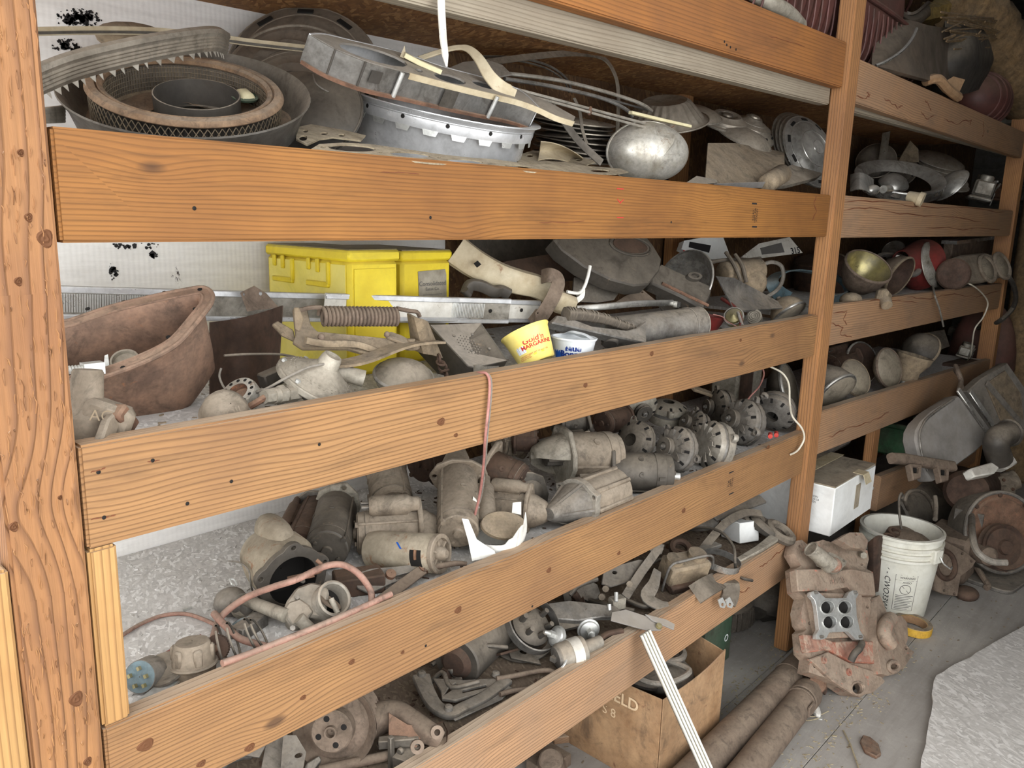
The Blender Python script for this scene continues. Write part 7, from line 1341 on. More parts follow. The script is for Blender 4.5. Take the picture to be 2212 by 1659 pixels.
for k in range(3): part(t, 'barcode', 'ink_black', lambda m: m.box((x0 - .0016, y1 - .09, z1 - .045 - .014 * k), (.0006, .07 - .01 * k, .007)))
ML = Matrix(((0, 0, -1, x0 - .001), (-1, 0, 0, y0 + .1), (0, 1, 0, z1 - .06), (0, 0, 0, 1)))
text(t, 'PARTS DIVISION\nQTY 12  WT 24 LB\nMADE IN USA', 'ink_grey', ML, .011)
one('plastic_tub', 'grey plastic tub tucked behind the white carton', 'tub', 'steel_grey', lambda m: m.box((0, 0, 0), (.32, .2, .12), T(3.52, .25, .66) @ RX(-15)), bevel=.012)
# ================================================================== FLOOR, near
# --- cardboard box of wiring
t = thing('cardboard_box', 'open brown cardboard box full of wiring under the rack', 'box', (1.96, .12, 0)); x0, x1, y0, y1, z1 = 1.785, 2.14, -.07, .33, .30
def bw(nm, f): part(t, nm, 'cardboard', f, bevel=.001)
bulge = lambda a: .02 * math.sin(PI * a)
bw('side_panel', lambda m: m.sheet(lambda u, v: (x0 + (x1 - x0) * u, y0 - bulge(u) * v * .6, z1 * v + .01 * u * v), 8, 6, -.004)); bw('side_panel', lambda m: m.sheet(lambda u, v: (x0 - bulge(u) * v * .5, y0 + (y1 - y0) * u, z1 * v), 8, 6, .004))
bw('side_panel', lambda m: m.sheet(lambda u, v: (x1 + bulge(u) * v, y0 + (y1 - y0) * u, z1 * v + .012 * math.sin(PI * u) * v), 8, 6, -.004)); bw('side_panel', lambda m: m.sheet(lambda u, v: (x0 + (x1 - x0) * u, y1, z1 * v), 6, 4, .004)); bw('bottom_panel', lambda m: m.box(((x0 + x1) / 2, (y0 + y1) / 2, .004), (x1 - x0, y1 - y0, .006)))
MB_ = Matrix(((0, 0, -1, x0 - .012), (-1, 0, 0, .06), (0, 1, 0, .245), (0, 0, 0, 1)))
text(t, 'FIELD', 'ink_pale', MB_, .05, bold=.001)
text(t, 'S 8', 'ink_pale', MB_ @ T(-.04, -.06, -.002), .04)
for k in range(9):
    ry = random.uniform(-.03, .25); rx = random.uniform(1.84, 2.08)
    pts = bez([(rx + .07 * math.cos(a) + random.uniform(-.02, .02), ry + .07 * math.sin(a) + random.uniform(-.02, .02), .21 + .012 * k + random.uniform(-.02, .02)) for a in (0, 1.1, 2.2, 3.3, 4.4, 5.5, 6.4)], 5)
    one('wiring_loop', 'grey wiring loop in the cardboard box', 'cable', 'wire_grey' if k % 2 else 'cast_grey', lambda m: m.tube(pts, .006 + .003 * (k % 3), 8), group='wiring in the cardboard box')
one('wiring_harness', 'dusty lamp body lying in the cardboard box', 'lamp', 'cast_grey', lambda m: (m.ball((2.0, .08, .23), (.1, .12, .05), 18, 10), m.cyl((1.95, .2, .25), (2.05, .05, .28), .03, .035, 16)), ang=60)
# --- leaning white trim
a, b = py(1392, 1366, -.03), pz(1545, 1705, .09)
t = thing('white_trim', 'white grooved metal trim leaning from the fifth rail to the floor', 'trim', b); F = frm(a, a + (b - a) * 1.28, (-.4, -.7, .5)); L = (b - a).length * 1.28
part(t, 'strip', 'steel_grey', lambda m: m.box((L / 2, 0, 0), (L, .036, .005), F), bevel=.001)
for s_ in (-.0145, -.005, .0045, .014): part(t, 'ridge', 'bucket_white', lambda m: m.box((L / 2, s_, .005), (L, .0062, .008), F), bevel=.0012)
# --- drive shafts
t = thing('drive_shaft', 'rusty brown drive shaft tube nearest the rack', 'drive shaft', (2.2, -.135, 0)); a, b = Vector((1.35, -.155, .052)), Vector((2.68, -.118, .052))
part(t, 'tube', 'rust_pipe', lambda m: m.cyl(a, b, .051, n=36, e=.003)); part(t, 'weld', 'rust_pipe', lambda m: m.torus(axm(a.lerp(b, .90), b - a), .0515, .0025, 32, 6)); part(t, 'yoke', 'rust', lambda m: (m.cyl(b, b + (b - a).normalized() * .05, .045, .03, 24), m.box((.08, 0, 0), (.06, .07, .025), frm(b, b + (b - a)))), bevel=.003)
t = thing('drive_shaft', 'rusty brown drive shaft tube with a universal joint, front one', 'drive shaft', (2.1, -.23, 0)); a, b = Vector((1.35, -.285, .047)), Vector((2.46, -.208, .047)); d_ = (b - a).normalized()
part(t, 'tube', 'rust_pipe', lambda m: m.cyl(a, b, .046, n=36, e=.003)); part(t, 'weld', 'rust_pipe', lambda m: m.torus(axm(a.lerp(b, .985), b - a), .0475, .003, 32, 6))
part(t, 'collar', 'rust_pipe', lambda m: m.lathe([(.046, 0), (.05, .004), (.05, .05), (.044, .075), (.02, .08)], 32, axm(b, d_)))
F = frm(b, b + d_); part(t, 'yoke', 'rust', lambda m: [m.prism([(.06, -.028), (.10, -.03), (.128, -.016), (.128, .016), (.10, .03), (.06, .028)], -.007, .007, F @ RX(35 + q) @ T(0, 0, .038)) for q in (0, 180)], bevel=.004)
part(t, 'cross', 'rust_dark', lambda m: (m.cyl(F @ Vector((.108, -.045, 0)), F @ Vector((.108, .045, 0)), .014), m.cyl(F @ Vector((.108, 0, -.045)), F @ Vector((.108, 0, .045)), .014)))
part(t, 'slip_shaft', 'rust_pipe', lambda m: m.cyl(F @ Vector((.10, .0, 0)), F @ Vector((.24, -.02, -.006)), .032, .03, 24, e=.006)); part(t, 'weight', 'rust_pipe', lambda m: m.box((-.05, -.046, .01), (.05, .008, .035), F), bevel=.002)
# --- intake manifold leaning on the post
p0 = Vector((2.69, -.31, .02)); nm = nrm(-.06, -.86, .5)
t = thing('intake_manifold', 'dusty cast intake manifold leaning on the middle post', 'intake manifold', (2.75, -.28, 0))
outl = [(1721, 1168), (1732, 1166), (1744, 1176), (1778, 1166), (1812, 1176), (1853, 1179), (1874, 1189), (1877, 1208), (1872, 1229), (1886, 1236), (1892, 1290), (1879, 1295), (1895, 1325), (1893, 1379), (1907, 1384), (1913, 1438), (1907, 1443), (1918, 1471), (1914, 1506), (1883, 1504), (1860, 1507), (1836, 1499), (1813, 1483), (1782, 1464), (1747, 1452), (1751, 1424), (1739, 1412), (1735, 1367), (1742, 1360), (1735, 1349), (1731, 1323), (1738, 1292), (1724, 1278), (1719, 1229), (1731, 1222), (1716, 1196)]
holes = [ov(1853, 1487, 12, 12), ov(1728, 1180, 3, 3), ov(1748, 1309, 3, 4), ov(1749, 1346, 3, 4), ov(1874, 1311, 3.5, 3.5), ov(1881, 1350, 3.5, 3.5), ov(1862, 1219, 3, 3), ov(1896, 1458, 4, 4), ov(1902, 1499, 4, 4), ov(1760, 1439, 3, 4)]
part(t, 'body', 'orange_cast', lambda m: plate(m, outl, p0, nm, .045, holes), bevel=.006)
def raised(nm_, mat, pts, off, th, bev=.0035, holes=()): part(t, nm_, mat, lambda m: plate(m, pts, p0 + nm * off, nm, th, holes), bevel=bev)
raised('runner', 'orange_cast', [(1720, 1230), (1775, 1228), (1800, 1234), (1840, 1228), (1886, 1237), (1891, 1288), (1845, 1284), (1832, 1268), (1790, 1276), (1725, 1277)], .03, .032)
raised('runner', 'orange_paint', [(1736, 1370), (1772, 1374), (1800, 1386), (1850, 1384), (1907, 1386), (1912, 1436), (1862, 1432), (1840, 1430), (1790, 1404), (1744, 1410)], .022, .024)
raised('plenum', 'orange_cast', [(1752, 1280), (1862, 1282), (1868, 1376), (1772, 1380)], .026, .03)
raised('water_passage', 'orange_cast', [(1750, 1424), (1790, 1408), (1840, 1434), (1895, 1452), (1912, 1470), (1908, 1500), (1880, 1498), (1850, 1504), (1800, 1472)], .014, .016, holes=[ov(1853, 1487, 12, 12)])
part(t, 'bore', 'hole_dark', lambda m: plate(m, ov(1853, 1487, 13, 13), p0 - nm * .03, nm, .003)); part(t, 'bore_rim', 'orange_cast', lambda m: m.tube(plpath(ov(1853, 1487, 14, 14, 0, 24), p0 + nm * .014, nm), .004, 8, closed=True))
sp = p0 + nm * .048
ad = [(1752, 1279), (1764, 1275), (1776, 1285), (1784, 1292), (1828, 1292), (1834, 1280), (1842, 1275), (1852, 1276), (1855, 1284), (1849, 1294), (1851, 1330), (1858, 1362), (1866, 1374), (1864, 1382), (1850, 1382), (1836, 1368), (1832, 1364), (1792, 1366), (1786, 1378), (1776, 1382), (1764, 1380), (1764, 1370), (1770, 1360), (1764, 1310), (1760, 1296), (1752, 1288)]
th4 = [ov(1787, 1312, 15, 15), ov(1825, 1312, 15, 15), ov(1792, 1344, 15, 15), ov(1829, 1344, 15, 15)]
cp = part(t, 'carburetor_plate', 'zinc', lambda m: plate(m, ad, sp, nm, .016, th4), bevel=.0025, label='bright alloy carburetor adapter with four bores')
for k, h in enumerate(th4): part(cp, 'throttle_bore', 'hole_dark', lambda m: plate(m, h, sp - nm * .015, nm, .002)); part(cp, 'bore_lip', 'zinc', lambda m: m.tube(plpath(h, sp + nm * .0005, nm), .0028, 6, closed=True))
for u, v in ((1760, 1281), (1845, 1281), (1772, 1376), (1856, 1376)): part(cp, 'stud', 'steel_grey', lambda m: m.cyl(onpl(u, v, sp, nm), onpl(u, v, sp, nm) + nm * .012, .005, n=10))
tp = p0 + nm * .04; e0, e1 = onpl(1752, 1186, tp + nm * .02, nm), onpl(1794, 1222, tp + nm * .03, nm)
part(t, 'thermostat_flange', 'cast_pale', lambda m: plate(m, [(1762, 1205), (1778, 1212), (1792, 1192), (1806, 1198), (1830, 1212), (1826, 1222), (1810, 1234), (1796, 1234), (1770, 1222)], tp, nm, .012, [ov(1768, 1213, 3, 3), ov(1823, 1211, 3, 3)]), bevel=.002)
part(t, 'thermostat_neck', 'cast_pale', lambda m: (m.cyl(e0, e1, .026, .03, 26), m.torus(axm(e0, e1 - e0), .026, .004, 24, 6), m.ball(onpl(1798, 1222, tp, nm), (.034, .034, .03), 18, 10)), ang=60); part(t, 'orange_elbow', 'orange_paint', lambda m: m.ball(onpl(1800, 1220, tp + nm * .012, nm), (.03, .03, .028), 16, 10), ang=80)
part(t, 'vacuum_hose', 'black_rubber', lambda m: m.tube(bez([onpl(u, v, p0 + nm * (.03 + h), nm) for u, v, h in ((1862, 1390, .01), (1856, 1402, .035), (1846, 1412, .035), (1838, 1428, .02))], 5), .012, 12)); part(t, 'hose_nipple', 'rust', lambda m: m.cyl(onpl(1862, 1388, p0 + nm * .02, nm), onpl(1858, 1400, p0 + nm * .06, nm), .011, n=12))
for u, v in ((1770, 1427), (1824, 1453)): part(t, 'boss', 'orange_paint', lambda m: m.ring(axm(onpl(u, v, p0, nm), nm), .012, .005, .022, 16))
part(t, 'sensor', 'cast_pale', lambda m: m.cyl(onpl(1858, 1196, p0, nm), onpl(1866, 1200, p0 + nm * .03, nm), .013, n=6))
text(t, '3919803', 'orange_cast', frm(onpl(1808, 1256, p0 + nm * .031, nm), onpl(1850, 1252, p0 + nm * .031, nm), nm) @ I4, .03, depth=.002)
p1 = Vector((2.98, -.36, .02)); n1 = nrm(.05, -.86, .5)
t = thing('intake_manifold', 'second cast manifold with pink overspray behind the leaning one', 'intake manifold', (2.98, -.36, 0))
part(t, 'body', 'orange_cast', lambda m: plate(m, [(1893, 1290), (1900, 1285), (1908, 1300), (1918, 1330), (1948, 1330), (1960, 1345), (1962, 1378), (1958, 1392), (1966, 1402), (1985, 1414), (1984, 1438), (1962, 1447), (1944, 1446), (1934, 1456), (1918, 1460), (1905, 1455), (1895, 1400)], p1, n1, .05, [ov(1930, 1440, 9, 9), ov(1958, 1400, 3.5, 3.5), ov(1973, 1434, 3, 3)]), bevel=.006)
part(t, 'elbow', 'orange_cast', lambda m: m.sweep(bez([onpl(u, v, p1 + n1 * .025, n1) for u, v in ((1925, 1336), (1912, 1352), (1911, 1374), (1924, 1392))], 5), circ(.026, 14))); part(t, 'bore_rim', 'orange_cast', lambda m: m.tube(plpath(ov(1930, 1440, 11, 11, 0, 22), p1 + n1 * .004, n1), .008, 8, closed=True))
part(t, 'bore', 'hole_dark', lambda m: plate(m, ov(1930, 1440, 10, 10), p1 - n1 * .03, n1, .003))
part(t, 'upper_lug', 'orange_cast', lambda m: plate(m, [(1810, 1165), (1835, 1150), (1862, 1150), (1876, 1168), (1872, 1186), (1840, 1182)], Vector((3.05, -.2, .4)), nrm(0, -.8, .6), .03, [ov(1850, 1154, 3, 3)]), bevel=.004)
one('heat_shield', 'dark metal heat shield standing between manifold and bucket', 'shield', 'rust_dark', lambda m: m.sheet(lambda u, v: py(1876 + 42 * u, 1172 - 16 * math.sin(PI * min(1, u * .9)) + 120 * v, -.12 - .03 * math.sin(PI * u)), 8, 4, .004))
# --- bucket
bc = Vector((3.475, -.175, 0)); H = .372; r0, r1 = .128, .162; MBk = T(*bc); t = thing('plastic_bucket', 'white plastic bucket of parts with a wire bail', 'bucket', bc)
part(t, 'wall', 'bucket_white', lambda m: m.lathe([(.001, .001), (r0 * .96, .001), (r0, .008), (r1 * .965, H * .8), (r1 * .965, H - .004), (r1 * .93, H), (r1 * .92, H - .01), (r0 * .95, .01), (.001, .008)], 56, MBk))
for h in (.998, .90, .83, .765): part(t, 'hoop', 'bucket_white', lambda m: m.lathe([(r1 * .955, H * h - .012), (r1 * 1.015, H * h - .011), (r1 * 1.02, H * h), (r1 * .96, H * h + .001)], 56, MBk))
thb = math.atan2(CAM.y - bc.y, CAM.x - bc.x)
ba_ = thb + .98
hl = part(t, 'handle_lug', 'bucket_white', lambda m: m.box((r1 * 1.0, 0, H * .82), (.03, .05, .06), MBk @ Matrix.Rotation(ba_, 4, 'Z')), bevel=.005)
part(hl, 'bail', 'zinc', lambda m: m.tube(bez([MBk @ Matrix.Rotation(ba_ + q, 4, 'Z') @ Vector((rr, 0, hh)) for q, rr, hh in ((0, r1 * 1.12, H * .83), (.05, r1 * 1.2, H * .76), (.28, r1 * 1.26, H * .68), (.6, r1 * 1.24, H * .64))], 4), .003, 6))
wpb = lambda x, y, d: ((lambda rr, an: (rr * math.cos(an), rr * math.sin(an), H * .38 + y))(r0 + (r1 - r0) * (H * .38 + y) / H * .97 + .0012, thb + x / .145))
def brect(nm_, mat, x0, x1, y0, y1): part(t, nm_, mat, lambda m: m.add([MBk @ Vector(wpb(x0 + (x1 - x0) * i / 4, yy, 0)) for i in range(5) for yy in (y0, y1)], [(2 * i, 2 * i + 2, 2 * i + 3, 2 * i + 1) for i in range(4)]))
for x0_, x1_, y0_, y1_ in ((.0, .085, .075, .0765), (.0, .085, -.085, -.0835), (.0, .0015, -.085, .0765), (.0835, .085, -.085, .0765), (.0, .085, .052, .053)): brect('label_line', 'ink_grey', x0_, x1_, y0_, y1_)
for k in range(9): brect('label_print', 'ink_grey', .008, .078 - .008 * (k % 3), -.018 - .0075 * k, -.0155 - .0075 * k)
btext = lambda s, x, y, sz, mat='ink_grey', rot=False, **k: text(t, s, mat, MBk, sz, warp=(lambda a, b, d: wpb(x - b, y + a, 0)) if False else (lambda a, b, d: wpb(x + b, y - a, 0)) if rot else (lambda a, b, d: wpb(a + x, b + y, 0)), **k)
btext('WARNING', .046, .064, .012, bold=.0003); btext('AVISO', .046, .043, .012, bold=.0003)
part(t, 'pictogram', 'ink_grey', lambda m: m.add([MBk @ Vector(wpb(.043 + rr * math.cos(a), .012 + rr * math.sin(a), 0)) for a in (2 * PI * k / 24 for k in range(24)) for rr in (.020, .0225)], [(2 * k, 2 * ((k + 1) % 24), 2 * ((k + 1) % 24) + 1, 2 * k + 1) for k in range(24)]))
part(t, 'slash', 'ink_grey', lambda m: m.add([MBk @ Vector(wpb(.043 + a, .012 + b, 0)) for a, b in ((-.015, .0165), (-.0165, .015), (.015, -.0165), (.0165, -.015))], [(0, 1, 2, 3)]))
btext('1/2 - CWO33W.', -.03, .02, .032, 'ink_black', True, shear=.25)
one('bucket_casting', 'rusty lump of castings filling the white bucket', 'casting', 'rust_pipe', lambda m: (m.ball(bc + Vector((.02, -.02, H - .07)), (.09, .1, .05), 18, 8), m.ball(bc + Vector((.09, .02, H - .075)), (.05, .07, .045), 14, 8)), ang=70)
for k, (dx, dy) in enumerate(((-.09, .05), (.0, .06))): one('pipe_nipple', ('round pipe end at the left inside the bucket', 'small pipe end in the middle of the bucket')[k], 'pipe', 'rust_dark', lambda m: m.ring(axm(bc + Vector((dx, dy, H - .12)), (-.15, -.35, .9)), .03, .017, .11, 22, .003))
one('hook_rod', 'dark hooked rod sticking up out of the bucket', 'rod', 'steel_dark', lambda m: m.tube(bez([bc + Vector(p) for p in ((.05, .0, H - .08), (.055, .03, H + .02), (.085, .05, H + .085), (.105, .05, H + .11), (.115, .045, H + .095), (.10, .045, H + .085))], 5), .0055, 8))
# --- tape, wood, bits
t = thing('tape_roll', 'roll of yellow tape lying on the floor by the bucket', 'tape', (3.33, -.33, 0)); Mt = T(3.335, -.30, .004) @ RX(4)
ro = part(t, 'roll', 'tape_yellow', lambda m: m.ring(Mt, .072, .052, .034, 44, .002)); part(t, 'core', 'cardboard', lambda m: m.ring(Mt @ T(0, 0, .001), .0525, .049, .032, 40)); part(ro, 'dust_top', 'dust_tan', lambda m: m.ring(Mt @ T(0, 0, .0342), .070, .053, .0012, 40))
one('bark_piece', 'flake of brown bark lying on the floor', 'bark', 'bark', lambda m: m.prism([(-.05, -.01), (-.03, -.028), (.02, -.03), (.05, -.012), (.055, .01), (.02, .025), (-.03, .02)], 0, .012, T(*pz(1878, 1618, .001)) @ RZ(30)), bevel=.003)
one('straw_stalk', 'long dry straw stalk on the floor', 'straw', 'straw', lambda m: m.tube([pz(1822, 1578, .004), pz(1838, 1610, .006), pz(1866, 1690, .004)], .0026, 6))
one('straw_stalk', 'short straw bits beside the universal joint', 'straw', 'straw', lambda m: (m.tube([pz(1725, 1548, .004), pz(1765, 1548, .005), pz(1790, 1536, .004)], .0018, 5), m.tube([pz(1722, 1558, .004), pz(1750, 1556, .004), pz(1768, 1552, .004)], .0018, 5)))
one('foam_scrap', 'crumbled white foam scrap by the universal joint', 'foam', 'foam_white', lambda m: m.ball((0, 0, 0), (.035, .014, .014), 14, 8, T(*pz(1763, 1535, .013)) @ RZ(35)).jitter(.0015), ang=20)
one('clear_chip', 'small clear plastic chip on the floor', 'chip', 'zinc', lambda m: m.box((0, 0, .002), (.02, .014, .004), T(*pz(1772, 1552, 0)) @ RZ(20)), bevel=.001)
pp = [pz(2020, 1470), pz(2212, 1362), pz(2400, 1240), pz(2360, 1800), pz(1985, 1690)]
jag = []
for i in range(len(pp)):
    a, b = pp[i], pp[(i + 1) % len(pp)]
    for k in range(14): q = a.lerp(b, k / 14); jag.append((q.x + random.uniform(-.004, .004), q.y + random.uniform(-.004, .004)))
one('board_offcut', 'grey weathered strand board sheet lying on the floor', 'board', 'osb_grey', lambda m: m.prism(jag, .008, .020))
one('green_case', 'dark green box under the rack behind the cardboard one', 'box', 'green_box', lambda m: m.box((2.5, .23, .17), (.2, .2, .34)), bevel=.004)
part(bpy.data.objects['green_case'], 'emblem', 'ink_white', lambda m: m.ring(T(2.56, .1295, .10) @ RX(90), .014, .010, .0008, 20))
def tyre(label, c, R, w_):
    t = thing('ribbed_tyre', label, 'tyre', (c[0], c[1], c[2]), 'small tyres under the rack'); M = T(*c)
    cs = part(t, 'carcass', 'tread_rubber', lambda m: m.lathe([(R * .55, .01), (R * .8, 0), (R * .97, w_ * .12), (R, w_ * .3), (R, w_ * .7), (R * .97, w_ * .88), (R * .8, w_), (R * .55, w_ - .01), (R * .5, w_ * .5), (R * .55, .01)], 48, M))
    for k in range(40): part(cs, 'tread_block', 'tread_rubber', lambda m: m.box((R * .995, 0, w_ * .5), (.012, R * .09, w_ * .66), M @ Matrix.Rotation(2 * PI * k / 40, 4, 'Z')))
tyre('small ribbed tyre lying flat under the rack, lower one', (2.84, .32, .002), .15, .11); tyre('small tyre stacked on the lower ribbed one', (2.83, .34, .115), .145, .10)
one('wood_offcut', 'notched wooden offcut on the floor under the rack', 'offcut', 'wood_rail_far', lambda m: m.box((0, 0, .012), (.16, .05, .024), T(*pz(1245, 1592, 0)) @ RZ(-35)), bevel=.002)
one('floor_casting', 'dark casting on the floor at the bottom edge under the rack', 'casting', 'rust_pipe', lambda m: (m.cyl(pz(1190, 1665, .0), pz(1190, 1640, .07), .05, .035, 18), m.box((0, 0, .02), (.12, .08, .04), T(*pz(1185, 1660, 0)))), bevel=.004)
one('dark_bundle', 'dark rag bundle behind the foot of the middle post', 'rag', 'black_rubber', lambda m: m.ball((3.0, .2, .09), (.13, .12, .09), 18, 10).jitter(.01), ang=25)

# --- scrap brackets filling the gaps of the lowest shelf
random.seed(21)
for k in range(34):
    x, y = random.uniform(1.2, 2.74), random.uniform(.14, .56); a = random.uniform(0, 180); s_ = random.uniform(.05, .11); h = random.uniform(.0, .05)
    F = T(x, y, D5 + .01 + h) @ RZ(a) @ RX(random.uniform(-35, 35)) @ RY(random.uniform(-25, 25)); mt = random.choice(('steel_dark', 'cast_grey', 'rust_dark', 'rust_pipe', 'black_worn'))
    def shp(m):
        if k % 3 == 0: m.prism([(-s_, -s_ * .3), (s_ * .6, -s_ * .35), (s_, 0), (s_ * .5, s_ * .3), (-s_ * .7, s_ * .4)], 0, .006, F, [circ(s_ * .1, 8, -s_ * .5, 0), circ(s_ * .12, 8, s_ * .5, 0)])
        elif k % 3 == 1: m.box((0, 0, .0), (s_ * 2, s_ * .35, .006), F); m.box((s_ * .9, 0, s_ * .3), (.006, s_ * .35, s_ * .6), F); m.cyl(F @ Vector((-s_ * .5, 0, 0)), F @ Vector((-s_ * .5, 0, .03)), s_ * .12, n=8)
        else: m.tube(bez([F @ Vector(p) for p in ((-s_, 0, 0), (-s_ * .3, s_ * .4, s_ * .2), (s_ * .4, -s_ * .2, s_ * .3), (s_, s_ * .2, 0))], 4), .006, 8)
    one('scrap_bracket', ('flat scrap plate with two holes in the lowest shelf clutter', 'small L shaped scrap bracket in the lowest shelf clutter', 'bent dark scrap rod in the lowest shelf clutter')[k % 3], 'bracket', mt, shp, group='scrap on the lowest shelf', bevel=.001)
# ================================================================== FLOOR AND HEAP, far end
pA = Vector((3.95, -.2, .6)); nA = nrm(-.25, -.9, .35)
t = thing('metal_shroud', 'big smooth grey metal shroud with a rounded end on the far heap', 'shroud', (3.85, -.15, .45))
part(t, 'panel', 'grey_paint', lambda m: plate(m, [(1978, 950), (1980, 930), (1989, 913), (2012, 890), (2069, 853), (2082, 862), (2141, 945), (2110, 975), (2066, 1007), (2040, 1028), (2014, 1041), (2002, 1024), (1986, 985)], pA, nA, .07), bevel=.008)
part(t, 'edge_bead', 'steel_grey', lambda m: m.tube(bez(plpath([(2060, 862), (2010, 898), (1992, 920), (1986, 945), (1992, 985), (2004, 1018)], pA + nA * .001, nA), 5), .006, 8))
for u0, v0, u1, v1 in ((2069, 841, 2141, 942), (2095, 845, 2154, 932)):
    part(t, 'chrome_strip', 'chrome_dusty', lambda m: m.strip(plpath([(u0, v0), (u1, v1)], pA + nA * .012, nA), .03, .012, up=nA), bevel=.003)
t = thing('door_panel', 'tan recessed panel standing at the end of the rack', 'panel', (4.6, -.1, .5)); pB = Vector((4.6, -.12, .7)); nB = nrm(-.3, -.92, .25)
part(t, 'frame', 'grey_panel', lambda m: plate(m, [(2090, 845), (2120, 818), (2176, 783), (2215, 838), (2240, 890), (2212, 935), (2178, 955), (2150, 930)], pB, nB, .05), bevel=.005)
part(t, 'inset', 'dust_tan', lambda m: plate(m, [(2130, 830), (2172, 800), (2206, 850), (2212, 905), (2185, 935), (2166, 915)], pB + nB * .008, nB, .01), bevel=.003)
part(t, 'bar', 'grey_panel', lambda m: m.strip(plpath([(2132, 828), (2212, 922)], pB + nB * .014, nB), .03, .01, up=nB))
one('twisted_cable', 'twisted pale cable ends hanging on the far fourth rail', 'cable', 'rust_pipe', lambda m: (m.tube(bez(W3([(2064, 790, -.05), (2070, 805, -.08), (2076, 822, -.1), (2072, 842, -.12)]), 4), .012, 8), m.tube(bez(W3([(2062, 800, -.05), (2072, 815, -.09), (2080, 838, -.11)]), 4), .008, 8)))
t = thing('exhaust_manifold', 'rusty exhaust manifold with square ports hung under the grey shroud', 'exhaust manifold', (3.75, -.25, .4)); pC = Vector((3.75, -.28, .5)); nC = nrm(-.2, -.8, .55)
part(t, 'log', 'rust_pipe', lambda m: m.sweep(bez(plpath([(1925, 990), (1955, 992), (1990, 998), (2030, 1004), (2058, 1008)], pC, nC), 4), rrect(.045, .04, .012, 3), up=nC))
for u, v in ((1980, 1015), (2040, 1020)):
    part(t, 'port', 'rust_pipe', lambda m: plate(m, [(u - 14, v - 14), (u + 13, v - 12), (u + 10, v + 18), (u - 6, v + 22)], pC + nC * .02, nC, .03, [[(u - 7, v - 7), (u + 7, v - 6), (u + 6, v + 7), (u - 6, v + 6)]]), bevel=.004); part(t, 'port_hole', 'hole_dark', lambda m: plate(m, [(u - 7, v - 7), (u + 7, v - 6), (u + 6, v + 7), (u - 6, v + 6)], pC + nC * .006, nC, .003))
one('green_basket', 'bright green plastic basket behind the rack stud', 'basket', 'green_plastic', lambda m: (m.box((0, 0, 0), (.30, .2, .15), T(*W(1958, 952, .12)) @ RY(8)), m.box((0, 0, .08), (.36, .26, .03), T(*W(1958, 952, .12)) @ RY(8)), m.box((.05, -.06, .12), (.2, .06, .06), T(*W(1958, 952, .12)))), bevel=.008)
t = thing('valve_cover', 'chipped white valve cover end with a black elbow pipe', 'valve cover', (4.2, -.4, .45)); pD = Vector((4.1, -.42, .5)); nD = nrm(-.25, -.7, .65)
part(t, 'cover', 'white_worn', lambda m: plate(m, [(2096, 1012), (2190, 984), (2200, 1000), (2180, 1012), (2160, 1010), (2150, 1022), (2106, 1030)], pD, nD, .05), bevel=.006)
part(t, 'elbow', 'black_paint', lambda m: m.tube(bez([onpl(u, v, pD + nD * h, nD) for u, v, h in ((2160, 992, .0), (2152, 965, .05), (2158, 945, .08), (2180, 935, .08))], 6), .055, 16), label='shiny black elbow'); part(t, 'elbow_rim', 'black_paint', lambda m: m.torus(axm(onpl(2180, 935, pD + nD * .08, nD), onpl(2200, 930, pD + nD * .08, nD) - onpl(2180, 935, pD + nD * .08, nD)), .055, .01, 24, 6))
t = thing('pump_casting', 'tan cast water pump with a round nose on the far heap', 'water pump', (4.3, -.5, .25)); c = pz(2165, 1060, .3); nE = nrm(-.5, -.75, .3); ME = axm(pz(2155, 1058, .3), nE)
part(t, 'nose', 'cast_tan', lambda m: m.lathe([(.001, .06), (.02, .06), (.024, .045), (.07, .04), (.075, .0), (.06, -.05), (.09, -.08), (.1, -.14), (.001, -.15)], 30, ME)); part(t, 'spout', 'cast_tan', lambda m: m.cyl(ME @ Vector((0, 0, -.03)), pz(2118, 1078, .26), .05, .045, 20)); part(t, 'ear', 'cast_tan', lambda m: (m.cyl(ME @ Vector((0, 0, -.08)), pz(2195, 1035, .34), .06, .05, 18), m.cyl(ME @ Vector((0, 0, -.1)), pz(2190, 1085, .28), .04, .03, 16)))
for k in range(4): part(t, 'bolt', 'rust', lambda m: bolt(m, ME @ Vector((.05 * math.cos(k * PI / 2), .05 * math.sin(k * PI / 2), .041)), nE, .009, .008))
t = thing('timing_cover', 'large dark round housing with a rusty red face', 'housing', (4.3, -.62, 0)); MF = axm(pz(2165, 1150, .24), nrm(-.62, -.72, .3)); RF = .19
part(t, 'drum', 'black_worn', lambda m: m.lathe([(RF * .96, .0), (RF, -.01), (RF, -.12), (RF * .9, -.14), (.001, -.14)], 48, MF)); part(t, 'face', 'rust', lambda m: m.lathe([(.001, .004), (RF * .8, .004), (RF * .85, -.004), (RF * .96, .0)], 48, MF), label='rusty red face'); part(t, 'rim', 'cast_grey', lambda m: m.torus(MF, RF * .97, .009, 48, 8))
part(t, 'pulley', 'rust_dark', lambda m: m.lathe([(.001, .09), (.03, .09), (.035, .075), (.085, .07), (.1, .08), (.105, .07), (.085, .055), (.105, .035), (.09, .03), (.03, .03)], 40, MF @ T(-.06, .05, 0)))
for k in range(8): part(t, 'bolt', 'rust_dark', lambda m: bolt(m, MF @ Vector((RF * .9 * math.cos(k * PI / 4), RF * .9 * math.sin(k * PI / 4), .0)), MF.to_3x3() @ Vector((0, 0, 1)), .01, .008))
one('dark_drum', 'black drum lying in the shade behind the bucket', 'drum', 'black_paint', lambda m: m.cyl((4.1, .1, .16), (4.5, .0, .16), .155, n=32, e=.01))
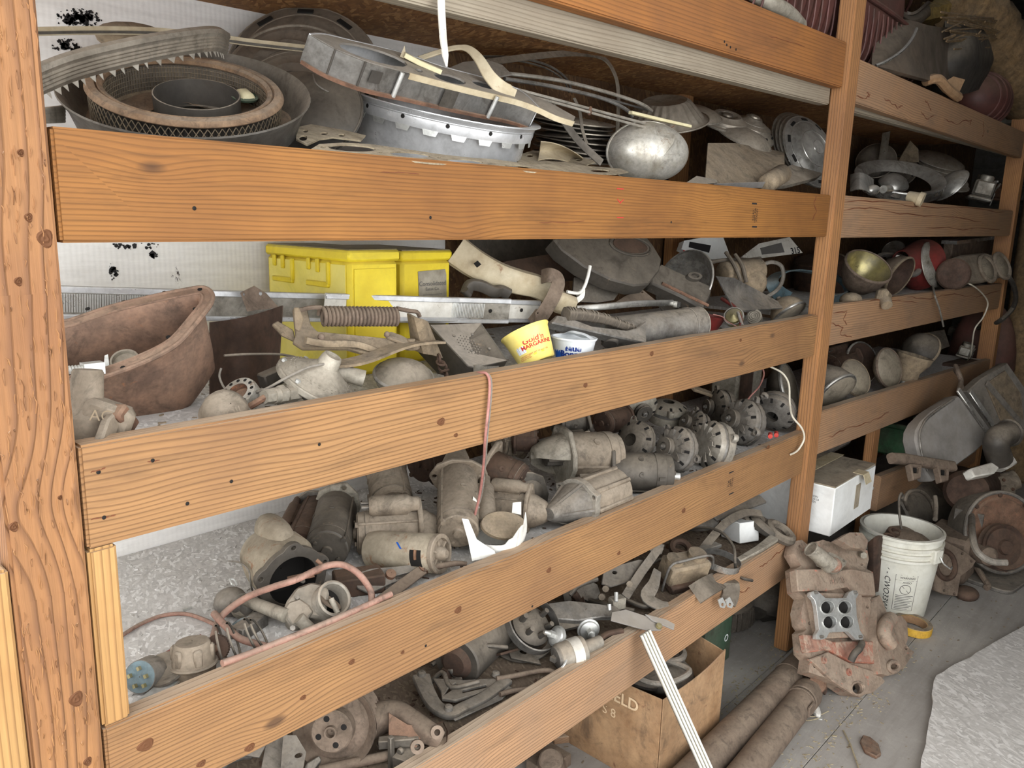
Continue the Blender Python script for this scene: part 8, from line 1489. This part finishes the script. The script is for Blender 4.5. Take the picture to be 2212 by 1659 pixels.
t = thing('bell_plate', 'brown flat engine plate with bolt holes leaning by the bucket', 'plate', (3.85, -.35, 0)); pF = Vector((3.82, -.36, .12)); nF = nrm(-.35, -.85, .4)
part(t, 'plate', 'rust_pipe', lambda m: plate(m, [(2020, 1180), (2040, 1168), (2085, 1192), (2108, 1212), (2100, 1226), (2075, 1245), (2068, 1288), (2040, 1284), (2018, 1275)], pF, nF, .012, [ov(2079, 1196, 3, 3), ov(2099, 1212, 3, 3), ov(2040, 1276, 3, 3), ov(2062, 1283, 3, 3)]), bevel=.002)
part(t, 'hub', 'rust_dark', lambda m: m.torus(axm(onpl(2040, 1220, pF, nF) + nF * .004, nF), .06, .012, 28, 8))
one('gearbox_lump', 'brown gearbox casting behind the engine plate', 'casting', 'rust_pipe', lambda m: (m.box((4.02, -.25, .12), (.26, .2, .22)), m.cyl((4.0, -.36, .16), (3.92, -.44, .18), .05, .04, 16)), bevel=.02)
one('radiator_fins', 'stack of thin grey fins behind the brown casting', 'fins', 'cast_grey', lambda m: [m.box((4.05 + .035 * k, -.3, .29), (.012, .12, .07), RZ(0)) for k in range(5)])
one('bent_lever', 'bent rusty lever lying on the floor beside the engine plate', 'lever', 'rust_pipe', lambda m: m.tube(bez([pz(2108, 1222, .06), pz(2122, 1245, .04), pz(2134, 1265, .02), pz(2130, 1270, .015)], 4), .014, 8))
for k, pp in enumerate((((1962, 1100, -.1), (1955, 1080, -.1), (1965, 1062, -.1), (1990, 1062, -.12), (2012, 1085, -.14), (2022, 1120, -.2)), ((2020, 1122, -.25), (2022, 1095, -.22), (2020, 1072, -.2)), ((2060, 1062, -.15), (2085, 1080, -.2), (2098, 1110, -.3), (2100, 1150, -.4), (2110, 1190, -.45), (2140, 1212, -.5), (2175, 1215, -.55)))):
    wire('loose_cable', ('tan cable hoop rising behind the bucket', 'stub of cable standing behind the bucket', 'grey cable curving round the dark housing')[k], 'rubber_tan' if k < 2 else 'wire_grey', pp, (.009, .01, .014)[k], 'cable')
one('loose_pan', 'dusty steel pan edge lying on the far floor', 'pan', 'cast_grey', lambda m: m.prism(rrect(.5, .22, .05), 0, .02, T(*pz(2170, 1240, .0)) @ RZ(-8)), bevel=.004)
one('floor_lump', 'dark rock like lump under the engine plate', 'casting', 'rust_dark', lambda m: m.ball(pz(2088, 1282, .02), (.06, .05, .03), 16, 8), ang=60)
one('heap_casting', 'brown ribbed casting wedged under the grey shroud', 'casting', 'rust_dark', lambda m: m.box((0, 0, 0), (.34, .22, .14), T(*W(2072, 1040, -.12)) @ RZ(-20) @ RY(12)), bevel=.02)
one('heap_casting', 'dark purple brown cylinder casting above the rusty face', 'casting', 'rust_dark', lambda m: m.cyl(W(2085, 1062, -.25), W(2140, 1040, -.2), .1, .1, 24, e=.02))
one('carpet_roll', 'brown carpet roll standing past the end post', 'carpet', 'burlap', lambda m: m.cyl((6.02, -.12, 0), (6.0, -.1, 1.95), .16, .15, 28, e=.02))
one('red_cushion', 'dusty red cushion squeezed beside the end post', 'cushion', 'maroon_vinyl', lambda m: m.ball((5.82, .12, .75), (.16, .2, .42), 20, 12), ang=80)
one('bolt_stack', 'zinc bolt standing on the tan panel corner', 'bolt', 'zinc', lambda m: (m.cyl(W(2160, 790, .05), W(2162, 770, .05), .018, n=8), m.ball(W(2162, 768, .05), .024, 10, 6)))
# ================================================================== UPPER SHELF: car seats
def cushion(m, x0, x1, y0, y1, z0, z1, e=2.6, nu=40, nv=20, puff=None):
    cx, cy, cz = (x0 + x1) / 2, (y0 + y1) / 2, (z0 + z1) / 2; rx, ry, rz = (x1 - x0) / 2, (y1 - y0) / 2, (z1 - z0) / 2
    sg = lambda v, p: math.copysign(abs(v) ** p, v); vs = []; fs = []
    for i in range(nu):
        a = 2 * PI * i / nu
        for j in range(nv + 1):
            b = -PI / 2 + PI * j / nv; q = (rx * sg(math.cos(b), 2 / e) * sg(math.cos(a), 2 / e), ry * sg(math.cos(b), 2 / e) * sg(math.sin(a), 2 / e), rz * sg(math.sin(b), 2 / e))
            if puff: q = puff(q)
            vs.append((cx + q[0], cy + q[1], cz + q[2]))
    for i in range(nu):
        for j in range(nv): k = (i + 1) % nu; fs.append((i * (nv + 1) + j, k * (nv + 1) + j, k * (nv + 1) + j + 1, i * (nv + 1) + j + 1))
    m.add(vs, fs)
t = thing('car_seat', 'dusty maroon vinyl bench seat on the uppermost shelf', 'car seat', (3.0, .33, 2.12))
part(t, 'cushion', 'maroon_vinyl', lambda m: cushion(m, 2.1, 3.78, .06, .6, 2.135, 2.72, 3.2, 72, 32), ang=80)
for k in range(30): part(t, 'pleat', 'maroon_vinyl', lambda m: m.tube(bez([(2.25 + k * .049, .15, 2.15), (2.25 + k * .05, .075, 2.21), (2.25 + k * .05, .061, 2.31), (2.25 + k * .05, .062, 2.38)], 4), .0035, 6))
part(t, 'piping', 'maroon_vinyl', lambda m: (m.tube(bez([(2.15, .07, 2.40), (2.8, .052, 2.40), (3.5, .06, 2.39), (3.74, .12, 2.38), (3.77, .3, 2.38)], 6), .008, 6), m.tube(bez([(2.15, .1, 2.55), (2.8, .06, 2.53), (3.5, .07, 2.52), (3.75, .15, 2.5)], 6), .007, 6)))
one('pale_tubing', 'pale curved tubing in front of the maroon seat', 'tubing', 'cast_pale', lambda m: (m.tube(bez(W3([(1620, -20, .1), (1660, 5, .07), (1700, 25, .06), (1728, 55, .08)]), 5), .022, 10), m.tube(bez(W3([(1640, -20, .12), (1680, 6, .1), (1715, 30, .1), (1735, 58, .12)]), 5), .014, 10)), ang=80)
t = thing('vinyl_bench', 'dark brown vinyl seat back with a chrome edge', 'car seat', (4.1, .2, 2.15))
sb = lambda u, v: py(1900 + 158 * u + (30 - 60 * v) * (1 - u) * (1 - v) - 20 * v * (1 - u) , 52 + 12 * u + (96 + 32 * u) * v - 10 * math.sin(PI * v) * (1 - u) , .18 - .12 * math.sin(PI * (.15 + .8 * u)) - .06 * v)
part(t, 'vinyl', 'brown_vinyl', lambda m: m.sheet(sb, 16, 10, .02)); part(t, 'chrome_trim', 'chrome_dusty', lambda m: m.tube(bez(W3([(1892, 142, .02), (1915, 132, .0), (1948, 110, -.01), (1970, 84, -.01), (1980, 62, .0)]), 5), .006, 8)); part(t, 'rivet', 'chrome_dusty', lambda m: m.ball(W(1994, 157, .02), .008, 10, 6))
one('seat_pad', 'torn black vinyl pad hanging beside the seat back', 'seat pad', 'black_rubber', lambda m: m.sheet(lambda u, v: py(2038 + 96 * u - 14 * v + 6 * math.sin(5 * v), 56 + 18 * u + (134 - 14 * u) * v + 5 * math.sin(7 * u + 4 * v), .16 - .07 * math.sin(PI * u) - .05 * math.sin(PI * v)), 16, 12, .03), ang=60)
one('rag_bundle', 'dark leather flap folded behind the seat back', 'flap', 'brown_vinyl', lambda m: m.sheet(lambda u, v: py(1945 + 60 * u, 12 + 30 * v + 14 * math.sin(4 * u), .22 - .06 * math.sin(PI * u) + .03 * math.sin(6 * v)), 12, 8, .012), ang=60)
t = thing('foam_roll', 'torn yellow foam and burlap roll at the end of the upper shelf', 'padding', (5.1, .2, 2.2))
part(t, 'foam', 'foam_yellow', lambda m: m.sheet(lambda u, v: py(1986 + 104 * u, 18 - 14 * u + 26 * v + 3 * math.sin(9 * u), .3 - .05 * math.sin(PI * v)), 14, 5, .03).jitter(.004), ang=30)
part(t, 'burlap', 'burlap', lambda m: m.sweep(bez(W3([(2068, 10, .2), (2110, 35, .15), (2150, 80, .1), (2185, 135, .06), (2225, 200, .02)]), 6), circ(.16, 16), sc=lambda s: .8 + .25 * math.sin(9 * s) * .3 + .2 * s).jitter(.012), ang=40)
part(t, 'fibres', 'burlap', lambda m: [m.tube([py(2050 + random.uniform(-20, 120), 30 + k * 2.2 + random.uniform(-20, 20), .05), py(2050 + random.uniform(-20, 140), 34 + k * 2.4 + random.uniform(-20, 20), .03)], .004, 4) for k in range(26)], kind='stuff')
one('pleated_roll', 'small maroon pleated cushion at the far end of the upper rail', 'cushion', 'maroon_vinyl', lambda m: m.ball((0, 0, 0), (.22, .15, .14), 24, 14, T(*W(2118, 218, .14))), ang=80)
for k in range(6): part(bpy.data.objects['pleated_roll'], 'pleat', 'maroon_vinyl', lambda m: m.torus(T(*W(2118, 218, .14)) @ T(-.12 + .05 * k, 0, 0) @ RY(90), .14 * math.sqrt(1 - ((-.12 + .05 * k) / .23) ** 2) + .002, .008, 24, 6))
one('torn_carton', 'torn brown paper scraps spilling over the far upper rail', 'paper', 'cardboard', lambda m: (plate(m, [(2035, 180), (2060, 165), (2085, 172), (2072, 200), (2050, 196)], W(2060, 182, .0), nrm(-.4, -.85, .3), .006), m.tube(bez(W3([(1998, 176, .02), (2025, 170, -.01), (2045, 190, -.02), (2070, 210, -.02)]), 4), .02, 8)), ang=40)
one('white_crate', 'pale ribbed crate at the right edge above the upper rail', 'crate', 'bucket_white', lambda m: (m.box((0, 0, 0), (.4, .3, .14), T(*W(2205, 248, .12))), [m.box((-.19 + .05 * k, -.155, 0), (.012, .012, .14), T(*W(2205, 248, .12))) for k in range(8)]), bevel=.003)
# ================================================================== chaff and dirt
def chaff(label, mat, n, place, smin, smax, seed):
    random.seed(seed); m = MB()
    for i in range(n):
        p = place(); s = random.uniform(smin, smax); m.box((0, 0, s * .18), (s * random.uniform(.8, 2.6), s * random.uniform(.3, .9), s * .35), T(*p) @ RZ(random.uniform(0, 180)))
    m.build('loose_chaff', mat, None, label=label, cat='debris', kind='stuff')
U = random.uniform
chaff('loose chips and dirt scattered on the bare fourth deck', 'osb_dusty', 420, lambda: (U(.4, 1.3), U(.06, .62), DZ[4]), .002, .007, 1)
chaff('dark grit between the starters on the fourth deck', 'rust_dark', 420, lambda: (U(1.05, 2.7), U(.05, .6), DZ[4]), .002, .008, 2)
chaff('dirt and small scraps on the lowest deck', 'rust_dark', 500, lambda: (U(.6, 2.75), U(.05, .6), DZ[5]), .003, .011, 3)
chaff('pale dust flakes on the third deck', 'dust_tan', 260, lambda: (U(.4, 2.7), U(.05, .6), DZ[3]), .002, .008, 4)
chaff('pale straw chaff along the floor board joint', 'straw', 420, lambda: (U(1.7, 3.2), -.33 + random.gauss(0, .035), .0), .002, .006, 5)
chaff('straw chaff by the foot of the middle post', 'straw', 420, lambda: (U(2.2, 3.1), random.gauss(-.02, .05), .0), .002, .006, 6)
chaff('brown crumbs over the open floor', 'dust_tan', 600, lambda: (U(1.6, 4.4), U(-1.0, .5), .0), .002, .007, 7)
